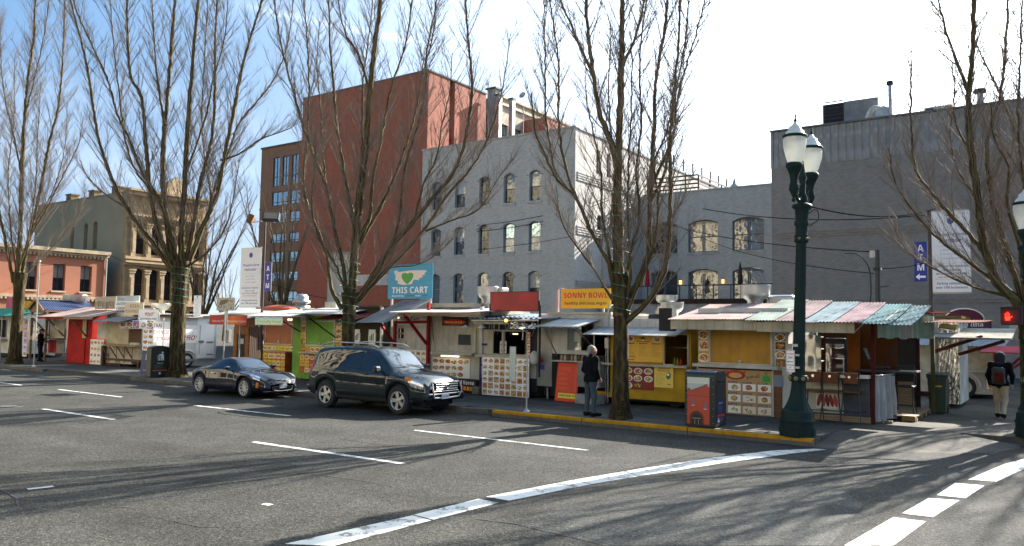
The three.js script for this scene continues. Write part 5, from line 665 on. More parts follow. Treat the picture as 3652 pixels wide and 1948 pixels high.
// ---------------------------------------------------------------- white bowl cart with yellow sign
{
  const Z = CZ, t = thing('white_food_cart', 'white food cart with propped grey awning under the yellow sign', 'food cart', [-12, 0.15, Z]);
  const x0 = -13.351, x1 = -10.851, yb = 0.55, yt = 2.719, wx0 = -12.287, wx1 = -11.393, wy0 = 1.653, wy1 = 2.468, sp = -12.833;
  part(t, 'body', shell(x0, x1, yb, yt, Z, -23.2, [[wx0, wx1, wy0, wy1]]), M.white); part(t, 'steel_corner', bx(x0 - 0.01, sp, yb - 0.01, 2.408, Z + 0.002, Z + 0.02), dirty([0.42, 0.42, 0.41], 0.4, { metalness: 0.5 })); part(t, 'lower_dark_panel', bx(sp + 0.01, x1 - 0.02, yb - 0.05, wy0 - 0.12, Z + 0.002, Z + 0.02), dirty([0.03, 0.03, 0.03]));
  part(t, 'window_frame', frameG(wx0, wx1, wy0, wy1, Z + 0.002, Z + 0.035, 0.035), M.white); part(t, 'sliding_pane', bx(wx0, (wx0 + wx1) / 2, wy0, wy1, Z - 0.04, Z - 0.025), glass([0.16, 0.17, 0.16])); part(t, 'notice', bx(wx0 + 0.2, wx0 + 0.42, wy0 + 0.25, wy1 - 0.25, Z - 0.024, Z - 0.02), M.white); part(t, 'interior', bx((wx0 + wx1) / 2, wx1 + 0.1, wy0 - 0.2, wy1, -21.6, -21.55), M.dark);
  part(t, 'roof_edge', bx(-12.985, x1 + 0.05, yt, yt + 0.07, -23.2, Z + 0.08), M.cream);
  const ax0 = -12.673, ax1 = -11.354, ay = 2.361; part(t, 'awning', panel(ax0, ax1 + 0.1, [-19.2, ay], [Z + 0.02, yt - 0.12], 0.03, 0.1), matte([0.45, 0.48, 0.49])); for (const k of [0.05, 0.35, 0.65, 0.95]) part(t, 'awning_rib', panel(ax0 + (ax1 - ax0) * k, ax0 + (ax1 - ax0) * k + 0.03, [-19.21, ay - 0.032], [Z + 0.02, yt - 0.155], 0.02, 0.1), M.galv);
  part(t, 'awning_strut', bar([ax0 + 0.25, ay - 0.02, -19.25], [-12.627, 1.455, Z + 0.03], 0.018), M.galv); part(t, 'awning_strut', bar([ax1 - 0.05, ay - 0.02, -19.25], [-11.373, 1.744, Z + 0.03], 0.018), M.galv);
  const cy = 1.345; part(t, 'counter', bx(-12.64, -11.049, cy - 0.03, cy + 0.01, Z + 0.02, Z + 0.38), M.cream);
  for (let k = 0; k < 7; k++) part(t, 'condiment_jar', at(lathe([[0.045, 0], [0.05, 0.1], [0.035, 0.14], [0.036, 0.17], [0, 0.17]], 10), -12.372 + k * 0.12, cy + 0.01, Z + 0.2), dirty([[0.4, 0.3, 0.2], [0.5, 0.5, 0.45], [0.25, 0.08, 0.03]][k % 3], 0.4));
  part(t, 'meter_box', rbx(-10.987, -10.849, 1.727, 2.062, Z + 0.005, Z + 0.12, 0.02), M.galv); part(t, 'conduit', [bar([x1 - 0.05, 0.2, Z + 0.05], [x1 - 0.05, yt + 0.3, Z + 0.05], 0.02), bar([x1 - 0.12, 0.2, Z + 0.04], [x1 - 0.12, 1.9, Z + 0.04], 0.012)], M.galv);
  part(t, 'chassis', bx(x0 + 0.1, x1 - 0.1, 0.25, yb - 0.06, -23, Z - 0.2), M.black); part(t, 'jack_stand', [bar([x0 + 0.3, 0.15, Z - 0.1], [x0 + 0.3, 0.5, Z - 0.1], 0.03), bar([x0 + 0.6, 0.15, Z - 0.15], [x0 + 0.6, 0.5, Z - 0.15], 0.03)], M.galv); part(t, 'sticker', bx(-13.251, -13.089, 1.034, 1.179, Z + 0.021, Z + 0.024), std([0.05, 0.05, 0.35], 0.5)); part(t, 'red_sticker', bx(-13.235, -13.138, 1.276, 1.35, Z + 0.021, Z + 0.024), std([0.5, 0.02, 0.02], 0.5)); part(t, 'ac_unit', rbx(-11.726, -10.991, 0.614, 1.316, Z + 0.03, Z + 0.4, 0.03), dirty([0.3, 0.3, 0.28])); part(t, 'step_block', bx(-11.696, -10.999, 0.15, 0.42, -20.35, -19.85), M.concrete);
  // roof sign
  const s = thing('roof_sign', 'yellow roof sign with red lettering on posts above the white cart', 'sign', [-12, yt, -20.9]); const sx0 = -12.844, sx1 = -11.126, sy0 = 2.913, sy1 = 3.518;
  board(s, 'sign_board', sx0, sx1, sy0, sy1, -20.9, dirty([0.5, 0.3, 0.02]), words(640, 240, '#e0a81c', [['SONNY BOWL', 0.5, 0.34, 92, '#c22a1a', 'bold', 0.9], ['healthy.delicious.vegan', 0.5, 0.74, 50, '#3a2410', 'bold', 0.86]]), 0.05); part(s, 'side_frame', [bx(-13.071, -13.001, yt - 0.2, sy1 + 0.03, -21.05, -21.0), bx(-13.071, sx0, sy1, sy1 + 0.04, -21.05, -21.0), bx(sx1 - 0.3, sx1 - 0.24, yt - 0.2, sy0, -21.0, -20.95)], M.galv);
  // leaning menu board
  const a = thing('menu_board', 'red-orange menu board leaning on the white cart beside the standing man', 'menu board', [-12.4, 0.15, -20.1]); const ax = (-12.516 + -11.767) / 2, aw = -11.767 - -12.516, ah = 1.14; const T = (g) => g.rotateX(-0.14).rotateZ(-0.015).translate(ax, 0.16, -20.05);
  const p = part(a, 'panel', T(bx(-aw / 2, aw / 2, 0, ah, -0.02, 0)), dirty([0.5, 0.05, 0.02])); part(p, 'print', T(poster(aw - 0.01, ah - 0.01, 0, ah / 2, 0.004)), std([1, 1, 1], 0.6, { map: canvasTex(300, 480, (c, w, h) => { c.fillStyle = '#d8401f'; c.fillRect(0, 0, w, h); for (const [y, n, ww] of [[60, 3, 190], [130, 2, 190], [195, 2, 170], [255, 2, 190], [310, 3, 180]]) scribble(c, 20, y, ww, n, 11, '#e8a24a'); scribble(c, 250, 60, 30, 16, 13, '#e8a24a'); c.fillStyle = '#e6d23a'; c.fillRect(40, 380, 250, 62); c.fillStyle = '#2a2410'; c.font = 'bold 34px sans-serif'; c.textAlign = 'center'; c.fillText('SONNY BOWL 971', 165, 422, 230); }) }));
}

// ---------------------------------------------------------------- black cart with photo menu wall
{
  const Z = CZ, t = thing('black_food_cart', 'dark food cart with photo menu wall under the blank red sign', 'food cart', [-14.6, 0.15, Z]);
  const x0 = -15.516, x1 = -13.371, yt = 2.528, wx0 = -15.039, wx1 = -13.772, wy0 = 1.47, wy1 = 2.178;
  part(t, 'body', shell(x0, x1, 0.35, yt, Z, -23.2, [[wx0, wx1, wy0, wy1]]), dirty([0.05, 0.05, 0.055])); part(t, 'window_frame', frameG(wx0, wx1, wy0, wy1, Z + 0.002, Z + 0.05, 0.05), M.cream); part(t, 'left_jamb', bx(x0 + 0.02, wx0 - 0.06, wy0 - 0.1, wy1 + 0.05, Z + 0.002, Z + 0.03), M.cream); part(t, 'counter', bx(x0 - 0.02, x1 - 0.05, wy0 - 0.12, wy0 - 0.03, Z + 0.051, Z + 0.35), M.cream);
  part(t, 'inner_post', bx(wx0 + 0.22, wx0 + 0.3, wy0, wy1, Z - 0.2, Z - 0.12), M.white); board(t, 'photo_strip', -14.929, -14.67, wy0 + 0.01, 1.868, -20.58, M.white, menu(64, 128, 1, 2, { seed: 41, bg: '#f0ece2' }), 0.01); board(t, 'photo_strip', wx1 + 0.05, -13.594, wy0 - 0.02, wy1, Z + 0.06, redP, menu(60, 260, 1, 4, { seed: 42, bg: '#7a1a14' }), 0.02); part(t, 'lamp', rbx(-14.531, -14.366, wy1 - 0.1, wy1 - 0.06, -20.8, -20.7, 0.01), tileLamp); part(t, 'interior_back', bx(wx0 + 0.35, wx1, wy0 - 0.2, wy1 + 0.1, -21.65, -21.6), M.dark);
  // awning of blue-grey corrugated steel, hung with foil
  const az = -19.1, ay = 2.557, a0 = -15.108, a1 = -12.52, bm = matte([0.26, 0.32, 0.38]); part(t, 'awning_sheet', corr(a0, a0 + 1.3, [az, ay], [Z, yt + 0.06], 0.18, 0.018), bm); part(t, 'awning_sheet', corr(a0 + 1.22, a1, [az - 0.02, ay + 0.02], [Z, yt + 0.1], 0.18, 0.018), bm); part(t, 'rear_roof_sheet', corr(x0 - 0.1, x1 + 1.2, [-20.5, yt + 0.12], [-22.8, yt + 0.25], 0.18, 0.018), bm);
  part(t, 'awning_frame', [beam([a0 + 0.1, ay - 0.06, az - 0.1], [a1 - 0.05, ay - 0.04, az - 0.1], 0.04), beam([a0 + 0.1, ay - 0.06, az - 0.1], [x0, yt - 0.1, Z], 0.035), beam([a1 - 0.05, ay - 0.04, az - 0.1], [x1, yt - 0.1, Z], 0.035)], M.galv); part(t, 'light_box', bx(-15.091, -13.8, ay - 0.16, ay - 0.09, -19.5, -19.4), M.white);
  seed = 77; const foil = std([0.7, 0.7, 0.7], 0.18, { metalness: 1, side: THREE.DoubleSide, flatShading: true }); for (const [cx0, cy0, w, h, n] of [[-13.257, 2.348, 0.95, 0.16, 10], [-13.574, 2.47, 0.9, 0.12, 8]]) { const g = new THREE.PlaneGeometry(w, h, n, 4), p = g.attributes.position; for (let i = 0; i < p.count; i++) p.setXYZ(i, p.getX(i) + rr(-0.03, 0.03), p.getY(i) + rr(-0.03, 0.03), rr(-0.07, 0.07)); const q = g.toNonIndexed(); q.computeVertexNormals(); part(t, 'foil_garland', at(q, cx0, cy0, -19.4), foil); }
  for (let k = 0; k < 26; k++) { const x = rr(a0 + 0.2, a1), l = rr(0.1, 0.42), y = ay - rr(0.05, 0.12); part(t, 'tinsel_strand', tube([[x, y, -19.4], [x + rr(-0.05, 0.05), y - l * 0.5, -19.4 + rr(-0.05, 0.05)], [x + rr(-0.08, 0.08), y - l, -19.4]], 0.006, 3, 5), M.steel); } part(t, 'hanging_ornament', tube([[-13.372, 2.237, -19.6], [-13.358, 2.063, -19.58], [-13.379, 1.937, -19.6]], 0.025, 5), M.galv);
  const lp = part(t, 'amber_lamp', at(new THREE.SphereGeometry(0.05, 12, 8), -13.681, 2.507, -19.15), std([0.9, 0.6, 0.1], 0.3, { emissive: col([1, 0.6, 0.1]), emissiveIntensity: 0.8 })); for (const px of [-15.258, -14.609]) part(t, 'dish_lamp', at(lathe([[0.01, 0.08], [0.05, 0.06], [0.14, 0]], 14), px, ay - 0.28, -19.2), M.white);
  const pb = board(t, 'photo_menu', -15.197, -13.415, 0.184, 1.357, -20.02, M.white, menu(560, 460, 8, 6, { seed: 43, bg: '#f2f0ea', cell: ['#b98a5a', '#d8c8a8', '#8a5a3a', '#c9b08a', '#efe6d4'], gap: 5, plate: false }), 0.03); part(t, 'side_door', bx(-13.624, -13.389, 0.75, wy0 - 0.12, Z + 0.002, Z + 0.03), M.white); part(t, 'white_sack', at(lathe([[0.05, 0], [0.16, 0.08], [0.14, 0.3], [0.05, 0.42]], 12), -13.314, 1.181, -20.15), M.white); part(t, 'chassis', bx(x0 + 0.1, x1, 0.2, 0.345, -23, Z - 0.1), M.black);
  // purple stand
  const u = thing('purple_stand', 'narrow purple metal stand left of the photo menu wall', 'stand', [-15.353, 0.15, -20.3]), px = -15.366, pm = dirty([0.10, 0.05, 0.22]); for (const dx of [-0.13, 0.13]) part(u, 'upright', bx(px + dx - 0.03, px + dx + 0.03, 0.16, 1.402, -20.36, -20.3), pm); for (let k = 0; k < 5; k++) part(u, 'rung', bx(px - 0.1, px + 0.1, 0.4 + k * 0.33, 0.46 + k * 0.33, -20.35, -20.31), pm);
  // blank red sign and fan
  const s = thing('blank_red_sign', 'blank red rectangular sign in a black frame above the dark cart', 'sign', [-14.6, yt, -20]), sx0 = -14.887, sx1 = -13.097, sy0 = 2.825, sy1 = 3.392; part(s, 'panel', bx(sx0, sx1, sy0, sy1, -20.06, -20), std([0.48, 0.012, 0.01], 0.45, { map: grimeT })); part(s, 'frame', [...frameG(sx0, sx1, sy0, sy1, -20.07, -19.99, 0.02), bx(sx1 + 0.025, sx1 + 0.065, yt - 1.7, sy0 + 0.3, -20.06, -20.0), bx(sx0 - 0.06, sx0 - 0.025, yt - 0.1, sy0 + 0.2, -20.06, -20.0)], M.black);
  fan(t, -16.368, yt + 0.55, -21.8, 0.36, 0.62); part(t, 'fan_duct', bx(-16.365 - 0.15, -16.365 + 0.15, yt + 0.1, yt + 0.6, -21.95, -21.65), M.galv); part(t, 'fan_housing', rbx(-16.255, -15.893, 3.51, 3.675, -22.4, -22, 0.04), M.galv);
}
// ---------------------------------------------------------------- Korean cart
{
  const Z = CZ, t = thing('cream_food_cart', 'cream food cart with black and red sign panels beside the red struts', 'food cart', [-17, 0.15, Z]);
  const x0 = -17.673, x1 = -15.537, yt = 2.864, wx0 = -17.437, wx1 = -15.768, wy0 = 1.48, wy1 = 2.204, qx0 = -16.475, qx1 = -15.934, qy0 = 1.71, qy1 = 2.047;
  part(t, 'body', shell(x0, x1, 0.6, yt, Z, -23.2), M.cream); part(t, 'hatch', wall(wx0, wx1, wy0, wy1, [[qx0, qx1, qy0, qy1]], 0.025).translate(0, 0, Z + 0.03), dirty([0.55, 0.52, 0.44])); part(t, 'hatch_window', bx(qx0, qx1, qy0, qy1, Z + 0.003, Z + 0.012), glass([0.05, 0.045, 0.04])); part(t, 'hatch_frame', [...frameG(wx0, wx1, wy0, wy1, Z + 0.003, Z + 0.045, 0.03), ...frameG(qx0, qx1, qy0, qy1, Z + 0.031, Z + 0.045, 0.03)], M.cream);
  const cy = 1.405; part(t, 'counter', bx(-17.439, -15.69, cy - 0.02, cy + 0.06, Z + 0.004, Z + 0.3), M.cream); part(t, 'tube_lamp', bx(-17.067, -16.322, cy - 0.1, cy - 0.05, Z + 0.15, Z + 0.2), std([1, 0.95, 0.75], 0.4, { emissive: col([1, 0.85, 0.5]), emissiveIntensity: 0.5 }));
  board(t, 'photo_menu', -17.571, -15.971, 0.621, 1.266, Z + 0.02, M.white, menu(420, 220, 6, 3, { seed: 51, bg: '#e9e4d6', cell: ['#e6e0d0', '#ebe4d2'], gap: 2, skip: (i, j) => i === 5 && j > 0 }), 0.016);
  board(t, 'top_sign', -17.13, -16.056, 2.336, 2.756, Z + 0.1, M.black, words(300, 150, '#0d0c0c', [['Taste of Korea', 0.5, 0.2, 34, '#ece6da', 'bold', 0.86], ['Korean B.B.Q', 0.47, 0.72, 32, '#f0c81e', 'bold', 0.74]], (c) => { c.fillStyle = '#c01a12'; c.beginPath(); c.ellipse(145, 108, 132, 32, 0, 0, 7); c.fill(); }), 0.03); board(t, 'lower_sign', x0 + 0.05, -15.679, 0.2, 0.611, Z + 0.03, M.black, words(640, 160, '#0d0c0c', [['Taste of Korea', 0.66, 0.3, 70, '#ece6da', 'bold', 0.58], ['Korean B.B.Q', 0.68, 0.76, 58, '#f0c81e', 'bold', 0.5]], (c) => { c.fillStyle = '#c01a12'; c.beginPath(); c.ellipse(430, 122, 195, 34, 0, 0, 7); c.fill(); }), 0.02);
  const az = -19.2, ay = 2.758; part(t, 'canopy_sheet', corr(-18.496, -14.717, [az, ay], [-22.2, yt + 0.12], 0.09, 0.012), matte([0.62, 0.6, 0.57])); part(t, 'canopy_edge', bx(-15.892, -14.697, ay - 0.15, ay - 0.02, az - 0.04, az), M.plankPale); part(t, 'canopy_edge', bx(-18.107, -15.901, ay - 0.13, ay - 0.02, az - 0.045, az - 0.005), M.plank); part(t, 'roof_box', bx(-18.55, -16.472, yt + 0.1, yt + 0.24, -21.8, -21), M.cream); part(t, 'corner_upright', bx(x1 - 0.02, x1 + 0.1, 0.7, yt + 0.1, Z + 0.001, Z + 0.09), M.white); part(t, 'cable', tube([[x0 + 0.05, yt - 0.4, Z + 0.03], [x0 + 0.12, yt - 0.9, Z + 0.05], [x0 + 0.15, yt - 1.1, Z + 0.03]], 0.01, 5), M.black); part(t, 'junction_box', bx(x0 + 0.08, x0 + 0.2, yt - 1.35, yt - 1.05, Z + 0.002, Z + 0.06), M.cream); part(t, 'chassis', bx(x0 + 0.1, x1, 0.2, 0.58, -23, Z - 0.1), M.black); part(t, 'wheel_chock', rbx(x1 - 0.15, x1 + 0.15, 0.15, 0.4, -20.4, -20.1, 0.05), dirty([0.22, 0.2, 0.13]));
}
// ---------------------------------------------------------------- white cart with red struts and blue painted roof sign
{
  const Z = CZ, t = thing('red_strut_cart', 'white food cart with red timber struts under the blue painted sign', 'food cart', [-19.2, 0.15, Z]), red = dirty([0.36, 0.012, 0.02], 0.5);
  const x0 = -19.295, x1 = -17.768, yt = 2.756, hx0 = -19.196, hx1 = -18.913, hy0 = 1.86, hy1 = 2.222;
  part(t, 'body', shell(x0, x1, 0.5, yt, Z, -23.2, [[hx0, hx1, hy0, hy1]]), M.white); part(t, 'window', [...frameG(hx0, hx1, hy0, hy1, Z + 0.002, Z + 0.025, 0.03), bx(hx0, hx1, (hy0 + hy1) / 2 - 0.02, (hy0 + hy1) / 2 + 0.02, Z - 0.03, Z + 0.02)], M.white); part(t, 'window_pane', bx(hx0, hx1, hy0, hy1, Z - 0.05, Z - 0.04), glass([0.03, 0.02, 0.02]));
  const dx0 = -18.861, dx1 = -17.85; for (const [a, b] of [[dx0, (dx0 + dx1) / 2 - 0.006], [(dx0 + dx1) / 2 + 0.006, dx1]]) part(t, 'door', bx(a, b, 0.9, 2.272, Z + 0.002, Z + 0.025), M.white); part(t, 'door_handle', bx(dx0 + 0.05, dx0 + 0.08, 1.673, 1.842, Z + 0.025, Z + 0.06), M.galv);
  board(t, 'photo_menu', -18.82, -17.841, 1.064, 1.48, Z + 0.045, M.white, menu(200, 120, 4, 2, { seed: 61 }), 0.016); board(t, 'name_sign', -19.163, -17.764, 2.321, 2.699, Z + 0.09, M.white, words(300, 110, '#d9d6cc', [['This Cart', 0.42, 0.4, 44, '#2c2a28', 'bold'], ['NOURISHING COMFORT FOODS', 0.5, 0.82, 18, '#a02a24', 'bold', 0.9], ['503', 0.88, 0.25, 20, '#2c2a44']]), 0.02);
  const posts = [[-19.212, -20.25], [-17.682, -20.25]], tops = [2.474, 3.106]; posts.forEach(([px, pz], i) => part(t, 'post', beam([px, 0.2, pz], [px, tops[i], pz], 0.09), red)); part(t, 'strut', beam([-19.174, 1.646, -20.2], [-18.875, 2.358, -19.2], 0.08), red); part(t, 'strut', beam([-17.687, 1.703, -20.18], [-17.832, 2.689, -19.2], 0.08), red); part(t, 'head_beam', beam([posts[0][0], tops[0] - 0.05, -20.22], [posts[1][0], tops[0] - 0.02, -20.22], 0.08), red);
  // tilted grey corrugated canopy
  const e0 = -19.881, e1 = -18.484, eb = 2.393, ux1 = -18.085, uy = 3.221; part(t, 'canopy_sheet', corr(e0, (e0 + e1) / 2 + 0.02, [-19.0, eb], [-20.9, uy], 0.09, 0.011, ux1 - e1), matte([0.30, 0.31, 0.33])); part(t, 'canopy_sheet', corr((e0 + e1) / 2, e1, [-19.0, eb + 0.012], [-20.9, uy + 0.012], 0.09, 0.011, ux1 - e1), matte([0.33, 0.34, 0.36]));
  for (const px of [-18.567, -18.357]) part(t, 'spot_lamp', at(new THREE.SphereGeometry(0.035, 10, 8), px, 2.571, -19.5), tileLamp);
  const s = thing('painted_roof_sign', 'blue painted board with green heart and white lettering above the carts', 'sign', [-18.9, yt, -20.95]), sx0 = -20.263, sx1 = -18.136, sy0 = 3.269, sy1 = 4.504;
  board(s, 'sign_board', sx0, sx1, sy0, sy1, -20.93, dirty([0.06, 0.2, 0.28]), canvasTex(512, 400, (c, w, h) => { seed = 14; c.fillStyle = '#3f9bbd'; c.fillRect(0, 0, w, h); for (let k = 0; k < 400; k++) { c.fillStyle = `rgba(${150 + 60 * rnd()},${200 + 30 * rnd()},220,.08)`; c.fillRect(rnd() * w, rnd() * h, rr(10, 60), rr(3, 9)); }
    c.fillStyle = '#ecd9cd'; c.beginPath(); c.moveTo(70, 90); c.bezierCurveTo(60, 60, 110, 60, 125, 85); c.lineTo(260, 70); c.lineTo(440, 75); c.lineTo(445, 95); c.lineTo(420, 110); c.lineTo(430, 125); c.lineTo(395, 135); c.lineTo(405, 155); c.lineTo(365, 165); c.lineTo(360, 185); c.lineTo(300, 180); c.lineTo(280, 230); c.lineTo(180, 240); c.lineTo(110, 220); c.lineTo(120, 190); c.lineTo(85, 180); c.lineTo(90, 130); c.closePath(); c.fill(); c.fillStyle = '#4aa83c'; c.strokeStyle = '#1f5a20'; c.lineWidth = 3; c.beginPath(); c.moveTo(228, 228); c.bezierCurveTo(120, 150, 160, 70, 228, 112); c.bezierCurveTo(300, 70, 330, 150, 228, 228); c.fill(); c.stroke(); c.font = 'bold 100px sans-serif'; c.textAlign = 'center'; c.fillStyle = '#f3ece2'; c.fillText('THIS CART', 256, 335, 420); c.font = 'bold 26px sans-serif'; c.fillStyle = '#d8ecf2'; c.fillText('Nourishing', 120, 375); c.fillStyle = '#1f5a34'; c.fillText('Comfort', 262, 375); c.fillText('PDX', 425, 375); c.fillStyle = '#d8ecf2'; c.fillText('from', 355, 375); }), 0.04); for (const x of [sx0 + 0.1, sx1 - 0.17]) part(s, 'support_post', bx(x, x + 0.07, yt - 0.5, sy0, -21.05, -20.98), M.galv);
}
// ---------------------------------------------------------------- dark olive cart behind the second tree
{
  const Z = CZ - 0.1, t = thing('olive_food_cart', 'dark olive food cart with paper notices behind the tree', 'food cart', [-21.2, 0.15, Z]), x0 = -22.064, x1 = -20.175, yt = 2.95;
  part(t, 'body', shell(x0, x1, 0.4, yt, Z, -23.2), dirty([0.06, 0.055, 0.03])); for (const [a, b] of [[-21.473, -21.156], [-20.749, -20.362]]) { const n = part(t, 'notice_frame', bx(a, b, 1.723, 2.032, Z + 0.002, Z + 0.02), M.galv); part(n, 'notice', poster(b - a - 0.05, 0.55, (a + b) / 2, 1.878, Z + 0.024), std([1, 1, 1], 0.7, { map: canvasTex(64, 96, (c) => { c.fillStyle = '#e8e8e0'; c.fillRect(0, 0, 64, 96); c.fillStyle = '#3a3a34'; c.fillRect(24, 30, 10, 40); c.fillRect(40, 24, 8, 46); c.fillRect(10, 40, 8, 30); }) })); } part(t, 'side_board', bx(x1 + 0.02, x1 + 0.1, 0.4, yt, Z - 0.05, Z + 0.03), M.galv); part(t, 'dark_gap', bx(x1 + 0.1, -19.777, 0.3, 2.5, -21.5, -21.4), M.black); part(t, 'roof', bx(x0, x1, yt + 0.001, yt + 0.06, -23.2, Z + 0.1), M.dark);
  const s = thing('small_banner', 'narrow grey shop banner strung behind the tree limbs', 'banner', [-22, 3.2, -21.6]); part(s, 'sheet', bx(-22.646, -20.848, 3.831, 4.206, -21.64, -21.6), dirty([0.4, 0.4, 0.44])); part(s, 'rail', bar([-22.689, 4.24, -21.62], [-20.824, 4.215, -21.62], 0.015), M.galv);
}

// ---------------------------------------------------------------- lime and orange carts
{
  const Z = -20.65, lime = std([0.17, 0.40, 0.012], 0.5, { map: grimeT }), t = thing('lime_food_cart', 'lime green food cart with photo menus behind the sport utility vehicle', 'food cart', [-23.4, 0.15, Z]);
  const x0 = -25.075, x1 = -22.259, yt = 2.636, sx0 = -24.247, sx1 = -22.687, sy0 = 1.526, sy1 = 2.411;
  part(t, 'body', shell(x0, x1, 0.2, yt, Z, -23.4), lime); const mid = (sx0 + sx1) / 2; for (const [a, b] of [[sx0, mid - 0.006], [mid + 0.006, sx1]]) part(t, 'shutter', bx(a, b, sy0, sy1, Z + 0.003, Z + 0.035), lime); part(t, 'shutter_frame', frameG(sx0, sx1, sy0, sy1, Z + 0.002, Z + 0.06, 0.045), M.galv); part(t, 'latch', bx(mid - 0.03, mid + 0.03, sy0 + 0.03, sy0 + 0.1, Z + 0.036, Z + 0.07), M.galv);
  const pm = { bg: '#c9b01e', cell: ['#d8bf22', '#c2a018', '#b0462a'], gap: 2 }; board(t, 'photo_strip', -24.579, sx0 - 0.05, sy0, sy1 + 0.05, Z + 0.03, lime, menu(64, 256, 1, 4, { ...pm, seed: 81 }), 0.025); board(t, 'photo_strip', sx1 + 0.06, x1 - 0.02, sy0, sy1, Z + 0.03, lime, menu(64, 256, 1, 4, { ...pm, seed: 82 }), 0.025); board(t, 'photo_row', -24.529, -22.605, 1.246, sy0 - 0.06, Z + 0.05, lime, menu(400, 64, 7, 1, { ...pm, seed: 83 }), 0.045); part(t, 'counter_edge', bx(-24.489, -22.292, 1.181, 1.242, Z + 0.002, Z + 0.2), M.cream);
  board(t, 'photo_panel', -24.588, -22.583, 0.436, 1.155, Z + 0.05, redP, menu(420, 260, 7, 3, { bg: '#a8361c', cell: ['#c9a020', '#d2b22a', '#a8401e'], gap: 3, seed: 84 }), 0.045); for (let k = 0; k < 14; k++) part(t, 'skirt_plank', bx(x0 + 0.02 + k * 0.2, x0 + 0.2 + k * 0.2, 0.2, 0.427, Z + 0.002, Z + 0.02), lime);
  part(t, 'lamp_housing', bx(-24.251, -23.96, 2.443, 2.637, -20.5, -20.3), M.galv); part(t, 'side_lamp', rbx(sx1 + 0.05, sx1 + 0.2, sy1 - 0.05, sy1 + 0.12, Z + 0.04, Z + 0.16, 0.03), M.white); part(t, 'strut', bar([-22.668, 2.513, -19.4], [-22.619, 1.82, Z + 0.02], 0.025), M.black);
  const ay = 2.707; part(t, 'awning', panel(-23.808, -20.864, [-19.3, ay], [-21, ay + 0.25], 0.03), matte([0.48, 0.5, 0.5])); part(t, 'roof', bx(-24.25, x1 + 0.1, yt + 0.12, yt + 0.22, -23.4, -20.4), M.cream); part(t, 'roof_edge', bx(-24.19, x1 + 0.1, yt + 0.1, yt + 0.25, -20.395, -20.35), M.plankPale); part(t, 'maroon_awning', corr(-22.399, -20.29, [-19.4, 2.496], [-20.6, 2.777], 0.09, 0.01), matte([0.28, 0.08, 0.075])); part(t, 'roof_crate', bx(-24.812, -24.161, yt + 0.23, 3.23, -22.5, -22), M.white); mushroom(t, -26.255, 3.03 - 0.05, -22, 0.4);
}
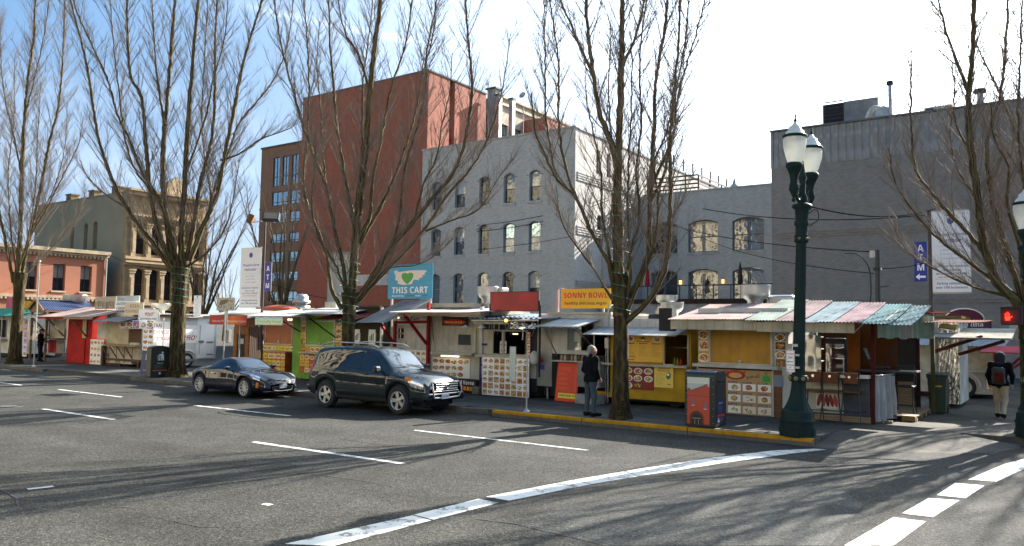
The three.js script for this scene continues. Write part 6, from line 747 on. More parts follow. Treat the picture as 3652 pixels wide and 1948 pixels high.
{
  const Z = -21.2, org = std([0.55, 0.11, 0.008], 0.5, { map: grimeT }), t = thing('orange_food_cart', 'orange food cart with yellow photo menus behind the sports car', 'food cart', [-27, 0.15, Z]);
  const x0 = -27.604, x1 = -25.596, yt = 2.59, sx0 = -27.408, sx1 = -25.756, sy0 = 1.497, sy1 = 2.288;
  part(t, 'body', shell(x0, x1, 0.3, yt, Z, -23.4), org); part(t, 'shutter', bx(sx0, sx1, sy0, sy1, Z + 0.003, Z + 0.03), std([0.50, 0.12, 0.006], 0.35, { map: grimeT })); part(t, 'shutter_frame', frameG(sx0, sx1, sy0, sy1, Z + 0.002, Z + 0.055, 0.04), M.galv); part(t, 'latch', bx((sx0 + sx1) / 2 - 0.04, (sx0 + sx1) / 2 + 0.04, sy0 + 0.04, sy0 + 0.16, Z + 0.031, Z + 0.06), M.white);
  const pm = { bg: '#d0b41c', cell: ['#d8c024', '#cfae1a'], gap: 2 }; board(t, 'photo_row', x0, x1, 1.206, sy0 - 0.06, Z + 0.05, org, menu(420, 84, 7, 1, { ...pm, seed: 91, skip: (i) => i === 3 }), 0.045); board(t, 'photo_strip', x1 + 0.02, -25.131, 1.016, 2.594, Z + 0.05, M.dark, menu(64, 380, 1, 6, { bg: '#4a3a18', cell: ['#6a5420', '#3a2c14'], seed: 92 }), 0.04);
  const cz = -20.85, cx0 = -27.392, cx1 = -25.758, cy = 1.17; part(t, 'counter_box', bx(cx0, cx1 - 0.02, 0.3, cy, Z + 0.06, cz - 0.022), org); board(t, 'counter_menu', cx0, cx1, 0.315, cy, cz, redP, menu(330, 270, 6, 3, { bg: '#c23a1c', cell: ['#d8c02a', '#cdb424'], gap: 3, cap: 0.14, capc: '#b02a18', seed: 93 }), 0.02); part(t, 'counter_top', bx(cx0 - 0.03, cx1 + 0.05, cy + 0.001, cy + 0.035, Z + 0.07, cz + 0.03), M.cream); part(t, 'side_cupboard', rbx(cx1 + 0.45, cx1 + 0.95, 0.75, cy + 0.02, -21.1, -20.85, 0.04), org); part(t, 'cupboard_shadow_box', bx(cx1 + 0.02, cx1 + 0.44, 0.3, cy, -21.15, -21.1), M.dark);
  part(t, 'strut', bar([-24.404, 2.405, -19.6], [-24.81, 1.813, Z + 0.02], 0.025), M.black); const ay = 2.606; part(t, 'awning', panel(-26.452, -23.122, [-19.5, ay], [-21.2, ay + 0.3], 0.03), matte([0.48, 0.5, 0.5])); part(t, 'post', bar([-26.106, 0.15, -20], [-26.169, ay, -20], 0.045), M.black);
  board(t, 'hanging_sign', -25.851, -24.198, 2.254, 2.562, -19.42, M.plankPale, words(400, 110, '#cfe0cc', [['Friendly Food', 0.5, 0.56, 54, '#a8c23a', 'bold', 0.92]], (c, w, h) => { c.strokeStyle = '#5aa8c0'; c.lineWidth = 7; c.beginPath(); for (let x = 0; x < w; x += 8) c.lineTo(x, 16 + 7 * Math.sin(x * 0.05)); c.stroke(); c.fillStyle = '#c8a23a'; c.fillRect(0, h - 14, w, 6); }), 0.03); part(t, 'roof_hood', new THREE.SphereGeometry(1, 24, 12, 0, 6.3, 0, 1.57).scale((-25.837 - -27.898) / 2, 0.24, 0.6).translate(-26.849, 2.86, -21.4), std([0.55, 0.09, 0.015], 0.5, { map: grimeT })); for (const px of [-24.334, -24.178]) part(t, 'spot_lamp', at(new THREE.SphereGeometry(0.05, 10, 8), px, 2.475, -19.8), tileLamp);
  const s = thing('red_banner', 'red and orange welcome banner hung under the white roof edge', 'banner', [-29, 2.5, -20.2]); board(s, 'sheet', -29.971, -27.421, 2.243, 2.618, -20.2, redP, words(520, 120, '#b8251c', [['Welcome TO Mediterranean Cuisine', 0.53, 0.62, 40, '#f3e6d4', '', 0.9]], (c) => { const g = c.createLinearGradient(200, 0, 520, 0); g.addColorStop(0, '#b8251c'); g.addColorStop(0.4, '#e0771c'); g.addColorStop(0.7, '#d9541c'); g.addColorStop(1, '#b8251c'); c.fillStyle = g; c.fillRect(200, 0, 320, 120); }), 0.02); part(s, 'batten', bx(-29.971, -27.421, 2.618, 2.645, -20.24, -20.2), M.plank);
}
// ---------------------------------------------------------------- cash machine hut
{
  const x0 = -32.2, x1 = -31.0, z0 = -23.0, z1 = -24.6, t = thing('cash_machine_hut', 'small timber cash machine hut with curved roof and vertical slats', 'kiosk', [-31.5, 0.15, -23.8]);
  part(t, 'body', bx(x0, x1 - 0.03, 0.16, 2.15, z1, z0 - 0.03), brownWood); for (let k = 0; k < 16; k++) part(t, 'wall_slat', bx(x1 - 0.029, x1, 0.2, 2.1 - 0.0 * k, z1 + 0.02 + k * 0.098, z1 + 0.095 + k * 0.098), wood([0.16, 0.085, 0.045])); part(t, 'door_surround', [bx(x0 + 0.02, x0 + 0.28, 0.17, 2.12, z0 - 0.029, z0), bx(x1 - 0.3, x1 - 0.04, 0.17, 2.12, z0 - 0.029, z0), bx(x0 + 0.281, x1 - 0.301, 1.8, 2.12, z0 - 0.029, z0)], wood([0.5, 0.2, 0.04])); part(t, 'machine_face', bx(x0 + 0.285, x1 - 0.305, 0.17, 1.79, z0 - 0.028, z0 - 0.012), M.black); part(t, 'machine_screen', bx(x0 + 0.4, x1 - 0.42, 1.35, 1.6, z0 - 0.012, z0 - 0.006), M.white);
  const sg = part(t, 'lettered_sign', bx(x1 + 0.001, x1 + 0.02, 1.12, 1.78, -24.35, -23.55), std([0.02, 0.03, 0.14], 0.5)); part(sg, 'print', poster(0.78, 0.64, x1 + 0.024, 1.45, -23.95, 1), std([1, 1, 1], 0.5, { map: words(160, 130, '#232a5a', [['ATM', 0.5, 0.52, 62, '#d8dae2', 'bold', 0.86]]) }));
  const n = 10, rp = []; for (let k = 0; k <= n; k++) { const s = k / n; rp.push([z0 + 0.3 - (z0 + 0.3 - z1 + 0.35) * s, 2.75 - 0.55 * s + 0.12 * Math.sin(s * PI)]); } for (let k = 0; k < n; k++) part(t, 'roof_panel', panel(x0 - 0.15, x1 + 0.25, rp[k], rp[k + 1], 0.04), M.galv); part(t, 'gable', bx(x0, x1 - 0.031, 2.151, 2.55, z0 - 0.3, z0 - 0.06), wood([0.45, 0.19, 0.05]));
  const g = thing('green_door_shed', 'green door in a narrow shed behind the parking sign pole', 'shed', [-33.4, 0.15, -24.4]); part(g, 'wall', bx(-34.3, -32.5, 0.16, 2.4, -25.2, -24.62), M.dark); part(g, 'door', bx(-34.0, -33.2, 0.2, 2.2, -24.619, -24.57), dirty([0.05, 0.16, 0.06])); part(g, 'door_window', bx(-33.7, -33.5, 1.5, 1.9, -24.569, -24.56), M.glass); part(g, 'door_handle', bx(-33.32, -33.26, 1.1, 1.2, -24.569, -24.53), M.galv);
}
// ---------------------------------------------------------------- white trailer, side faces the driveway
{
  const X = -34.5, t = thing('white_trailer', 'white food trailer with red hand lettering beyond the thick tree', 'trailer', [-35.6, 0.15, -21.8]), z0 = -20.5, z1 = -23.7;
  part(t, 'body', rbx(-36.2, X, 0.5, 2.62, z1, z0, 0.06, 2), std([0.80, 0.80, 0.79], 0.4, { map: paintT })); part(t, 'roof_lip', bx(-36.4, X + 0.25, 2.66, 2.72, z1 - 0.1, z0 + 0.2), matte([0.5, 0.5, 0.5])); part(t, 'skirt_rail', bx(X - 0.05, X + 0.012, 0.46, 0.56, z1, z0), M.galv); const d0 = -22.599, d1 = -23.545; part(t, 'rear_door', bx(X + 0.002, X + 0.02, 0.6, 2.5, d1, d0), std([0.82, 0.82, 0.8], 0.35)); for (const y of [0.75, 1.35, 2.3]) part(t, 'hinge', bx(X + 0.021, X + 0.045, y, y + 0.05, d1 + 0.05, d1 + 0.4), M.galv); part(t, 'latch_bar', [bar([X + 0.04, 0.8, d0 - 0.15], [X + 0.04, 2.2, d0 - 0.15], 0.012), bx(X + 0.02, X + 0.06, 1.35, 1.45, d0 - 0.35, d0 - 0.08)], M.galv);
  const wz = -22.12; wheelParts(t, X - 0.1, 0.15 + 0.36, wz, 0.36, 0.22, 'x', M.galv); part(t, 'wheel_arch', at(new THREE.TorusGeometry(0.47, 0.045, 8, 24, PI).rotateY(PI / 2), X + 0.01, 0.5, wz), M.white);
  const tx = (w, h, y, z, tt, bg) => part(t, 'lettering', poster(w, h, X + 0.006, y, z, 1), std([0.95, 0.95, 0.94], 0.45, { map: tt })); const L0 = -20.364, L1 = -21.171; tx(L0 - L1 + 0.15, 0.95, 1.85, (L0 + L1) / 2, words(300, 220, '#eeeeec', [['THAI', 0.3, 0.18, 56, '#7a2430', 'bold'], ['CHINESE', 0.5, 0.5, 58, '#7a2430', 'bold', 0.92], ['VIETNAM', 0.5, 0.83, 58, '#a03a3a', 'bold', 0.92]])); tx(0.95, 0.85, 1.75, -22.198, words(200, 180, '#eeeeec', [["PHO'", 0.5, 0.7, 66, '#b03a3a', 'italic bold']], (c) => { c.strokeStyle = '#8a8a88'; c.lineWidth = 3; c.beginPath(); c.arc(100, 60, 46, 0.2, 2.9); c.stroke(); c.beginPath(); c.moveTo(110, 60); c.lineTo(180, 22); c.moveTo(120, 64); c.lineTo(186, 34); c.stroke(); }));
  fan(t, -37.44, 2.75, -22.4, 0.45, 0.5);
  const s = thing('noodle_sign', 'white six-sided sign with red lettering above the white trailer', 'sign', [-33.844, 2.3, -19.7]), cx0 = -33.826, hw = (-32.991 - -34.675) / 2, sy0 = 2.377, sy1 = 2.941, hh = sy1 - sy0; part(s, 'panel', slab([[-hw, 0], [hw, 0], [hw, hh * 0.62], [hw * 0.4, hh], [-hw * 0.4, hh], [-hw, hh * 0.62]], 0.03).translate(cx0, sy0, -19.7), M.white); part(s, 'print', poster(hw * 1.9, hh * 0.86, cx0, sy0 + hh * 0.44, -19.695), std([1, 1, 1], 0.5, { map: words(300, 150, '#f1f0ee', [["PHO'", 0.55, 0.42, 60, '#b8222c', 'italic bold'], ['BEST NOODLE SOUP', 0.5, 0.87, 26, '#3a3a3a', 'bold', 0.92]], (c) => { c.strokeStyle = '#b8222c'; c.lineWidth = 5; c.beginPath(); c.arc(160, 20, 70, 0.35, 2.8); c.stroke(); }) })); part(s, 'bracket', bx(cx0 - 0.05, cx0 + 0.05, sy0 - 0.3, sy0, -19.78, -19.74), M.galv);
  const p = thing('photo_banner', 'purple and white photo banner below the noodle sign', 'banner', [-37, 1, -19.9]); board(p, 'top_panel', -36.582, -33.712, 1.993, 2.38, -19.9, M.white, menu(400, 90, 5, 1, { bg: '#e8e4f0', cell: ['#a87ac0', '#8a6ab0', '#b8d0e8', '#3a3444'], seed: 101 }), 0.02); board(p, 'column_panel', -34.592, -33.712, 1.021, 2.017, -19.92, M.white, menu(128, 260, 2, 4, { bg: '#f0eef2', cell: ['#e6dff0', '#dfe6ee'], seed: 102 }), 0.02);
  const q = thing('roof_slab_sign', 'narrow upright white notice on a post left of the coin sign', 'sign', [-32.135, 2.7, -21]); board(q, 'panel', -32.404, -31.855, 2.61, 3.533, -21, M.white, canvasTex(64, 180, (c) => { c.fillStyle = '#e6e6e8'; c.fillRect(0, 0, 64, 180); scribble(c, 10, 30, 46, 9, 11, '#6a6a90'); c.fillStyle = '#3a4a8a'; c.fillRect(26, 6, 12, 12); }), 0.02); part(q, 'post', bar([-32.027, 2.6, -21.05], [-32.056, 3.47, -21.05], 0.02), M.galv);
  const r = thing('lean_to_roof', 'long low grey lean-to roof between the white trailer and the orange cart', 'roof', [-31, 2.6, -20.6]); part(r, 'sheet', panel(-32.138, -27.644, [-20.4, 2.527], [-23.6, 3.0], 0.03), matte([0.36, 0.36, 0.35])); for (let k = 0; k < 6; k++) part(r, 'joist', bx(-34.4 + k * 1.2, -34.34 + k * 1.2, 2.52, 2.6, -22.6, -20.45), M.plank); part(r, 'post', [bar([-33.9, 0.15, -20.5], [-33.9, 2.5, -20.5], 0.03), bar([-28.4, 0.15, -20.6], [-28.4, 2.5, -20.6], 0.03)], M.galv);
}
// ---------------------------------------------------------------- timber stall with cream panels
{
  const Z = CZ, t = thing('timber_stall', 'cream panelled stall with timber counter and striped awning', 'food cart', [-38, 0.15, Z]), x0 = -38.748, x1 = -35.517, yt = 2.75;
  part(t, 'body', shell(x0, -36.3, 0.3, yt, Z, -23), M.cream); part(t, 'front_extension', bx(-36.295, x1, 0.5, 2.4, Z - 0.06, Z), M.cream); part(t, 'front_panel', bx(-38.695, -36.605, 1.221, 2.047, Z + 0.002, Z + 0.03), dirty([0.6, 0.54, 0.4])); part(t, 'brown_panel', bx(-36.566, x1 - 0.02, 1.257, 1.948, Z + 0.002, Z + 0.025), brownWood); const cy = 1.212; part(t, 'counter', bx(-38.079, -35.162, cy - 0.08, cy + 0.02, Z + 0.031, Z + 0.45), M.plankPale);
  for (let k = 0; k < 4; k++) { const x = x0 + 0.45 + k * 0.7; part(t, 'bracket', beam([x, cy - 0.1, -20.0], [x, cy - 0.62, Z + 0.04], 0.05), M.plank); part(t, 'lower_panel', bx(x, x + 0.62, 0.55, cy - 0.12, Z + 0.002, Z + 0.02), M.cream); part(t, 'stud', bx(x - 0.05, x - 0.005, 0.35, cy - 0.1, Z + 0.002, Z + 0.035), M.plank); } part(t, 'base_rail', bx(x0, x1, 0.42, 0.53, Z + 0.003, Z + 0.05), brownWood); for (const g of [bx(x0 + 0.02, x0 + 0.2, 0.15, cy - 0.09, Z + 0.05, Z + 0.2), bx(x0 + 1.3, x0 + 1.42, 0.15, 0.42, Z - 0.1, Z), bx(x1 - 0.3, x1 - 0.18, 0.15, 0.42, Z - 0.1, Z)]) part(t, 'leg', g, M.plankDark); part(t, 'sauce_tray', bx(-35.93, -35.307, cy + 0.02, cy + 0.12, -20.2, -20.05), M.white); part(t, 'white_door', bx(-39.758, x0 - 0.02, 1.443, 2.222, -20.55, -20.5), M.white);
  const a0 = -38.026, a1 = -35.559, ay = 2.307; const st = [[0.10, 0.09, 0.13], [0.42, 0.42, 0.44]]; for (let k = 0; k < 14; k++) part(t, 'awning_stripe', panel(a0 + (a1 - a0) * k / 14, a0 + (a1 - a0) * (k + 1) / 14, [-19.3, ay], [-21.2, ay + 0.42], 0.02, 0.1), dirty(st[k % 2])); part(t, 'awning_edge', bx(a0, a1, ay - 0.05, ay - 0.021, -19.34, -19.3), M.plank);
  const sg = (name, lab, A, tt, m = M.white) => { const s = thing('stall_sign', lab, 'sign', [(A[0] + A[1]) / 2, A[2], A[4]], 'signs on the stall roofs'); board(s, 'panel', A[0], A[1], A[2], A[3], A[4], m, tt, 0.04); part(s, 'post', bx((A[0] + A[1]) / 2 - 0.04, (A[0] + A[1]) / 2 + 0.04, A[2] - 0.5, A[2], A[4] - 0.09, A[4] - 0.045), M.plank); };
  sg('', 'cream roof sign with brown hand lettering left of the noodle sign', [-36.756, -35.153, 2.628, 3.213, -20.2], words(260, 180, '#cdbf9e', [['ASIA', 0.52, 0.28, 66, '#7a2a1c', '', 0.7], ['EXPRESS', 0.5, 0.72, 60, '#8a3426', '', 0.86]])); sg('', 'grey and white roof sign with black lettering', [-38.658, -36.579, 2.816, 3.568, -20.8], words(300, 200, '#d9d9d8', [['THAI', 0.2, 0.2, 46, '#4a5a6a', ''], ['EASTERN', 0.26, 0.52, 46, '#2a2a2e', 'bold', 0.5], ['CUISINE', 0.26, 0.82, 46, '#2a2a2e', 'bold', 0.5]], (c) => { c.fillStyle = '#a8b0b4'; c.fillRect(0, 0, 300, 70); })); sg('', 'weathered roof sign with faint dark strokes', [-40.887, -38.886, 2.92, 3.557, -20.9], canvasTex(260, 150, (c) => { c.fillStyle = '#a89c84'; c.fillRect(0, 0, 260, 150); seed = 6; for (let k = 0; k < 14; k++) { c.fillStyle = ['#4a3a2c', '#8a3a24', '#2e2a28'][k % 3]; c.fillRect(8 + k * 17, rr(50, 66), rr(6, 11), rr(50, 80)); } }));
}
// ---------------------------------------------------------------- red stall
{
  const Z = CZ, t = thing('red_stall', 'bright red food stall with plank awning and photo menu panel', 'food cart', [-41.8, 0.15, Z]), x0 = -42.504, x1 = -40.576, dx1 = -40.709;
  part(t, 'body', shell(x0, dx1 + 0.6, 0.16, 2.7, Z - 0.03, -23), redP); part(t, 'door_upper', bx(x0, dx1, 1.46, 2.6, Z - 0.029, Z - 0.004), redP); part(t, 'door_lower', bx(x0, dx1, 0.17, 1.45, Z - 0.029, Z + 0.012), redP); part(t, 'trim_strip', bx(-40.958, -40.812, 1.45, 2.4, Z + 0.001, Z + 0.03), std([0.6, 0.42, 0.03], 0.5)); part(t, 'trim_strip', bx(-40.778, -40.6, 1.45, 2.4, Z + 0.001, Z + 0.03), M.white);
  const k0 = -44.6, k1 = -42.803, cy = 1.384; part(t, 'serving_frame', [...frameG(k0 + 0.08, k1 - 0.08, cy, 2.477, Z - 0.06, Z, 0.08)], M.plank); part(t, 'shutter', bx(k0 + 0.08, k1 - 0.08, cy + 0.01, 2.477, Z - 0.05, Z - 0.03), dirty([0.5, 0.48, 0.42])); part(t, 'shelf', bx(k0 - 0.1, k1, cy - 0.07, cy, Z + 0.001, Z + 0.4), M.plankDark); part(t, 'red_panel', bx(k0 + 0.05, (k0 + k1) / 2, 0.6, cy - 0.1, Z - 0.04, Z), redP); part(t, 'grey_panel', bx((k0 + k1) / 2 + 0.05, k1, 0.5, cy - 0.1, Z - 0.04, Z), dirty([0.28, 0.27, 0.25])); part(t, 'steel_tray', bx(k0 - 0.1, k1 - 0.2, 0.5, 0.62, Z + 0.02, Z + 0.35), M.steel); part(t, 'stall_side', bx(k0, x0 - 0.02, 0.3, 2.7, -22.8, -22.7), brownWood);
  const ay = 2.751, a0 = -43.533, a1 = -37.957; part(t, 'awning_sheet', panel(a0, a1, [-19.3, ay - 0.25], [-21.6, ay + 0.3], 0.025, 0.4), matte([0.44, 0.33, 0.3])); part(t, 'awning_fascia', bx(a0, (a0 + a1) / 2, ay - 0.36, ay - 0.26, -19.33, -19.3), dirty([0.38, 0.05, 0.03])); part(t, 'awning_fascia', bx((a0 + a1) / 2, a1, ay - 0.36, ay - 0.26, -19.33, -19.3), M.plankPale); for (const x of [k0 + 0.1, k1 - 0.1, dx1 + 0.2]) part(t, 'brace', beam([x, ay - 0.3, -19.5], [x, ay - 1.25, Z + 0.02], 0.07), M.plank);
  board(t, 'photo_menu', -39.864, -38.563, 0.182, 1.407, Z + 0.15, M.plank, menu(200, 300, 4, 4, { bg: '#efe9e0', cell: ['#ece4d8', '#e0d4c4'], gap: 3, plate: false, seed: 111 }), 0.03); fan(t, -45.18, 2.95, -22, 0.62, 0.8);
}
// ---------------------------------------------------------------- stall with blue gable roof, far left cart
{
  const gx = -44.911, gy = 3.413, ex = -43.971, ey = 2.858, hw = ex - gx, zb = -22.6, t = thing('gabled_stall', 'small timber stall with blue ribbed gable roof at the left', 'food cart', [gx, 0.15, -21]); const bm = dirty([0.075, 0.10, 0.20], 0.4, { metalness: 0.3 });
  for (const s of [-1, 1]) { const g = corr(19.8, 22.6, [0, ey], [hw + 0.05, gy], 0.12, 0.014); g.rotateY(PI / 2); g.scale(s < 0 ? 1 : -1, 1, 1); if (s > 0) { const p = g.attributes.position, n = g.attributes.normal; for (let i = 0; i < p.count; i += 3) { for (const a of [p, n]) { const x = a.getX(i + 1), y = a.getY(i + 1), z = a.getZ(i + 1); a.setXYZ(i + 1, a.getX(i + 2), a.getY(i + 2), a.getZ(i + 2)); a.setXYZ(i + 2, x, y, z); } } } g.translate(gx + (s < 0 ? -hw - 0.0 : hw), 0, 0); part(t, 'roof_sheet', g, bm); }
  part(t, 'gable', slab([[gx - hw, ey - 0.1], [gx + hw, ey - 0.1], [gx, gy - 0.06]], 0.05, -19.9), M.plank); part(t, 'barge_board', [beam([gx - hw - 0.05, ey - 0.08, -19.78], [gx, gy + 0.02, -19.78], 0.04, 0.14), beam([gx + hw + 0.05, ey - 0.08, -19.78], [gx, gy + 0.02, -19.78], 0.04, 0.14)], wood([0.5, 0.28, 0.06])); part(t, 'ridge_cap', bx(gx - 0.08, gx + 0.08, gy - 0.01, gy + 0.03, zb, -19.75), M.galv); for (const s of [-1, 1]) { part(t, 'post', bx(gx + s * (hw - 0.1) - 0.05, gx + s * (hw - 0.1) + 0.05, 0.15, ey - 0.1, -20.1, -20.0), M.plank); part(t, 'post', bx(gx + s * (hw - 0.1) - 0.05, gx + s * (hw - 0.1) + 0.05, 0.15, ey - 0.1, zb + 0.1, zb + 0.2), M.plank); } part(t, 'back_wall', bx(gx - hw, gx + hw, 0.15, ey - 0.1, zb, zb + 0.06), brownWood); part(t, 'wall_poster', bx(gx - hw + 0.2, gx + hw - 0.4, 0.9, 2.1, zb + 0.061, zb + 0.08), dirty([0.4, 0.35, 0.36]));
}
{
  const t = thing('green_awning_cart', 'white food cart with green awning at the left edge', 'food cart', [-49, 0.15, -21]), x0 = -53.5, x1 = -48.433, Z = -20.6; const w = [x1 - 3.4, x1 - 1.6, 1.3, 2.3]; part(t, 'body', shell(x0, x1, 0.4, 2.75, Z, -23.2, [w]), M.white); part(t, 'window_frame', frameG(w[0], w[1], w[2], w[3], Z + 0.002, Z + 0.04, 0.05), M.galv); part(t, 'counter', bx(w[0] - 0.2, w[1] + 0.2, 1.16, 1.24, Z + 0.002, Z + 0.35), M.steel); const ay = 2.536; part(t, 'awning_sheet', corr(x0, -45.844, [-19.5, ay], [-21, ay + 0.45], 0.2, 0.015), teal); part(t, 'white_awning', panel(-45.754, -43.53, [-19.4, 2.465], [-20.9, 2.751], 0.02), M.white); board(t, 'poster', -48.319, -47.373, 0.274, 2.353, Z + 0.02, M.white, menu(80, 300, 2, 6, { bg: '#c8c8dc', cell: ['#b08ac0', '#9ab0cc', '#d8d0e4'], seed: 121 }), 0.02); board(t, 'poster', -47.213, -46.06, 1.2, 2.126, Z + 0.02, M.white, menu(80, 120, 2, 3, { bg: '#dcdcd8', cell: ['#cfd4d8'], seed: 122 }), 0.02); part(t, 'chassis', bx(x0 + 0.2, x1 - 0.2, 0.2, 0.39, -23, -20.8), M.black); part(t, 'pipe_post', bar([x1 + 0.2, 0.15, -19.6], [x1 + 0.2, ay, -19.6], 0.03), M.galv);
  for (const [lab, a, b, y0, y1, c] of [['pink rounded shop sign behind the leftmost tree', -53.75, -52.895, 2.964, 3.703, [0.45, 0.12, 0.2]], ['yellow shop sign behind the leftmost tree', -51.799, -50.523, 2.875, 3.447, [0.5, 0.32, 0.03]]]) { const s = thing('shop_sign', lab, 'sign', [(a + b) / 2, y0, -22], 'signs behind the leftmost tree'); part(s, 'panel', rbx(a, b, y0, y1, -22.06, -22, 0.03), dirty(c)); part(s, 'post', bx((a + b) / 2 - 0.04, (a + b) / 2 + 0.04, 2.6, y0, -22.06, -22.01), M.galv); }
}
// ---------------------------------------------------------------- carts along the side street
{
  const Z = -26.6, t = thing('foil_clad_cart', 'narrow cart wrapped in silver insulation behind the green wheelie bin', 'food cart', [-3.3, 0.15, Z]), x0 = -3.433, x1 = -2.65, xm = -3.184; seed = 131;
  part(t, 'body', bx(x0, x1, 0.25, 2.75, -29, Z), M.white); const g = new THREE.PlaneGeometry(x1 - xm, 2.45, 22, 44), p = g.attributes.position; for (let i = 0; i < p.count; i++) { const q = Math.sin(p.getX(i) * 26) * Math.sin(p.getY(i) * 26); p.setZ(i, 0.012 + 0.003 * q + rr(-0.006, 0.006)); } g.computeVertexNormals(); part(t, 'foil_quilt', at(g, (x0 + x1) / 2 + (xm - x0) / 2, 1.5, Z + 0.012), std([0.75, 0.75, 0.76], 0.25, { metalness: 1 })); for (let k = 0; k < 5; k++) part(t, 'door_rib', bx(x0 + 0.05 + k * 0.09, x0 + 0.1 + k * 0.09, 0.6, 2.4, Z + 0.002, Z + 0.02), M.white); part(t, 'roof', bx(x0 - 0.1, x1 + 0.1, 2.76, 2.84, -29, Z + 0.2), matte([0.2, 0.15, 0.06]));
  const by = 2.293; part(t, 'awning_slab', panel(x0 - 0.4, -1.28, [-25.4, by - 0.08], [-28, by + 0.2], 0.05), matte([0.4, 0.38, 0.34])); part(t, 'strut', beam([x0 + 0.1, 1.766, Z + 0.03], [-1.984, 2.243, -25.5], 0.08), dirty([0.16, 0.045, 0.03])); part(t, 'strut', beam([x1, 1.717, Z + 0.05], [-1.465, 2.126, -25.5], 0.08), dirty([0.15, 0.04, 0.03])); part(t, 'tarp_roll', bar([x0 + 0.3, 2.55, Z + 0.1], [x1 - 0.05, 2.5, Z + 0.1], 0.07), dirty([0.3, 0.22, 0.06]));
}
{
  const Z = -31, t = thing('cream_trailer', 'cream food trailer with wheel and closed hatch beyond the silver cart', 'trailer', [-2.4, 0.15, Z]), x0 = -3.14 - 1.5, x1 = -2.052, yt = 1.896, yb = 0.3; part(t, 'body', bx(x0, x1, yb, yt, -35, Z), M.cream); part(t, 'hatch', bx(x0 + 1.2, -2.118, 1.149, 1.834, Z + 0.002, Z + 0.03), dirty([0.56, 0.5, 0.37])); part(t, 'hatch_shelf', bx(x0 + 1.2, x1 - 0.1, 1.039, 1.09, Z + 0.002, Z + 0.2), M.white); board(t, 'photo_strip', -2.304, -2.104, 0.49, 1.012, Z + 0.012, M.white, menu(64, 160, 1, 3, { seed: 141 }), 0.008); const wx = -2.964; wheelParts(t, wx, 0.52, Z - 0.08, 0.38, 0.2, 'z', M.galv); part(t, 'wheel_arch', at(new THREE.TorusGeometry(0.5, 0.05, 8, 24, PI), wx, 0.52, Z + 0.01), M.white); part(t, 'roof', corr(x0 - 0.2, x1 + 0.3, [Z + 0.5, yt + 0.02], [-35, yt + 0.35], 0.12, 0.015), matte([0.30, 0.33, 0.38])); const red = dirty([0.42, 0.045, 0.075]); part(t, 'pink_post', beam([x1 + 0.05, 0.16, Z + 0.5], [x1 + 0.05, yt, Z + 0.5], 0.09), red); part(t, 'pink_beam', beam([x1 - 0.1, yt - 0.05, Z + 0.52], [x1 + 1.9, yt - 0.2, Z + 0.52], 0.09), red); for (const d of [0.9, 1.2]) part(t, 'pink_brace', beam([x1 + 0.1, yt - 1.0, Z + 0.55], [x1 + d, yt - 0.15, Z + 0.55], 0.08), red); part(t, 'pink_awning', panel(x1 - 0.3, x1 + 2.2, [Z + 1.3, yt - 0.15], [Z + 0.4, yt + 0.05], 0.03), red);
  const s = thing('arched_purple_sign', 'purple arched sign with white lettering above the cream trailer', 'sign', [-2.4, 2.9, -29.5]), sx0 = -3.502, sx1 = -2.019, sy0 = 2.509, sy1 = 2.745, cxm = (sx0 + sx1) / 2, sw = (sx1 - sx0) / 2; const arc = [[sx0, sy0], [sx1, sy0], [sx1, sy1]]; for (let k = 0; k <= 12; k++) { const a = k / 12 * PI; arc.push([cxm + sw * 0.75 * Math.cos(a), sy1 + 0.02 + 0.36 * Math.sin(a)]); } arc.push([sx0, sy1]); part(s, 'panel', slab(arc, 0.06, -29.5), dirty([0.10, 0.025, 0.06])); part(s, 'arch_trim', tube(Array.from({ length: 13 }, (_, k) => [cxm + sw * 0.75 * Math.cos(k / 12 * PI), sy1 + 0.03 + 0.36 * Math.sin(k / 12 * PI), -29.48]), 0.025, 6, 30), M.white); part(s, 'lettering', poster(sx1 - sx0 - 0.1, (sy1 - sy0), cxm, (sy0 + sy1) / 2, -29.494), std([1, 1, 1], 0.6, { map: canvasTex(400, 64, (c) => { c.fillStyle = '#46243a'; c.fillRect(0, 0, 400, 64); c.font = 'bold 52px serif'; c.fillStyle = '#d9d2d0'; c.textAlign = 'center'; c.fillText('Mama Illta', 210, 50, 330); }) })); part(s, 'post', [bx(sx0 + 0.1, sx0 + 0.2, 2.3, sy0, -29.56, -29.5), bx(sx1 - 0.2, sx1 - 0.1, 2.3, sy0, -29.56, -29.5)], M.galv);
  const r = thing('round_sign', 'round cream sign with orange spiral at the right edge', 'sign', [-1.21, 2.6, -29]), rx = -1.166, ry = 2.464; part(r, 'disc', new THREE.CylinderGeometry(0.36, 0.36, 0.05, 28).rotateX(PI / 2).translate(rx, ry, -29), M.cream); part(r, 'spiral', tube(Array.from({ length: 30 }, (_, k) => [rx + (0.02 + 0.007 * k) * Math.cos(k * 0.5), ry + (0.02 + 0.007 * k) * Math.sin(k * 0.5), -28.97]), 0.014, 5, 60), std([0.55, 0.14, 0.05], 0.6)); part(r, 'post', bar([rx, 0.15, -29.05], [rx, ry - 0.3, -29.05], 0.04), M.galv);
}

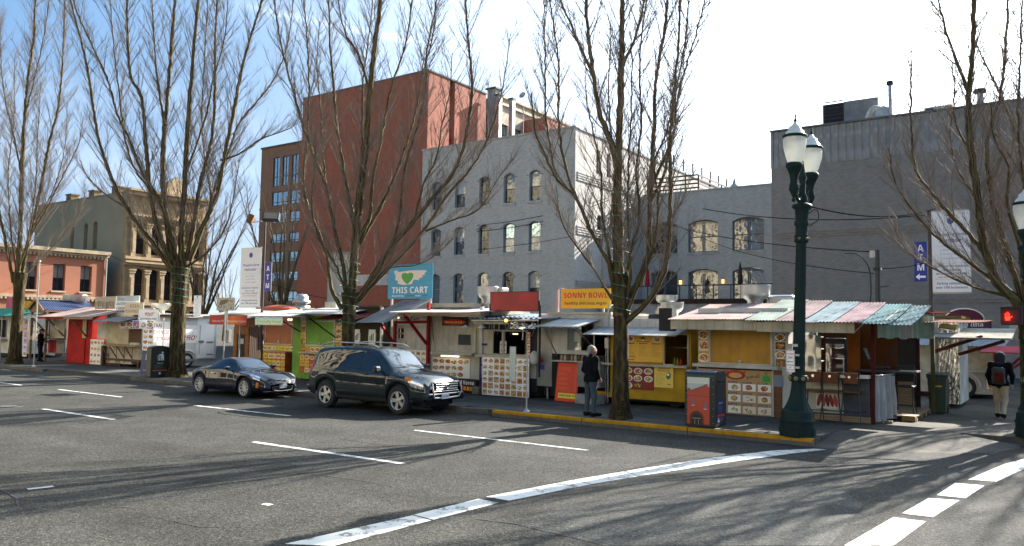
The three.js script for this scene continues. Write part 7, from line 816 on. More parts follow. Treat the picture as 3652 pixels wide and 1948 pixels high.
// ---------------------------------------------------------------- street furniture
const ironG = dull([0.011, 0.024, 0.021], 0.5, { bumpMap: grimeB, bumpScale: 0.003 });
const frost = new THREE.MeshPhysicalMaterial({ color: col([0.92, 0.92, 0.86]), roughness: 0.35, transmission: 0.55, thickness: 0, ior: 1.4 });
function lampPost(label, X, Z, Hs) {                                    // twin-head ornamental lamp post; Hs: heights of the collar and the globes
  const t = thing('street_lamp', label, 'street lamp', [X, 0.15, Z], 'twin-headed ornamental street lamps');
  const oct = (pts) => lathe(pts, 8).rotateY(PI / 8); const [hc, hg] = Hs;
  lpart(t, 'plinth', oct([[0.35, 0], [0.35, 0.2], [0.345, 0.23], [0.345, 0.3], [0.365, 0.33], [0.34, 0.37], [0.33, 0.38], [0.325, 0.5], [0.3, 0.55], [0, 0.55]]), ironG); for (let k = 0; k < 4; k++) lpart(t, 'access_panel', bx(-0.1, 0.1, 0.04, 0.17, 0.338, 0.349).rotateY(k * PI / 2), ironG);
  const fl = (r0, y0, r1, y1, n = 14, prof) => { const N = 10, S = 56, pos = [], idx = []; for (let j = 0; j <= N; j++) for (let i = 0; i <= S; i++) { const a = i / S * 2 * PI, s = j / N, r = (prof ? prof(s) : r0 + (r1 - r0) * s) * (1 - 0.07 * Math.pow(Math.abs(Math.sin(a * n / 2)), 0.6)); pos.push(r * Math.cos(a), y0 + (y1 - y0) * s, r * Math.sin(a)); } for (let j = 0; j < N; j++) for (let i = 0; i < S; i++) { const q = j * (S + 1) + i; idx.push(q, q + S + 1, q + 1, q + 1, q + S + 1, q + S + 2); } const g = new THREE.BufferGeometry(); g.setAttribute('position', new THREE.Float32BufferAttribute(pos, 3)); g.setIndex(idx); g.computeVertexNormals(); return muv(g); };
  lpart(t, 'flared_foot', fl(0.33, 0.55, 0.17, 1.12, 16, (s) => 0.14 + 0.15 * Math.pow(1 - s, 2.4)), ironG); const bd = lpart(t, 'band', lathe([[0.15, 1.12], [0.185, 1.13], [0.185, 1.25], [0.15, 1.26]], 28), ironG); for (let k = 0; k < 8; k++) lpart(bd, 'boss', new THREE.SphereGeometry(0.045, 10, 8).scale(1, 1, 0.5).translate(0, 1.19, 0.185).rotateY(k * PI / 4), std([0.16, 0.14, 0.05], 0.5));
  lpart(t, 'shaft', fl(0.13, 1.26, 0.105, hc - 0.75, 14), ironG); const b2 = lpart(t, 'upper_band', lathe([[0.115, hc - 0.75], [0.145, hc - 0.73], [0.145, hc - 0.6], [0.12, hc - 0.57], [0.12, hc - 0.4], [0.15, hc - 0.37], [0.15, hc - 0.3], [0.125, hc - 0.27], [0.14, hc - 0.05], [0.2, hc], [0.2, hc + 0.06], [0.1, hc + 0.1], [0, hc + 0.1]], 24), ironG); for (let k = 0; k < 6; k++) lpart(b2, 'boss', new THREE.SphereGeometry(0.03, 8, 6).translate(0, hc - 0.66, 0.145).rotateY(k * PI / 3), std([0.16, 0.14, 0.05], 0.5));
  lpart(t, 'centre_stem', lathe([[0.09, hc + 0.1], [0.12, hc + 0.2], [0.07, hc + 0.3], [0.06, hc + 0.55], [0.09, hc + 0.62], [0.05, hc + 0.75], [0.02, hc + 0.95], [0, hc + 1.0]], 16), ironG);
  for (const s of [1, -1]) { const d = s * 0.62; lpart(t, 'scroll_arm', [tube([[0, hc + 0.25, 0], [0, hc + 0.12, d * 0.5], [0, hc + 0.3, d * 0.95]], 0.035, 8), tube([[0, hc + 0.5, 0], [0, hc + 0.42, d * 0.45], [0, hc + 0.25, d * 0.6], [0, hc + 0.38, d * 0.75], [0, hc + 0.45, d]], 0.022, 6)], ironG); const h = lpart(t, 'lamp_head', at(lathe([[0, -0.02], [0.04, 0.02], [0.02, 0.08], [0.05, 0.14], [0.1, 0.25], [0.085, 0.36], [0.07, 0.42], [0.09, 0.55], [0.14, 0.66], [0.17, 0.72], [0.17, 0.78], [0.13, 0.8]], 20), 0, hg - 0.8, d), ironG); lpart(h, 'globe', at(lathe([[0.13, 0], [0.17, 0.12], [0.215, 0.3], [0.228, 0.45], [0.222, 0.52]], 28), 0, hg, d), frost); lpart(h, 'globe_cap', at(lathe([[0.235, 0.5], [0.235, 0.56], [0.2, 0.58], [0.17, 0.64], [0.13, 0.68], [0.12, 0.74], [0.06, 0.78], [0.03, 0.84]], 24), 0, hg, d), std([0.55, 0.54, 0.48], 0.5)); lpart(h, 'rim', at(lathe([[0.23, 0.5], [0.245, 0.52], [0.245, 0.56], [0.23, 0.57]], 24), 0, hg, d), ironG); lpart(h, 'finial', at(lathe([[0.02, 0.83], [0.035, 0.88], [0.01, 0.92], [0.02, 0.95], [0, 1.05]], 10), 0, hg, d), ironG); }
  return t;
}
const lp1 = lampPost('green twin-headed street lamp beside the corner bar stools', -4.66, -16.95, [5.107 - 0.35, 5.938 - 0.34]); lp1.rotation.z = -0.03;
{ // hanging cable loop
  lpart(lp1, 'cable_loop', tube([[0.05, 4.6, -0.1], [0.22, 4.75, -0.3], [0.25, 4.55, -0.35], [0.1, 4.4, -0.25]], 0.012, 5), M.black);
  const s = thing('mail_zone_sign', 'white no parking sign with red lettering strapped to the green lamp post', 'sign', [-4.95, 1.9, -16.75]), x0 = -4.801, x1 = -4.624, y0 = 1.468, y1 = 1.924; const p = part(s, 'plate', rbx(x0, x1, y0, y1, -16.72, -16.7, 0.009), M.white); part(p, 'print', poster(x1 - x0 - 0.012, y1 - y0 - 0.012, (x0 + x1) / 2, (y0 + y1) / 2, -16.696), std([1, 1, 1], 0.5, { map: words(160, 400, '#e9e8e2', [['U.S.MAIL', 0.5, 0.16, 44, '#a82a2a', 'bold', 0.9], ['ZONE', 0.5, 0.33, 56, '#a82a2a', 'bold', 0.6], ['NO PARKING', 0.5, 0.68, 34, '#a82a2a', 'bold', 0.9], ['AT', 0.5, 0.79, 34, '#a82a2a', 'bold'], ['ANY TIME', 0.5, 0.9, 34, '#a82a2a', 'bold', 0.86]], (c) => { c.strokeStyle = '#a82a2a'; c.lineWidth = 5; c.strokeRect(5, 5, 150, 390); c.fillStyle = '#6a2420'; c.fillRect(26, 205, 110, 12); c.beginPath(); c.moveTo(14, 211); c.lineTo(44, 194); c.lineTo(44, 228); c.fill(); }) })); for (const y of [y0 + 0.1, y1 - 0.1]) part(s, 'strap', bx(x1 - 0.05, -4.55, y - 0.02, y + 0.02, -16.79, -16.73), M.galv); part(s, 'small_label', bx(-4.684, -4.587, 1.995, 2.05, -16.79, -16.775), M.white);
}
lampPost('twin-headed street lamp at the right edge carrying the pedestrian signal', -0.809 + 0.14, -20.2, [4.0, 4.36]);
{ // pedestrian signal with red hand
  const Z = -19.75, x0 = -1.183, x1 = -0.786, y0 = 2.515, y1 = 2.907, t = thing('pedestrian_signal', 'black pedestrian signal showing a lit red hand', 'pedestrian signal', [(x0 + x1) / 2, y0, Z]);
  part(t, 'housing', rbx(x0, x1, y0, y1, Z - 0.25, Z, 0.03, 3), M.black); part(t, 'visor', frameG(x0 + 0.03, x1 - 0.03, y0 + 0.03, y1 - 0.03, Z, Z + 0.06, 0.02), M.black); part(t, 'screen', bx(x0 + 0.03, x1 - 0.03, y0 + 0.03, y1 - 0.03, Z + 0.001, Z + 0.008), M.black); const em = std([0.8, 0.05, 0.02], 0.4, { emissive: col([1, 0.06, 0.02]), emissiveIntensity: 0.42 }), hx = x0 + (x1 - x0) * 0.33, hy = y0 + (y1 - y0) * 0.42, hand = []; for (let j = -7; j <= 10; j++) for (let i = -7; i <= 7; i++) { const u = i * 0.011, v = j * 0.013; const palm = Math.abs(u + 0.004) < 0.042 && v > -0.075 && v < 0.01, f = [-0.038, -0.014, 0.011, 0.034].some((c, k) => Math.abs(u - c) < 0.007 && v >= 0 && v < [0.085, 0.115, 0.11, 0.08][k]), th = Math.abs(v + 0.02 - (u - 0.045) * 1.0) < 0.012 && u > 0.035 && u < 0.085; if (palm || f || th) hand.push(bx(hx + u - 0.0045, hx + u + 0.0045, hy + v - 0.0055, hy + v + 0.0055, Z + 0.009, Z + 0.014)); } part(t, 'hand_symbol', hand, em).userData.kind = 'stuff'; part(t, 'bracket', bx(x1, x1 + 0.25, y0 + 0.2, y0 + 0.26, Z - 0.25, Z - 0.19), M.black);
  const pl = new THREE.PointLight(0xff2010, 0.06, 3); pl.position.set(hx, hy, Z + 0.08); pl.castShadow = true; pl.name = 'hand_glow'; scene.add(pl);
}
// solar compactor bin with printed wrap
{
  const t = thing('compactor_bin', 'large dark litter compactor with brick building picture near the lamp post', 'litter bin', [-6.8, 0.15, -17.37]), w = 0.34, d = 0.34, H = 1.22, m = std([0.012, 0.018, 0.017], 0.4); const prof = new THREE.Shape(); prof.moveTo(-d, 0.03); prof.lineTo(d, 0.03); prof.lineTo(d, H - 0.12); prof.quadraticCurveTo(d, H, d - 0.12, H + 0.01); prof.lineTo(-d + 0.12, H + 0.01); prof.quadraticCurveTo(-d, H, -d, H - 0.12); prof.closePath(); const g = new THREE.ExtrudeGeometry(prof, { depth: 2 * w, bevelEnabled: true, bevelSize: 0.015, bevelThickness: 0.015, bevelSegments: 2 }); g.translate(0, 0, -w).rotateY(PI / 2);
  lpart(t, 'casing', muv(g), m); lpart(t, 'solar_lid', mg(new RoundedBoxGeometry(0.6, 0.02, 0.5, 2, 0.008).translate(0, H + 0.025, 0)), std([0.05, 0.10, 0.18], 0.12, { metalness: 0.3 })); lpart(t, 'foot', bx(-w + 0.04, w - 0.04, 0, 0.03, -d + 0.04, d - 0.04), m);
  const front = print(0.52, 1.04).translate(-0.03, 0.58, d + 0.019); lpart(t, 'picture_panel', front, std([1, 1, 1], 0.4, { map: canvasTex(260, 520, (c, w2, h) => { seed = 15; c.fillStyle = '#a9b2a8'; c.fillRect(0, 0, w2, h); c.fillStyle = '#c4c9b8'; c.fillRect(0, 0, w2, 70); c.fillStyle = '#b4432c'; c.beginPath(); c.moveTo(0, 140); c.lineTo(20, 120); c.lineTo(50, 150); for (let k = 0; k < 8; k++) { c.lineTo(60 + k * 20, 150 - k * 8); c.lineTo(60 + k * 20, 138 - k * 8); } c.lineTo(222, 84); c.lineTo(234, 66); c.lineTo(246, 100); c.lineTo(260, 110); c.lineTo(260, 520); c.lineTo(0, 520); c.fill(); for (let k = 0; k < 500; k++) { c.fillStyle = `rgba(${90 + 60 * rnd()},40,28,.25)`; c.fillRect(rnd() * w2, 130 + rnd() * 390, 9, 3); } c.strokeStyle = '#5a2430'; c.lineWidth = 7; c.beginPath(); c.moveTo(0, 150); c.lineTo(30, 130); c.lineTo(52, 158); for (let k = 0; k < 8; k++) { c.lineTo(60 + k * 20, 152 - k * 8); c.lineTo(60 + k * 20, 140 - k * 8); } c.lineTo(234, 72); c.stroke(); for (const [x, y] of [[70, 250], [212, 285]]) { c.fillStyle = '#5d6878'; c.beginPath(); c.moveTo(x - 14, y + 60); c.lineTo(x - 8, y); c.arc(x + 4, y, 13, PI, 0); c.lineTo(x + 10, y + 60); c.fill(); c.fillStyle = '#d8cfc0'; c.fillRect(x - 18, y + 60, 36, 6); } c.fillStyle = '#2a2022'; c.fillRect(172, 150, 4, 50); c.fillRect(118, 300, 4, 34); c.fillRect(8, 205, w2, 4); c.fillStyle = '#5a2a24'; c.beginPath(); c.moveTo(30, 520); c.lineTo(30, 460); c.arc(110, 455, 84, PI, 0); c.lineTo(194, 520); c.fill(); c.fillStyle = '#241c1c'; c.beginPath(); c.moveTo(50, 520); c.lineTo(50, 465); c.arc(110, 462, 62, PI, 0); c.lineTo(172, 520); c.fill(); c.fillStyle = '#8a8078'; c.fillRect(58, 450, 100, 10); c.fillRect(84, 470, 8, 50); c.fillRect(128, 470, 8, 50); }) }));
  lpart(t, 'info_panel', print(0.5, 0.52).rotateY(PI / 2).translate(w + 0.019, 0.36, 0), std([1, 1, 1], 0.45, { map: canvasTex(200, 220, (c) => { c.fillStyle = '#14204a'; c.fillRect(0, 0, 200, 220); c.font = 'bold 26px sans-serif'; c.fillStyle = '#b8c0d8'; c.textAlign = 'center'; c.fillText('Open it!', 100, 46); scribble(c, 34, 72, 130, 4, 11, '#8a94b8'); c.fillStyle = '#b8281e'; c.fillRect(10, 142, 180, 22); c.strokeStyle = '#e0e4ea'; c.lineWidth = 7; c.beginPath(); c.ellipse(40, 192, 12, 17, 0, 0, 7); c.stroke(); c.fillStyle = '#9a2a2a'; c.fillRect(110, 180, 40, 24); }) })); lpart(t, 'hopper_door', bx(-0.005, 0.012, 0.72, 1.08, -0.24, 0.24).translate(w + 0.012, 0, 0), m); lpart(t, 'hopper_handle', bx(0.01, 0.04, 1.0, 1.03, -0.18, 0.18).translate(w + 0.014, 0, 0), M.black); for (const s of [-1, 1]) for (let k = 0; k < 7; k++) lpart(t, 'rivet', new THREE.SphereGeometry(0.008, 6, 4).translate(s * 0.31, 0.1 + k * 0.16, d + 0.017), M.galv);
}
// left litter bin, board and wheelie bin
{
  const t = thing('litter_bin', 'dark litter bin with white litter figure beside the thick tree', 'litter bin', [-29.2, 0.15, -17.45]), m = std([0.014, 0.017, 0.013], 0.45); const s = new THREE.Shape(); s.moveTo(-0.36, 0.03); s.lineTo(0.36, 0.03); s.lineTo(0.36, 1.16); s.quadraticCurveTo(0, 1.3, -0.36, 1.16); s.closePath(); const g = new THREE.ExtrudeGeometry(s, { depth: 0.3, bevelEnabled: true, bevelSize: 0.01, bevelThickness: 0.01, bevelSegments: 2 }); g.rotateY(PI / 2).translate(-0.15 + 0.15, 0, 0);
  lpart(t, 'casing', muv(g).translate(-0.1, 0, 0), m); lpart(t, 'end_panel', bx(-0.11, 0.2, 0.06, 1.12, 0.371, 0.382), std([0.12, 0.12, 0.06], 0.5, { map: grimeT })); lpart(t, 'foot', bx(-0.08, 0.18, 0, 0.03, -0.3, 0.3), m);
  lpart(t, 'info_panel', print(0.66, 1.05).rotateY(PI / 2).translate(0.216, 0.6, 0), std([1, 1, 1], 0.5, { map: canvasTex(256, 420, (c) => { c.fillStyle = '#1b1f1a'; c.fillRect(0, 0, 256, 420); c.fillStyle = '#c9cdc8'; c.beginPath(); c.arc(160, 62, 15, 0, 7); c.fill(); c.beginPath(); c.moveTo(140, 84); c.lineTo(178, 84); c.lineTo(186, 160); c.lineTo(180, 186); c.lineTo(166, 186); c.lineTo(160, 140); c.lineTo(148, 186); c.lineTo(138, 186); c.lineTo(142, 130); c.lineTo(138, 104); c.lineTo(104, 96); c.lineTo(104, 84); c.fill(); c.strokeStyle = '#c9cdc8'; c.lineWidth = 6; c.beginPath(); c.moveTo(86, 108); c.lineTo(94, 180); c.lineTo(122, 180); c.lineTo(130, 108); c.closePath(); c.stroke(); c.beginPath(); c.moveTo(104, 112); c.lineTo(106, 176); c.moveTo(116, 112); c.lineTo(114, 176); c.stroke(); c.font = 'bold 24px sans-serif'; c.textAlign = 'center'; c.fillText('Pitch in!', 128, 236); scribble(c, 40, 262, 170, 3, 12, '#8a908a'); c.fillStyle = '#b8422a'; c.fillRect(14, 330, 228, 16); c.fillStyle = '#c9cdc8'; c.beginPath(); c.arc(128, 384, 16, 0, 7); c.fill(); }) })); lpart(t, 'hopper_lip', bx(0.21, 0.235, 1.1, 1.14, -0.25, 0.25), m);
  const p = thing('parking_board', 'blue parking sandwich board left of the dark litter bin', 'sandwich board', [-29.75, 0.15, -17.28]); const pm = std([0.015, 0.025, 0.14], 0.5); const f = lpart(p, 'front_leaf', bx(-0.3, 0.3, 0.1, 1.02, -0.012, 0.012).rotateX(-0.12).rotateY(0.15).translate(0, 0, 0), pm); lpart(f, 'print', print(0.56, 0.86).translate(0, 0.56, 0.016).rotateX(-0.12).rotateY(0.15), std([1, 1, 1], 0.5, { map: words(140, 220, '#1b2658', [['P', 0.5, 0.24, 90, '#b8bdd2', 'bold'], ['PARK', 0.5, 0.85, 24, '#8a92b8', 'bold']]) })); lpart(p, 'rear_leaf', bx(-0.3, 0.3, 0.1, 1.02, -0.012, 0.012).rotateX(0.12).translate(0, 0, -0.24).rotateY(0.15), pm); for (const s2 of [-1, 1]) lpart(p, 'leg', bx(s2 * 0.27 - 0.015, s2 * 0.27 + 0.015, 0, 0.12, -0.03, 0.0).rotateY(0.15), M.galv);
  const b = thing('wheelie_bin', 'dark green wheelie bin with yellow marks beside the pallet', 'wheelie bin', [-2.97, 0.15, -24.55]), gm = std([0.012, 0.04, 0.022], 0.5); const bg = new THREE.BoxGeometry(0.46, 0.98, 0.56, 1, 4, 1), q = bg.attributes.position; for (let i = 0; i < q.count; i++) { const k = 0.82 + 0.18 * (q.getY(i) + 0.49) / 0.98; q.setX(i, q.getX(i) * k); q.setZ(i, q.getZ(i) * k); } bg.computeVertexNormals(); lpart(b, 'tub', muv(bg.translate(0, 0.52, 0)), gm); lpart(b, 'lid', mg(new RoundedBoxGeometry(0.52, 0.06, 0.62, 2, 0.025).rotateX(0.06).translate(0, 1.05, 0)), gm); lpart(b, 'rim', mg(bx(-0.25, 0.25, 0.95, 1.0, 0.27, 0.31)), gm); lpart(b, 'hinge_bar', bar([-0.22, 1.02, -0.32], [0.22, 1.02, -0.32], 0.02), gm); for (const s2 of [-1, 1]) lpart(b, 'wheel', new THREE.CylinderGeometry(0.11, 0.11, 0.05, 18).rotateZ(PI / 2).translate(s2 * 0.2, 0.11, -0.24), M.rubber); lpart(b, 'yellow_mark', bx(-0.12, 0.12, 0.72, 0.76, 0.262, 0.268), std([0.55, 0.4, 0.02], 0.6));
}
// sign poles
{
  const pole = (t, X, Z, y1, r = 0.025) => { part(t, 'pole', bar([X, 0.15, Z], [X, y1, Z], r, r, 10), M.galv); part(t, 'base', at(lathe([[0.09, 0], [0.08, 0.03], [0.045, 0.06], [0.03, 0.1]], 14), X, 0.15, Z), M.galv); };
  let X = -11.42, Z = -16.95; let t = thing('sign_pole', 'galvanised pole with small grey plate in front of the photo menu wall', 'sign pole', [X, 0.15, Z]); pole(t, X, Z, 1.617); const p = part(t, 'plate', rbx(-11.899, -11.784, 1.111, 1.604, Z + 0.03, Z + 0.045, 0.006), dirty([0.45, 0.46, 0.4])); part(p, 'print', poster(0.2, 0.9, (-11.899 + -11.784) / 2, (1.111 + 1.604) / 2, Z + 0.047), std([1, 1, 1], 0.6, { map: canvasTex(64, 256, (c) => { c.fillStyle = '#b9bcae'; c.fillRect(0, 0, 64, 256); c.strokeStyle = '#8a9a86'; c.lineWidth = 4; c.strokeRect(4, 4, 56, 248); scribble(c, 14, 40, 36, 8, 16, '#8a968a'); }) }));
  X = -39.5; Z = -17.5; t = thing('sign_pole', 'tall thin galvanised pole beside the leftmost tree', 'sign pole', [X, 0.15, Z]); pole(t, X, Z, 5.069, 0.03); part(t, 'cap', at(new THREE.SphereGeometry(0.06, 10, 8), X, 5.069, Z), M.galv);
  X = -26.2; Z = -17.3; const sx = -24.735; t = thing('coin_parking_sign', 'tan parking sign with hand and coin on a pole behind the sports car', 'sign', [sx, 0.15, Z]); pole(t, sx, Z, 3.38); const cx0 = -25.195, cx1 = -24.154, cy0 = 2.758, cy1 = 3.212; board(t, 'plate', cx0, cx1, cy0, cy1, Z + 0.05, M.galv, canvasTex(300, 210, (c) => { c.fillStyle = '#b5ad9a'; c.fillRect(0, 0, 300, 210); c.strokeStyle = '#8a8068'; c.lineWidth = 5; c.strokeRect(5, 5, 290, 200); c.beginPath(); c.moveTo(200, 8); c.lineTo(200, 202); c.moveTo(200, 112); c.lineTo(295, 112); c.stroke(); c.fillStyle = '#6f5c34'; c.beginPath(); c.moveTo(70, 40); c.lineTo(190, 22); c.lineTo(192, 70); c.lineTo(130, 110); c.lineTo(80, 118); c.lineTo(40, 100); c.closePath(); c.fill(); c.beginPath(); c.ellipse(60, 138, 34, 30, -0.3, 0, 7); c.fill(); c.fillStyle = '#b5ad9a'; c.beginPath(); c.ellipse(62, 138, 18, 15, -0.3, 0, 7); c.fill(); c.strokeStyle = '#6f5c34'; for (let k = 0; k < 4; k++) { c.beginPath(); c.moveTo(120 + k * 12, 130); c.lineTo(104 + k * 14, 180); c.stroke(); } c.font = 'bold 62px sans-serif'; c.textAlign = 'center'; c.fillStyle = '#a8323a'; c.fillText('90', 248, 78); c.strokeStyle = '#4a4030'; c.lineWidth = 8; c.beginPath(); c.moveTo(248, 126); c.lineTo(248, 184); c.moveTo(230, 164); c.lineTo(248, 186); c.lineTo(266, 164); c.stroke(); }), 0.015); part(t, 'meter_box', rbx(-24.581, -24.399, 1.611, 2.065, Z - 0.05, Z + 0.08, 0.02), dirty([0.4, 0.36, 0.3])); part(t, 'plate', bx(-24.643, -24.536, 2.064, 2.734, Z + 0.027, Z + 0.035), M.white);
}
// parking company banners with cash machine signs on dark poles
{
  const bt = canvasTex(380, 760, (c, w, h) => { c.fillStyle = '#dedfe2'; c.fillRect(0, 0, w, h); c.fillStyle = '#2a3f86'; c.beginPath(); c.arc(190, 90, 34, 0, 7); c.fill(); c.textAlign = 'center'; c.font = 'italic bold 42px sans-serif'; c.fillText('"Proud to Serve', 190, 235, 330); c.fillText('PORTLAND"', 190, 295, 260); c.fillStyle = '#8a90a8'; c.font = 'italic 24px sans-serif'; c.fillText('Call 221-1666 for', 190, 372); c.fillText('our lot locations', 190, 412); c.fillText('convenient parking', 190, 452); c.fillStyle = '#9a9ca4'; c.fillRect(30, 330, 320, 2); c.fillRect(20, 490, 340, 2); c.fillRect(20, 640, 340, 2); c.fillStyle = '#4a5070'; c.font = 'bold 27px sans-serif'; c.fillText('FOR MONTHLY PARKING', 190, 528, 330); c.fillText('CALL 221-1666', 190, 564); c.fillText('OR SEE THE ATTENDANT', 190, 598, 330); c.fillStyle = '#a83a34'; c.font = 'bold 20px sans-serif'; c.fillText('www.citycenterparking.com', 190, 626, 290); c.fillStyle = '#4a5078'; c.font = 'bold 30px sans-serif'; c.fillText('Parking validated by', 190, 690, 300); c.fillText('over 1700 businesses!', 190, 728, 320); });
  const atm = (arrow) => canvasTex(110, 330, (c) => { c.fillStyle = '#1f2f8a'; c.fillRect(0, 0, 110, 330); c.fillStyle = '#e8eaf2'; c.font = 'bold 78px sans-serif'; c.textAlign = 'center'; ['A', 'T', 'M'].forEach((l, i) => c.fillText(l, 55, (arrow ? 82 : 96) + i * (arrow ? 78 : 98), 80)); if (arrow) { c.fillRect(36, 280, 58, 18); c.beginPath(); c.moveTo(10, 289); c.lineTo(44, 262); c.lineTo(44, 316); c.fill(); } });
  function banner(label, X, Z, pole, B, A, arrow, lab2) { const t = thing('parking_banner', label, 'banner sign', [X, 0.15, Z], 'parking banners on poles'); part(t, 'pole', bar([X, 0.15, Z], [X, pole, Z], 0.06, 0.05, 12), std([0.05, 0.03, 0.03], 0.5)); board(t, 'banner', B[0], B[1], B[2], B[3], Z + 0.02, M.galv, bt, 0.03); for (const y of [B[2] - 0.02, B[3] + 0.02]) part(t, 'arm', bx(Math.min(B[0], X), Math.max(B[1], X), y - 0.02, y + 0.02, Z - 0.03, Z), M.galv); const s = thing('cash_machine_sign', lab2, 'sign', [(A[0] + A[1]) / 2, A[2], Z], 'upright cash machine signs'); board(s, 'plate', A[0], A[1], A[2], A[3], Z + 0.03, M.galv, atm(arrow), 0.03); part(s, 'bracket', bx(Math.min(A[1], X), Math.max(A[0], X), (A[2] + A[3]) / 2 - 0.03, (A[2] + A[3]) / 2 + 0.03, Z - 0.03, Z - 0.001), M.galv); return t; }
  const Z1 = -22.3; const lb = banner('white parking banner on a pole with floodlights left of the brick block', -29.226, Z1, 7.137, [-30.845, -29.394, 3.061, 5.698], [-29.1, -28.636, 3.725, 5.005], false, 'blue upright cash machine sign beside the left parking banner');
  const fx = -29.545, fy = 7.035; for (const s of [-1, 1]) { const h = part(lb, 'floodlight', rbx(-0.36, 0.36, -0.2, 0.2, -0.12, 0.12, 0.03).rotateX(-0.4).rotateY(s * 0.7).translate(fx + s * 0.72, fy, Z1), s < 0 ? dirty([0.25, 0.14, 0.08]) : M.dark); part(h, 'lens', bx(-0.3, 0.3, -0.15, 0.15, 0.121, 0.13).rotateX(-0.4).rotateY(s * 0.7).translate(fx + s * 0.72, fy, Z1), glass([0.2, 0.18, 0.14])); part(lb, 'floodlight_arm', bar([fx, fy - 0.15, Z1], [fx + s * 0.6, fy - 0.15, Z1], 0.025), M.galv); }
  banner('white parking banner before the brown-grey wall behind tree branches', -3.474, -27.5, 6.151, [-3.414, -2.373, 3.584, 6.088], [-3.921, -3.542, 3.916, 5.178], true, 'blue upright cash machine sign with left arrow');
}
// service pole and overhead wires
const wireM = matte([0.012, 0.012, 0.012]);
{
  const X = -4.53, Z = -25, yt = 4.728, t = thing('service_pole', 'dark service pole with cable drop rising behind the corner cart roof', 'utility pole', [X, 0.15, Z]); part(t, 'mast', bar([X, 0.15, Z], [X, yt, Z], 0.075, 0.07, 12), std([0.03, 0.035, 0.035], 0.5)); part(t, 'weatherhead', bx(X - 0.2, X - 0.05, yt - 0.22, yt - 0.02, Z - 0.06, Z + 0.06), M.white); part(t, 'clamp', [bx(X - 0.1, X + 0.1, yt - 0.6, yt - 0.52, Z - 0.1, Z + 0.1)], M.dark); part(t, 'step_bolt', bar([X, yt - 1.1, Z], [X + 0.3, yt - 1.05, Z], 0.015), M.dark); part(t, 'cable_drop', tube([[X - 0.9, yt - 0.05, Z], [X - 0.55, yt - 0.1, Z], [X - 0.25, yt - 0.45, Z + 0.05], [X - 0.17, yt - 1.1, Z + 0.09], [X - 0.2, yt - 1.6, Z + 0.09]], 0.02, 5), M.dark);
  const wire = (label, a, b, sag, r) => { const pts = []; for (let k = 0; k <= 14; k++) { const s = k / 14; pts.push([a[0] + (b[0] - a[0]) * s, a[1] + (b[1] - a[1]) * s - sag * 4 * s * (1 - s), a[2] + (b[2] - a[2]) * s]); } const m = shade(new THREE.Mesh(tube(pts, r * 0.72, 5, 40), wireM)); m.name = numbered('overhead_wire'); scene.add(m); tag(m, label, 'wire', 'overhead wires'); };
  const P = (x, y, z) => [x, y, z];
  wire('wire sloping right from the lamp post head toward the banner pole', P(-4.55, 5.0, -17.2), P(-3.3, 6.187, -27.5), 0.25, 0.02);
  wire('upper wire running left from the banner pole across the wall', P(-3.303, 6.024, -27.5), P(-11.84, 7.155, -30), 0.3, 0.022);
  wire('wire running from the service pole to the grey rear wing', P(X, yt - 0.06, Z), P(-20.975, 9.157, -45), 0.35, 0.022);
  wire('lower wire from the service pole toward the rear wing', P(X, yt - 0.7, Z), P(-24.097, 10.301, -56), 0.6, 0.018);
  wire('wire from the banner pole to the service pole', P(-3.524, 4.517, -27.5), P(X, yt - 0.55, Z), 0.05, 0.016);
  wire('upper wire crossing the grey facade windows', P(-34.115, 9.481, -44), P(-26.832, 11.725, -50), 0.3, 0.03); wire('second wire crossing the grey facade windows', P(-34.105, 9.048, -44), P(-26.831, 11.536, -50), 0.4, 0.035); wire('lowest wire crossing the grey facade', P(-34.075, 7.752, -44), P(-27.318, 8.576, -46), 0.1, 0.025);
  wire('wire from the floodlight pole down to the lime cart roof', P(-28.792, 4.095, -22.3), P(-24.714, 3.368, -22), 0.06, 0.015);
  wire('upper wire looping before the salmon facade', P(-114.803, 12.311, -60), P(-68.671, 6.773, -30), 0.5, 0.03); wire('wire from the salmon corner toward the thick tree', P(-76.106, 8.846, -40), P(-42.766, 5.36, -26), 0.3, 0.025);
}
// festoon wire wound round the tree forks
[[1, 2.9, 4.6, 0.33], [2, 2.2, 4.2, 0.3], [3, 2.6, 5.6, 0.22]].forEach(([i, y0, y1, r], k) => { const b = trees[i].position, pts = []; const n = 60; for (let j = 0; j <= n; j++) { const a = j / n * (y1 - y0) / 0.28 * 6.283; pts.push([b.x + Math.cos(a) * (r + 0.02), b.y + y0 + (y1 - y0) * j / n, b.z + Math.sin(a) * (r + 0.02)]); } const t = thing('light_string', ['green light string wound round the thick tree fork', 'green light string wound round the tree behind the sport utility vehicle', 'green light string wound round the narrow tree beside the man'][k], 'light string', [b.x, b.y + y0, b.z], 'green light strings on trees'); part(t, 'wire', tube(pts, 0.009, 4, 320), std([0.01, 0.16, 0.09], 0.5)); for (let j = 0; j < n; j += 2) part(t, 'bulb', new THREE.SphereGeometry(0.014, 6, 4).translate(...pts[j]), M.steel); });

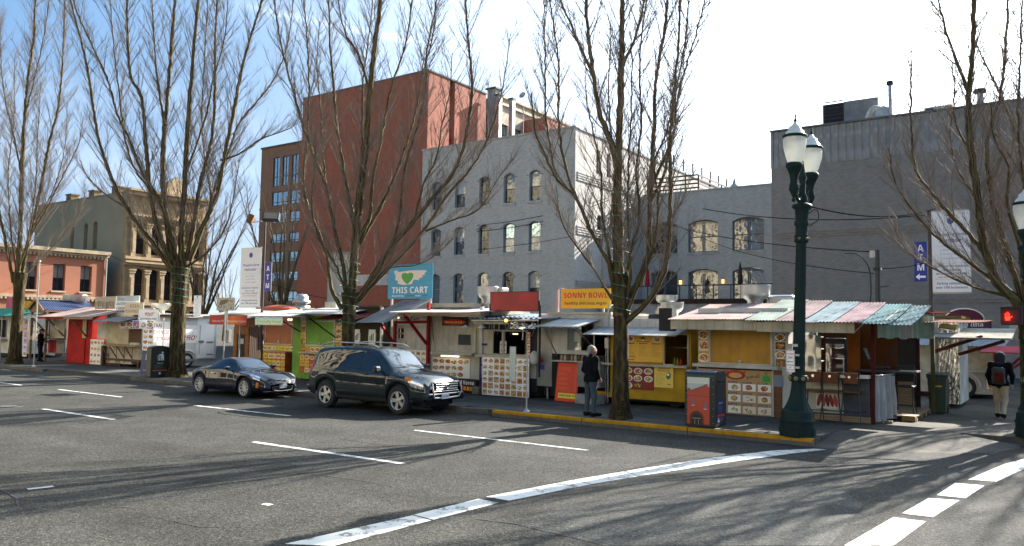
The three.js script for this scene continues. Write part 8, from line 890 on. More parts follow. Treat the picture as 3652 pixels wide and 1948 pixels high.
// ---------------------------------------------------------------- cars: body shell lofted from stations along the length
function ip(t, x) { let i = 0; while (i < t.length - 2 && x > t[i + 1][0]) i++; const [x0, a] = t[i], [x1, b] = t[i + 1], s = Math.min(1, Math.max(0, (x - x0) / (x1 - x0))), m0 = i ? (b - t[i - 1][1]) / (x1 - t[i - 1][0]) : (b - a) / (x1 - x0), m1 = i < t.length - 2 ? (t[i + 2][1] - a) / (t[i + 2][0] - x0) : (b - a) / (x1 - x0), d = x1 - x0, s2 = s * s, s3 = s2 * s; return (2 * s3 - 3 * s2 + 1) * a + (s3 - 2 * s2 + s) * d * m0 + (-2 * s3 + 3 * s2) * b + (s3 - s2) * d * m1; }
function carShell(c) {
  const sec = (x) => { const w = ip(c.w, x), b = ip(c.belt, x), t = Math.max(ip(c.top, x), b + 0.01), r = Math.min(ip(c.r, x), w * 0.97), cr = Math.min(c.crown, (t - b) * 0.6); let sl = ip(c.sill, x); for (const a of c.axles) if (Math.abs(x - a) < c.arch) sl = Math.max(sl, Math.min(b - 0.06, c.wr + Math.sqrt(c.arch * c.arch - (x - a) * (x - a)))); const f = (k) => sl + (b - sl) * k; return [[w * 0.95, sl], [w * 0.99, f(0.18)], [w, f(0.45)], [w * 0.985, f(0.8)], [w * 0.95, b], [(w * 0.95 + r) / 2 + 0.012, (b + t - cr) / 2], [r, t - cr], [r * 0.66, t - cr * 0.22], [0, t]]; };
  const S = (x, s) => { const P = sec(x), i = Math.min(7, Math.floor(s)), u = s - i, g = (k) => P[Math.max(0, Math.min(8, k))], p0 = g(i - 1), p1 = g(i), p2 = i + 1 > 8 ? p1 : g(i + 1), p3 = i + 2 > 8 ? [-P[7][0], P[7][1]] : g(i + 2); const cm = (q) => 0.5 * (2 * p1[q] + (p2[q] - p0[q]) * u + (2 * p0[q] - 5 * p1[q] + 4 * p2[q] - p3[q]) * u * u + (3 * p1[q] - p0[q] - 3 * p2[q] + p3[q]) * u * u * u); return V(x, cm(1), cm(0)); };
  const N = (x, s) => { const a = S(x + 0.01, s).sub(S(x - 0.01, s)), b = S(x, Math.min(8, s + 0.05)).sub(S(x, s - 0.05)); return b.cross(a).normalize(); };
  function grid(us, vs, f) { const pos = [], idx = []; us.forEach((u) => vs.forEach((v) => { const p = f(u, v); pos.push(p.x, p.y, p.z); })); const m = vs.length; for (let i = 0; i < us.length - 1; i++) for (let j = 0; j < m - 1; j++) { const q = i * m + j; idx.push(q, q + m, q + 1, q + 1, q + m, q + m + 1); } const g = new THREE.BufferGeometry(); g.setAttribute('position', new THREE.Float32BufferAttribute(pos, 3)); g.setIndex(idx); g.computeVertexNormals(); g.setAttribute('uv', new THREE.Float32BufferAttribute(new Float32Array(pos.length / 3 * 2), 2)); return g; }
  const lin = (a, b, n) => Array.from({ length: n + 1 }, (_, k) => a + (b - a) * k / n);
  // patch(x0 bottom, x1 bottom, x0 top, x1 top, s0, s1): sheet lifted off the shell on the near (+z) or far side
  const patch = (xa, xb, xc, xd, s0, s1, lift, side = 1) => { const g = grid(lin(0, 1, 14), lin(s0, s1, 8), (u, s) => { const k = (s - s0) / (s1 - s0), x = (xa + (xc - xa) * k) * (1 - u) + (xb + (xd - xb) * k) * u, p = S(x, s), n = N(x, Math.min(s, 7.9)); if (n.dot(V(0, 0.3, 1)) < 0) n.negate(); return p.addScaledVector(n, lift); }); if (side < 0) { g.scale(1, 1, -1); const i = g.index.array; for (let k = 0; k < i.length; k += 3) { const t = i[k]; i[k] = i[k + 1]; i[k + 1] = t; } g.computeVertexNormals(); } return clean(g); };
  const across = (x0, x1, s0, lift) => clean(grid(lin(x0, x1, 12), lin(-1, 1, 20), (x, q) => { const s = s0 + (8 - s0) * (1 - Math.abs(q)), p = S(x, s), n = N(x, Math.min(7.9, s)); if (n.y < 0) n.negate(); p.addScaledVector(n, lift); return V(p.x, p.y, q < 0 ? -p.z : p.z); }));
  const xs = []; const e = c.ends; for (let k = 0; k <= 90; k++) xs.push(e[0] + (e[1] - e[0]) * k / 90); for (const a of c.axles) for (const s of [-1, 1]) for (const d of [0.999, 1.001, 0.97, 0.9]) xs.push(a + s * c.arch * d); xs.sort((a, b) => a - b);
  const ss = []; for (let k = 0; k <= 64; k++) ss.push(k / 4); const body = grid(xs, ss, (x, s) => { const p = S(x, s <= 8 ? s : 16 - s); if (s > 8) p.z = -p.z; return p; });
  const caps = [0, 1].map((k) => { const x = e[k], pts = []; for (let s = 0; s <= 16; s += 0.5) { const p = S(x, s <= 8 ? s : 16 - s); pts.push([s > 8 ? -p.z : p.z, p.y]); } const sh = new THREE.Shape(pts.map((p) => new THREE.Vector2(p[0], p[1]))), g = new THREE.ShapeGeometry(sh); g.rotateY(k ? PI / 2 : -PI / 2); if (k) g.scale(1, 1, -1); else g.scale(1, 1, 1); return clean(g.translate(x, 0, 0)); });
  return { S, N, patch, across, body: mg(clean(body), ...caps), sec };
}
function carWheel(t, x, z, r, w, side, spokes, o) {
  const turn = (g) => { g.rotateX(PI / 2); if (side < 0) g.rotateX(PI); return g; }; const tyre = lpart(t, 'wheel', at(turn(lathe([[r * o.rim, w / 2 - 0.01], [r * 0.86, w / 2], [r * 0.96, w / 2 - 0.02], [r, w / 4], [r, -w / 4], [r * 0.95, -w / 2], [r * 0.6, -w / 2]], 40)), x, r, z), M.rubber);
  const rm = std([0.55, 0.54, 0.52], 0.3, { metalness: 0.85 }), R = r * o.rim, parts = [turn(lathe([[R * 0.92, w / 2 - 0.05], [R * 0.95, w / 2 - 0.004], [R * 1.02, w / 2 - 0.002], [R * 1.03, w / 2 - 0.02]], 40)), turn(lathe([[0, w / 2 - 0.03], [R * 0.17, w / 2 - 0.025], [R * 0.2, w / 2 - 0.05]], 20))];
  for (let k = 0; k < spokes; k++) { const sp = new THREE.Shape(), a = R * o.sw; sp.moveTo(-a * 0.75, R * 0.12); sp.lineTo(a * 0.75, R * 0.12); sp.lineTo(a, R * 0.95); sp.lineTo(-a, R * 0.95); const g = new THREE.ExtrudeGeometry(sp, { depth: 0.02, bevelEnabled: true, bevelSize: 0.006, bevelThickness: 0.006, bevelSegments: 1 }); g.rotateZ(k / spokes * 2 * PI + o.ph).translate(0, 0, w / 2 - 0.055); if (side < 0) g.rotateY(PI); parts.push(clean(g)); }
  lpart(tyre, 'rim', parts.map((g, i) => at(g, x, r, z)), rm); lpart(tyre, 'brake_disc', at(turn(lathe([[0.02, w / 2 - 0.1], [R * 0.95, w / 2 - 0.1], [R * 0.98, -w / 3]], 24)), x, r, z), M.dark);
}
const carGlass = glass([0.008, 0.012, 0.02], { bumpMap: null, roughness: 0.02, ior: 1.55 }), shieldGlass = glass([0.015, 0.028, 0.045], { bumpMap: null, roughness: 0.02, ior: 1.6 });
const lampGlass = std([0.5, 0.52, 0.55], 0.12, { metalness: 0.6 }), amber = std([0.6, 0.16, 0.01], 0.25), redLens = std([0.45, 0.01, 0.03], 0.2), trim = std([0.012, 0.012, 0.013], 0.6);
const paintOf = (c) => new THREE.MeshPhysicalMaterial({ color: col(c), roughness: 0.55, metalness: 0, specularIntensity: 0.15, clearcoat: 1, clearcoatRoughness: 0.02 });
const plateT = (t, bg, fg) => words(160, 80, bg, [[t, 0.5, 0.55, 46, fg, 'bold', 0.9]]);
{ // sport utility vehicle
  const c = { ends: [-2.22, 2.28], axles: [-1.375, 1.375], arch: 0.44, wr: 0.365, crown: 0.07, top: [[-2.22, 0.98], [-2.15, 1.28], [-2.0, 1.6], [-1.8, 1.68], [-1.1, 1.725], [-0.3, 1.73], [0.2, 1.695], [0.5, 1.6], [1.05, 1.2], [1.2, 1.13], [1.7, 1.07], [2.05, 0.99], [2.2, 0.9], [2.28, 0.74]], belt: [[-2.22, 0.94], [-2.0, 1.1], [-1.0, 1.09], [0, 1.05], [1.0, 1.02], [1.6, 0.98], [2.0, 0.9], [2.2, 0.8], [2.28, 0.68]], w: [[-2.22, 0.70], [-2.1, 0.82], [-1.4, 0.89], [0, 0.875], [1.4, 0.89], [1.9, 0.86], [2.15, 0.78], [2.28, 0.66]], r: [[-2.22, 0.58], [-2.0, 0.6], [-1.5, 0.62], [0, 0.63], [0.5, 0.62], [1.05, 0.68], [1.3, 0.74], [2.0, 0.68], [2.28, 0.54]], sill: [[-2.22, 0.42], [-1.9, 0.36], [0, 0.31], [1.9, 0.34], [2.28, 0.4]] };
  const t = thing('sport_utility_vehicle', 'dark blue sport utility vehicle with roof rails parked at the kerb', 'car', [-15.65, 0, -16.07]), K = carShell(c), pm = paintOf([0.005, 0.012, 0.016]);
  lpart(t, 'body', K.body, pm); lpart(t, 'underbody', bx(-1.95, 2.05, 0.24, 0.62, -0.55, 0.55), M.black); lpart(t, 'inner_well', bx(-1.9, -0.85, 0.5, 0.95, -0.8, 0.8), M.black); lpart(t, 'inner_well', bx(0.85, 1.9, 0.5, 0.92, -0.8, 0.8), M.black);
  for (const s of [1, -1]) { for (const x of c.axles) carWheel(t, x, s * 0.77, 0.365, 0.22, s, 5, { rim: 0.64, sw: 0.2, ph: 0.3 }); lpart(t, 'side_window', K.patch(-0.02, 0.88, 0.0, 0.42, 4.22, 5.78, 0.006, s), carGlass); lpart(t, 'side_window', K.patch(-0.98, -0.09, -0.9, -0.07, 4.22, 5.78, 0.006, s), carGlass); lpart(t, 'side_window', K.patch(-1.85, -1.05, -1.68, -0.97, 4.22, 5.78, 0.006, s), carGlass); lpart(t, 'lower_cladding', K.patch(-0.92, 0.92, -0.9, 0.9, 0.02, 0.75, 0.008, s), trim);
    for (const x of [-0.72, 0.16]) lpart(t, 'door_handle', (() => { const p = K.S(x, 3.75); return rbx(x - 0.1, x + 0.1, p.y - 0.018, p.y + 0.018, s * (p.z + 0.015) - 0.02, s * (p.z + 0.015) + 0.02, 0.012); })(), pm); for (const x of [-1.0, -0.05, 0.93]) lpart(t, 'door_seam', K.patch(x - 0.006, x + 0.006, x - 0.006, x + 0.006, x > 0.5 ? 1.2 : 0.8, 4.1, 0.003, s), M.black);
    const mp = K.S(0.78, 4.3); const mi = lpart(t, 'mirror', new RoundedBoxGeometry(0.13, 0.17, 0.2, 3, 0.05).translate(0.72, 1.15, s * 0.99), trim); lpart(mi, 'mirror_glass', bx(0.652, 0.656, 1.09, 1.21, s * 0.99 - 0.07, s * 0.99 + 0.07), M.chrome); lpart(t, 'roof_rail', tube([[-1.85, 1.69, s * 0.6], [-1.6, 1.79, s * 0.6], [-0.6, 1.81, s * 0.61], [0.15, 1.78, s * 0.6], [0.4, 1.7, s * 0.59]], 0.02, 6), M.galv); lpart(t, 'headlight', K.patch(1.72, 2.16, 1.82, 2.15, 2.6, 4.25, 0.008, s), lampGlass); lpart(t, 'turn_lamp', K.patch(1.62, 1.78, 1.6, 1.86, 3.0, 4.25, 0.01, s), amber); lpart(t, 'tail_light', K.patch(-2.17, -1.98, -2.14, -1.95, 3.4, 4.6, 0.01, s), redLens); lpart(t, 'arch_flare', (() => { const g = []; for (const x of c.axles) g.push(K.patch(x - 0.52, x + 0.52, x - 0.4, x + 0.4, 0.05, 0.9, 0.014, s)); return g; })(), pm).userData.kind = 'stuff'; }
  lpart(t, 'windshield', K.across(0.5, 1.03, 6.02, 0.006), shieldGlass); lpart(t, 'rear_window', K.across(-2.13, -1.98, 6.2, 0.006), carGlass); for (const s of [0.12, -0.42]) lpart(t, 'wiper', bar([1.08, 1.2, s], [0.98, 1.28, s + 0.55], 0.008), M.black);
  const X = 2.285; lpart(t, 'grille', rbx(X - 0.06, X + 0.015, 0.64, 0.84, -0.46, 0.46, 0.03), M.black); for (const y of [0.68, 0.74, 0.8]) lpart(t, 'grille_bar', rbx(X - 0.02, X + 0.03, y - 0.012, y + 0.012, -0.44, 0.44, 0.01), M.steel); lpart(t, 'grille_surround', [rbx(X - 0.1, X + 0.03, 0.835, 0.87, -0.5, 0.5, 0.015), rbx(X - 0.1, X + 0.025, 0.61, 0.64, -0.5, 0.5, 0.015)], M.steel); lpart(t, 'emblem', new THREE.TorusGeometry(0.06, 0.012, 8, 24).scale(1.3, 0.9, 1).rotateY(PI / 2).translate(X + 0.035, 0.74, 0), M.chrome); lpart(t, 'bumper', rbx(X - 0.3, X + 0.03, 0.37, 0.6, -0.76, 0.76, 0.08, 4), pm); lpart(t, 'bumper_guard', [tube([[X + 0.02, 0.46, -0.5], [X + 0.06, 0.45, 0], [X + 0.02, 0.46, 0.5]], 0.024, 8), tube([[X, 0.84, 0.56], [X + 0.05, 0.62, 0.57], [X + 0.02, 0.46, 0.5]], 0.02, 8), tube([[X, 0.84, -0.56], [X + 0.05, 0.62, -0.57], [X + 0.02, 0.46, -0.5]], 0.02, 8)], M.steel); const pl = lpart(t, 'licence_plate', rbx(X + 0.06, X + 0.08, 0.43, 0.57, -0.02, 0.26, 0.006), M.white); lpart(pl, 'print', print(0.27, 0.135).rotateY(PI / 2).translate(X + 0.084, 0.5, 0.12), std([1, 1, 1], 0.5, { map: plateT('520 FNN', '#c9ccce', '#4a5664') })); lpart(t, 'rear_bumper', rbx(-2.3, -2.0, 0.42, 0.64, -0.76, 0.76, 0.07, 4), pm); lpart(t, 'seat', [rbx(-0.1, 0.1, 0.7, 1.45, 0.18, 0.62, 0.06), rbx(-0.1, 0.1, 0.7, 1.45, -0.62, -0.18, 0.06)], M.dark).userData.kind = 'stuff';
}
{ // two-seat sports car with hard top
  const c = { ends: [-1.88, 1.98], axles: [-1.165, 1.165], arch: 0.365, wr: 0.305, crown: 0.055, top: [[-1.88, 0.64], [-1.8, 0.8], [-1.5, 0.885], [-1.0, 0.92], [-0.82, 1.0], [-0.52, 1.15], [-0.2, 1.205], [0.08, 1.19], [0.28, 1.13], [0.86, 0.86], [1.05, 0.83], [1.5, 0.75], [1.8, 0.65], [1.93, 0.56], [1.98, 0.46]], belt: [[-1.88, 0.58], [-1.7, 0.73], [-1.2, 0.83], [-0.5, 0.82], [0.4, 0.8], [1.0, 0.76], [1.5, 0.69], [1.8, 0.57], [1.98, 0.42]], w: [[-1.88, 0.60], [-1.7, 0.74], [-1.1, 0.855], [-0.1, 0.80], [1.1, 0.85], [1.55, 0.8], [1.82, 0.66], [1.98, 0.46]], r: [[-1.88, 0.48], [-1.2, 0.62], [-0.9, 0.56], [-0.5, 0.5], [0, 0.52], [0.32, 0.54], [0.88, 0.64], [1.3, 0.6], [1.8, 0.48], [1.98, 0.3]], sill: [[-1.88, 0.3], [-1.5, 0.22], [0, 0.17], [1.5, 0.19], [1.98, 0.22]] };
  const t = thing('sports_car', 'dark blue two-seat hardtop sports car parked at the kerb', 'car', [-22.09, 0, -16.22]), K = carShell(c), pm = paintOf([0.004, 0.005, 0.014]);
  lpart(t, 'body', K.body, pm); lpart(t, 'underbody', bx(-1.7, 1.8, 0.16, 0.5, -0.5, 0.5), M.black); lpart(t, 'inner_well', bx(-1.55, -0.75, 0.4, 0.68, -0.76, 0.76), M.black); lpart(t, 'inner_well', bx(0.75, 1.55, 0.4, 0.64, -0.76, 0.76), M.black);
  for (const s of [1, -1]) { for (const x of c.axles) carWheel(t, x, s * 0.745, 0.305, 0.2, s, 10, { rim: 0.72, sw: 0.075, ph: 0.1 }); lpart(t, 'side_window', K.patch(-0.55, 0.52, -0.36, 0.18, 4.15, 5.75, 0.006, s), carGlass); lpart(t, 'door_handle', rbx(-0.52, -0.36, 0.68, 0.715, s * 0.835 - 0.015, s * 0.835 + 0.015, 0.012), M.chrome); for (const x of [-0.66, 0.6]) lpart(t, 'door_seam', K.patch(x - 0.005, x + 0.005, x - 0.005, x + 0.005, 0.8, 4.0, 0.003, s), M.black); const mi = lpart(t, 'mirror', new RoundedBoxGeometry(0.11, 0.11, 0.18, 3, 0.045).translate(0.36, 0.9, s * 0.88), pm); lpart(mi, 'mirror_glass', bx(0.302, 0.306, 0.865, 0.935, s * 0.88 - 0.06, s * 0.88 + 0.06), M.chrome); lpart(t, 'headlight', K.patch(1.42, 1.76, 1.36, 1.68, 3.3, 5.2, 0.007, s), lampGlass); lpart(t, 'side_marker', K.patch(1.66, 1.74, 1.66, 1.74, 1.6, 2.7, 0.01, s), amber); lpart(t, 'fog_lamp', new THREE.SphereGeometry(0.055, 14, 10).scale(0.6, 1, 1).translate(1.86, 0.36, s * 0.56), lampGlass); lpart(t, 'tail_light', K.patch(-1.86, -1.74, -1.84, -1.74, 3.0, 4.6, 0.01, s), redLens); lpart(t, 'sill_skirt', K.patch(-0.78, 0.78, -0.78, 0.78, 0.02, 0.5, 0.012, s), pm); }
  lpart(t, 'windshield', K.across(0.3, 0.87, 6.02, 0.006), shieldGlass); lpart(t, 'rear_window', K.across(-0.95, -0.6, 6.5, 0.006), carGlass); for (const z of [0.15, -0.35]) lpart(t, 'wiper', bar([0.93, 0.87, z], [0.84, 0.92, z + 0.45], 0.007), M.black);
  const X = 1.985; lpart(t, 'air_intake', rbx(X - 0.08, X + 0.01, 0.25, 0.40, -0.40, 0.40, 0.05, 4), M.black); lpart(t, 'intake_trim', tube([[X - 0.02, 0.4, -0.42], [X + 0.01, 0.27, -0.34], [X + 0.025, 0.235, 0], [X + 0.01, 0.27, 0.34], [X - 0.02, 0.4, 0.42]], 0.011, 6), M.chrome); lpart(t, 'emblem', new THREE.TorusGeometry(0.045, 0.01, 8, 20).scale(1.3, 0.9, 1).rotateY(PI / 2 - 0.1).translate(X - 0.03, 0.52, 0), M.chrome); const pl = lpart(t, 'licence_plate', rbx(X + 0.015, X + 0.03, 0.31, 0.44, -0.14, 0.14, 0.005), M.galv); lpart(pl, 'print', print(0.27, 0.125).rotateY(PI / 2).translate(X + 0.033, 0.375, 0), std([1, 1, 1], 0.5, { map: plateT('941 EVN', '#7a7f8a', '#3a3f4c') })); lpart(t, 'front_lip', rbx(X - 0.35, X + 0.0, 0.19, 0.24, -0.62, 0.62, 0.02), pm);
}
{ // nose of a car at the left edge
  const c = { ends: [-1.0, 1.9], axles: [1.0], arch: 0.38, wr: 0.32, crown: 0.06, top: [[-1, 1.45], [-0.2, 1.42], [0.5, 0.98], [1.2, 0.88], [1.7, 0.74], [1.9, 0.5]], belt: [[-1, 0.95], [0.4, 0.9], [1.2, 0.8], [1.7, 0.64], [1.9, 0.46]], w: [[-1, 0.86], [1.2, 0.86], [1.7, 0.74], [1.9, 0.5]], r: [[-1, 0.58], [-0.2, 0.58], [0.5, 0.68], [1.2, 0.66], [1.9, 0.34]], sill: [[-1, 0.2], [1.9, 0.26]] };
  const t = thing('teal_car', 'pale teal parked car cut off by the left edge', 'car', [-48.0, 0, -15.7]), K = carShell(c); lpart(t, 'body', K.body, paintOf([0.12, 0.3, 0.32])); lpart(t, 'windshield', K.across(-0.2, 0.48, 6.02, 0.006), shieldGlass); for (const s of [1, -1]) { carWheel(t, 1.0, s * 0.75, 0.32, 0.2, s, 7, { rim: 0.66, sw: 0.12, ph: 0 }); lpart(t, 'headlight', K.patch(1.45, 1.8, 1.4, 1.7, 3.2, 4.8, 0.007, s), lampGlass); lpart(t, 'turn_lamp', K.patch(1.5, 1.72, 1.5, 1.7, 2.6, 3.1, 0.01, s), amber); lpart(t, 'side_window', K.patch(-0.9, 0.2, -0.9, -0.2, 4.2, 5.7, 0.006, s), carGlass); }
}

// ---------------------------------------------------------------- people: tapered capsules joined smoothly, meshed with surface nets
const capsule = (p, a, b, r0, r1) => { const ax = b[0] - a[0], ay = b[1] - a[1], az = b[2] - a[2], px = p[0] - a[0], py = p[1] - a[1], pz = p[2] - a[2], t = Math.max(0, Math.min(1, (px * ax + py * ay + pz * az) / (ax * ax + ay * ay + az * az || 1))); return Math.hypot(px - ax * t, py - ay * t, pz - az * t) - (r0 + (r1 - r0) * t); };
function nets(bones, lo, hi, h, k) {                                     // bones: [a, b, ra, rb, colour, flatten z]
  const n = [0, 1, 2].map((i) => Math.ceil((hi[i] - lo[i]) / h) + 1), id = (i, j, l) => (i * n[1] + j) * n[2] + l, F = new Float32Array(n[0] * n[1] * n[2]);
  const f = (p) => { let s = 0; for (const b of bones) { const q = b[5] ? [p[0], p[1], (p[2] - b[0][2]) * b[5] + b[0][2]] : p; s += Math.exp(-capsule(q, b[0], b[1], b[2], b[3]) / k); } return -k * Math.log(s + 1e-30); };
  for (let i = 0; i < n[0]; i++) for (let j = 0; j < n[1]; j++) for (let l = 0; l < n[2]; l++) F[id(i, j, l)] = f([lo[0] + i * h, lo[1] + j * h, lo[2] + l * h]);
  const map = new Int32Array(F.length).fill(-1), pos = [], cl = [], nr = [], idx = []; const E = [[0, 1], [0, 2], [0, 4], [1, 3], [1, 5], [2, 3], [2, 6], [3, 7], [4, 5], [4, 6], [5, 7], [6, 7]];
  for (let i = 0; i < n[0] - 1; i++) for (let j = 0; j < n[1] - 1; j++) for (let l = 0; l < n[2] - 1; l++) { const v = []; let m = 0; for (let c = 0; c < 8; c++) { const d = F[id(i + (c & 1), j + ((c >> 1) & 1), l + (c >> 2))]; v.push(d); if (d < 0) m++; } if (!m || m === 8) continue; let x = 0, y = 0, z = 0, q = 0; for (const [a, b] of E) if ((v[a] < 0) !== (v[b] < 0)) { const t = v[a] / (v[a] - v[b]); x += (a & 1) + ((b & 1) - (a & 1)) * t; y += ((a >> 1) & 1) + (((b >> 1) & 1) - ((a >> 1) & 1)) * t; z += (a >> 2) + ((b >> 2) - (a >> 2)) * t; q++; } const p = [lo[0] + (i + x / q) * h, lo[1] + (j + y / q) * h, lo[2] + (l + z / q) * h]; map[id(i, j, l)] = pos.length / 3; pos.push(...p); const e = 0.004, g = V(f([p[0] + e, p[1], p[2]]) - f([p[0] - e, p[1], p[2]]), f([p[0], p[1] + e, p[2]]) - f([p[0], p[1] - e, p[2]]), f([p[0], p[1], p[2] + e]) - f([p[0], p[1], p[2] - e])).normalize(); nr.push(g.x, g.y, g.z); let best = 9, bc = null; for (const b of bones) { const qq = b[5] ? [p[0], p[1], (p[2] - b[0][2]) * b[5] + b[0][2]] : p, d = capsule(qq, b[0], b[1], b[2], b[3]) + (b[6] || 0); if (d < best) { best = d; bc = b[4]; } } cl.push(...bc); }
  for (let i = 1; i < n[0] - 1; i++) for (let j = 1; j < n[1] - 1; j++) for (let l = 1; l < n[2] - 1; l++) { const a = F[id(i, j, l)] < 0; const quad = (p, q, r, s, flip) => { const w = [p, q, r, s].map((o) => map[o]); if (w.some((o) => o < 0)) return; if (!flip) idx.push(w[0], w[2], w[1], w[0], w[3], w[2]); else idx.push(w[0], w[1], w[2], w[0], w[2], w[3]); }; if (a !== F[id(i + 1, j, l)] < 0) quad(id(i, j, l), id(i, j - 1, l), id(i, j - 1, l - 1), id(i, j, l - 1), a); if (a !== F[id(i, j + 1, l)] < 0) quad(id(i, j, l), id(i, j, l - 1), id(i - 1, j, l - 1), id(i - 1, j, l), a); if (a !== F[id(i, j, l + 1)] < 0) quad(id(i, j, l), id(i - 1, j, l), id(i - 1, j - 1, l), id(i, j - 1, l), a); }
  const g = new THREE.BufferGeometry(); g.setAttribute('position', new THREE.Float32BufferAttribute(pos, 3)); g.setAttribute('normal', new THREE.Float32BufferAttribute(nr, 3)); g.setAttribute('color', new THREE.Float32BufferAttribute(cl, 3)); g.setIndex(idx); return g;
}
const SKIN = [0.42, 0.22, 0.15];
// J: joints; C: colours. A head gets its own finer grid, so does each hand; all merged into one body
function person(label, base, turn, J, C) {
  const t = thing('person', label, 'person', base); t.rotation.y = turn; const B = []; const L = (a, b, r0, r1, c, fl, off) => B.push([a, b, r0, r1, c, fl, off]);
  const [hip, chest, neck] = [J.hip, J.chest, J.neck]; L(hip, [(hip[0] + chest[0]) / 2, (hip[1] + chest[1]) / 2, (hip[2] + chest[2]) / 2], 0.15, 0.155, C.top, 1.25); L([hip[0], hip[1] + 0.1, hip[2]], chest, 0.15, 0.165, C.top, 1.25); L(chest, neck, 0.14, 0.07, C.top, 1.15); L([hip[0] - 0.08, hip[1] - 0.02, hip[2]], [hip[0] + 0.08, hip[1] - 0.02, hip[2]], 0.125, 0.125, C.hem || C.legs, 1.1);
  for (const s of ['l', 'r']) { const a = J[s + 'a'], g = J[s + 'l']; L(chest, a[0], 0.11, 0.085, C.top, 1.1); L(a[0], a[1], 0.072, 0.056, C.top); L(a[1], a[2], 0.056, 0.042, C.top); L(g[0], g[1], 0.1, 0.068, C.legs); L(g[1], g[2], 0.066, 0.05, C.legs); const toe = g[3]; L([g[2][0], g[2][1] - 0.03, g[2][2]], toe, 0.05, 0.038, C.shoes, 0, -0.01); L([g[2][0], g[2][1] - 0.04, g[2][2] ], [g[2][0] - (toe[0] - g[2][0]) * 0.25, g[2][1] - 0.045, g[2][2] - (toe[2] - g[2][2]) * 0.25], 0.045, 0.04, C.shoes, 0, -0.01); }
  const geo = [nets(B, [-0.5, -0.02, -0.5], [0.5, neck[1] + 0.06, 0.5], 0.014, 0.02)];
  const hd = J.head, fw = J.face, Hd = [], H = (a, b, r0, r1, c, off) => Hd.push([a, b, r0, r1, c, 0, off]), o = (x, y, z) => { const c = Math.cos(fw), s = Math.sin(fw); return [hd[0] + x * c + z * s, hd[1] + y, hd[2] - x * s + z * c]; };
  H(neck, o(0, -0.06, -0.01), 0.055, 0.055, SKIN); H(o(0, 0.035, -0.025), o(0, 0.01, 0.02), 0.088, 0.082, SKIN); H(o(0, -0.06, 0.04), o(0, 0.0, 0.04), 0.05, 0.062, SKIN); H(o(0, -0.01, 0.095), o(0, 0.03, 0.09), 0.016, 0.01, SKIN); for (const s of [-1, 1]) { H(o(s * 0.085, -0.015, -0.01), o(s * 0.09, 0.02, -0.015), 0.014, 0.018, SKIN); H(o(s * 0.032, 0.022, 0.092), o(s * 0.034, 0.022, 0.094), 0.011, 0.011, [0.03, 0.02, 0.02]); } H(o(-0.018, -0.052, 0.083), o(0.018, -0.052, 0.083), 0.008, 0.008, [0.25, 0.08, 0.07]); geo.push(nets(Hd, [hd[0] - 0.15, hd[1] - 0.17, hd[2] - 0.15], [hd[0] + 0.15, hd[1] + 0.16, hd[2] + 0.15], 0.007, 0.012));
  for (const s of ['l', 'r']) { const w = V(...J[s + 'a'][2]), e = V(...J[s + 'a'][1]), d = w.clone().sub(e).normalize(), side = V(s === 'l' ? 1 : -1, 0, 0), u = V().crossVectors(d, side).normalize(), hb = [], P = (a, b, c) => w.clone().addScaledVector(d, a).addScaledVector(u, b).addScaledVector(side, c).toArray(); hb.push([P(-0.02, 0, 0), P(0.03, 0, 0), 0.03, 0.03, SKIN]); hb.push([P(0.03, -0.025, 0), P(0.085, -0.028, 0), 0.018, 0.017, SKIN]); hb.push([P(0.03, 0.02, 0), P(0.085, 0.024, 0), 0.018, 0.016, SKIN]); [-0.033, -0.011, 0.011, 0.032].forEach((q, k) => { const l = [0.06, 0.075, 0.07, 0.052][k]; hb.push([P(0.085, q, 0), P(0.085 + l * 0.55, q, 0.006), 0.0095, 0.009, SKIN]); hb.push([P(0.085 + l * 0.55, q, 0.006), P(0.085 + l, q, 0.026 * (J.curl || 1)), 0.009, 0.0078, SKIN]); }); hb.push([P(0.025, 0.03, 0), P(0.07, 0.055, 0.012), 0.012, 0.01, SKIN]); hb.push([P(0.07, 0.055, 0.012), P(0.1, 0.056, 0.02), 0.01, 0.008, SKIN]); const lo = [9, 9, 9], hi = [-9, -9, -9]; for (const b of hb) for (const p of [b[0], b[1]]) for (let k = 0; k < 3; k++) { lo[k] = Math.min(lo[k], p[k] - 0.04); hi[k] = Math.max(hi[k], p[k] + 0.04); } geo.push(nets(hb, lo, hi, 0.006, 0.005)); }
  const ng = geo.map((g) => { const q = g.toNonIndexed(); q.setAttribute('uv', new THREE.Float32BufferAttribute(new Float32Array(q.attributes.position.count * 2), 2)); return muv(q); }); const body = shade(new THREE.Mesh(mergeGeometries(ng, false), dull([1, 1, 1], 0.95, { vertexColors: true, bumpMap: grimeB, bumpScale: 0.012 }))); body.name = 'body'; t.add(body);
  if (C.hair) { const hr = [], c = C.hair; hr.push([o(0, 0.05, -0.035), o(0, 0.04, 0.0), 0.096, 0.09, c]); hr.push([o(0, -0.01, -0.06), o(0, 0.03, -0.05), 0.072, 0.085, c]); const g = nets(hr, [hd[0] - 0.16, hd[1] - 0.1, hd[2] - 0.16], [hd[0] + 0.16, hd[1] + 0.18, hd[2] + 0.16], 0.009, 0.012).toNonIndexed(); g.setAttribute('uv', new THREE.Float32BufferAttribute(new Float32Array(g.attributes.position.count * 2), 2)); const m = shade(new THREE.Mesh(g, std([1, 1, 1], 0.9, { vertexColors: true }))); m.name = 'hair'; t.add(m); }
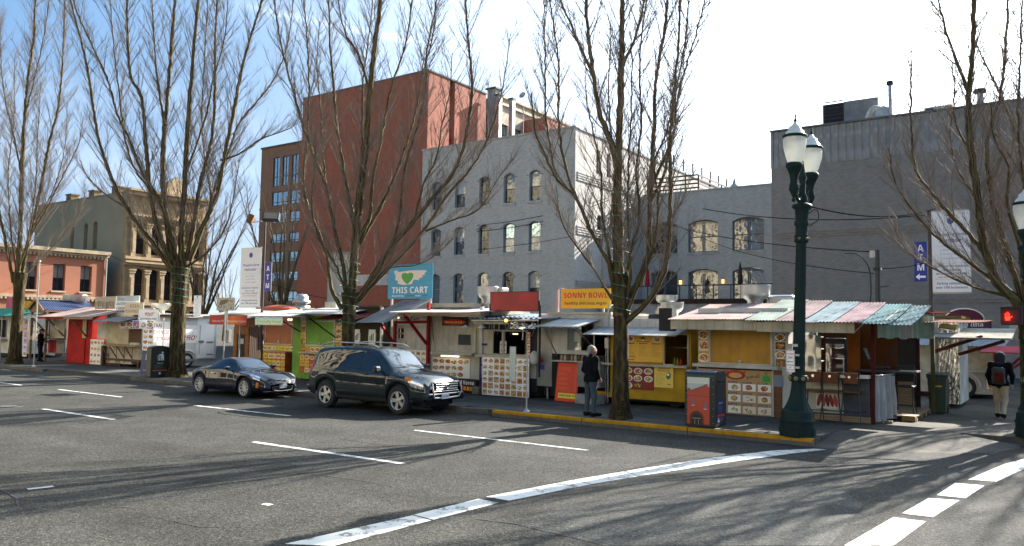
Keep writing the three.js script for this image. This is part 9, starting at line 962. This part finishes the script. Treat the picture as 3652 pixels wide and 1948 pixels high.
  if (C.hood) { const c = C.hood, hr = [[o(0, 0.04, -0.04), o(0, -0.02, -0.05), 0.125, 0.12, c], [o(0, -0.1, -0.06), o(0, -0.18, -0.07), 0.11, 0.13, c]]; const g = nets(hr, [hd[0] - 0.22, hd[1] - 0.36, hd[2] - 0.26], [hd[0] + 0.22, hd[1] + 0.22, hd[2] + 0.22], 0.012, 0.02).toNonIndexed(); g.setAttribute('uv', new THREE.Float32BufferAttribute(new Float32Array(g.attributes.position.count * 2), 2)); const m = shade(new THREE.Mesh(g, std([1, 1, 1], 0.9, { vertexColors: true }))); m.name = 'hood'; t.add(m); }
  return t;
}
const black = [0.007, 0.007, 0.01], denim = [0.055, 0.075, 0.085];
person('grey-haired man in black jacket and jeans standing before the carts', [-9.72, 0.15, -17.25], 2.75, { hip: [0, 0.93, 0], chest: [0, 1.3, -0.01], neck: [0, 1.47, 0.02], head: [0, 1.6, 0.05], face: 0, la: [[0.19, 1.4, 0], [0.25, 1.13, -0.02], [0.17, 0.93, 0.12]], ra: [[-0.19, 1.4, 0], [-0.25, 1.13, -0.02], [-0.17, 0.95, 0.13]], ll: [[0.09, 0.88, 0], [0.12, 0.48, 0.01], [0.14, 0.09, -0.02], [0.17, 0.045, 0.17]], rl: [[-0.09, 0.88, 0], [-0.11, 0.48, 0.02], [-0.12, 0.09, 0], [-0.15, 0.045, 0.19]] }, { top: black, hem: black, legs: denim, shoes: [0.01, 0.01, 0.01], hair: [0.22, 0.2, 0.17] });
person('hooded walker in black jacket and khaki trousers on the side pavement', [-1.5, 0.15, -24.2], PI - 0.1, { hip: [0, 0.92, 0], chest: [0, 1.28, 0.03], neck: [0, 1.44, 0.07], head: [0, 1.55, 0.12], face: 0, la: [[0.19, 1.37, 0.03], [0.26, 1.1, -0.04], [0.24, 0.86, 0.06]], ra: [[-0.19, 1.37, 0.03], [-0.27, 1.11, 0.06], [-0.24, 0.9, 0.2]], ll: [[0.09, 0.87, 0], [0.1, 0.48, 0.14], [0.1, 0.1, 0.2], [0.11, 0.06, 0.38]], rl: [[-0.09, 0.87, 0], [-0.1, 0.47, 0.02], [-0.1, 0.13, -0.26], [-0.1, 0.045, -0.12]] }, { top: black, hem: black, legs: [0.42, 0.33, 0.21], shoes: [0.012, 0.01, 0.01], hood: [0.014, 0.013, 0.018] });
{ const b = thing('backpack', 'grey and red backpack worn by the hooded walker', 'backpack', [-1.5, 1.05, -24.2]); b.rotation.y = PI - 0.1; lpart(b, 'bag', new RoundedBoxGeometry(0.3, 0.44, 0.16, 4, 0.07).translate(0, 0.2, -0.2), std([0.04, 0.055, 0.05], 0.8, { map: grimeT })); lpart(b, 'red_pocket', new RoundedBoxGeometry(0.22, 0.26, 0.07, 4, 0.03).translate(-0.03, 0.17, -0.295), dull([0.12, 0.02, 0.014], 0.9, { map: grimeT })); for (const s of [-1, 1]) lpart(b, 'strap', tube([[s * 0.11, 0.36, -0.13], [s * 0.13, 0.4, 0.0], [s * 0.13, 0.28, 0.17], [s * 0.14, 0.02, 0.12], [s * 0.13, 0.0, -0.14]], 0.018, 6), M.dark); }
person('dark-clothed customer standing at the far left stall counter', [-44.314, 0.15, -19.9], 2.4, { hip: [0, 0.92, 0], chest: [0, 1.27, 0.0], neck: [0, 1.44, 0.02], head: [0, 1.56, 0.05], face: 0, la: [[0.18, 1.37, 0], [0.25, 1.12, 0.02], [0.2, 1.05, 0.24]], ra: [[-0.18, 1.37, 0], [-0.25, 1.12, 0.02], [-0.2, 1.0, 0.22]], ll: [[0.09, 0.87, 0], [0.1, 0.48, 0.02], [0.11, 0.09, 0], [0.13, 0.045, 0.18]], rl: [[-0.09, 0.87, 0], [-0.1, 0.48, 0.02], [-0.11, 0.09, 0], [-0.13, 0.045, 0.18]] }, { top: black, hem: black, legs: [0.02, 0.022, 0.03], shoes: [0.01, 0.01, 0.01], hair: [0.015, 0.012, 0.01] });

renderer.render(scene, camera);
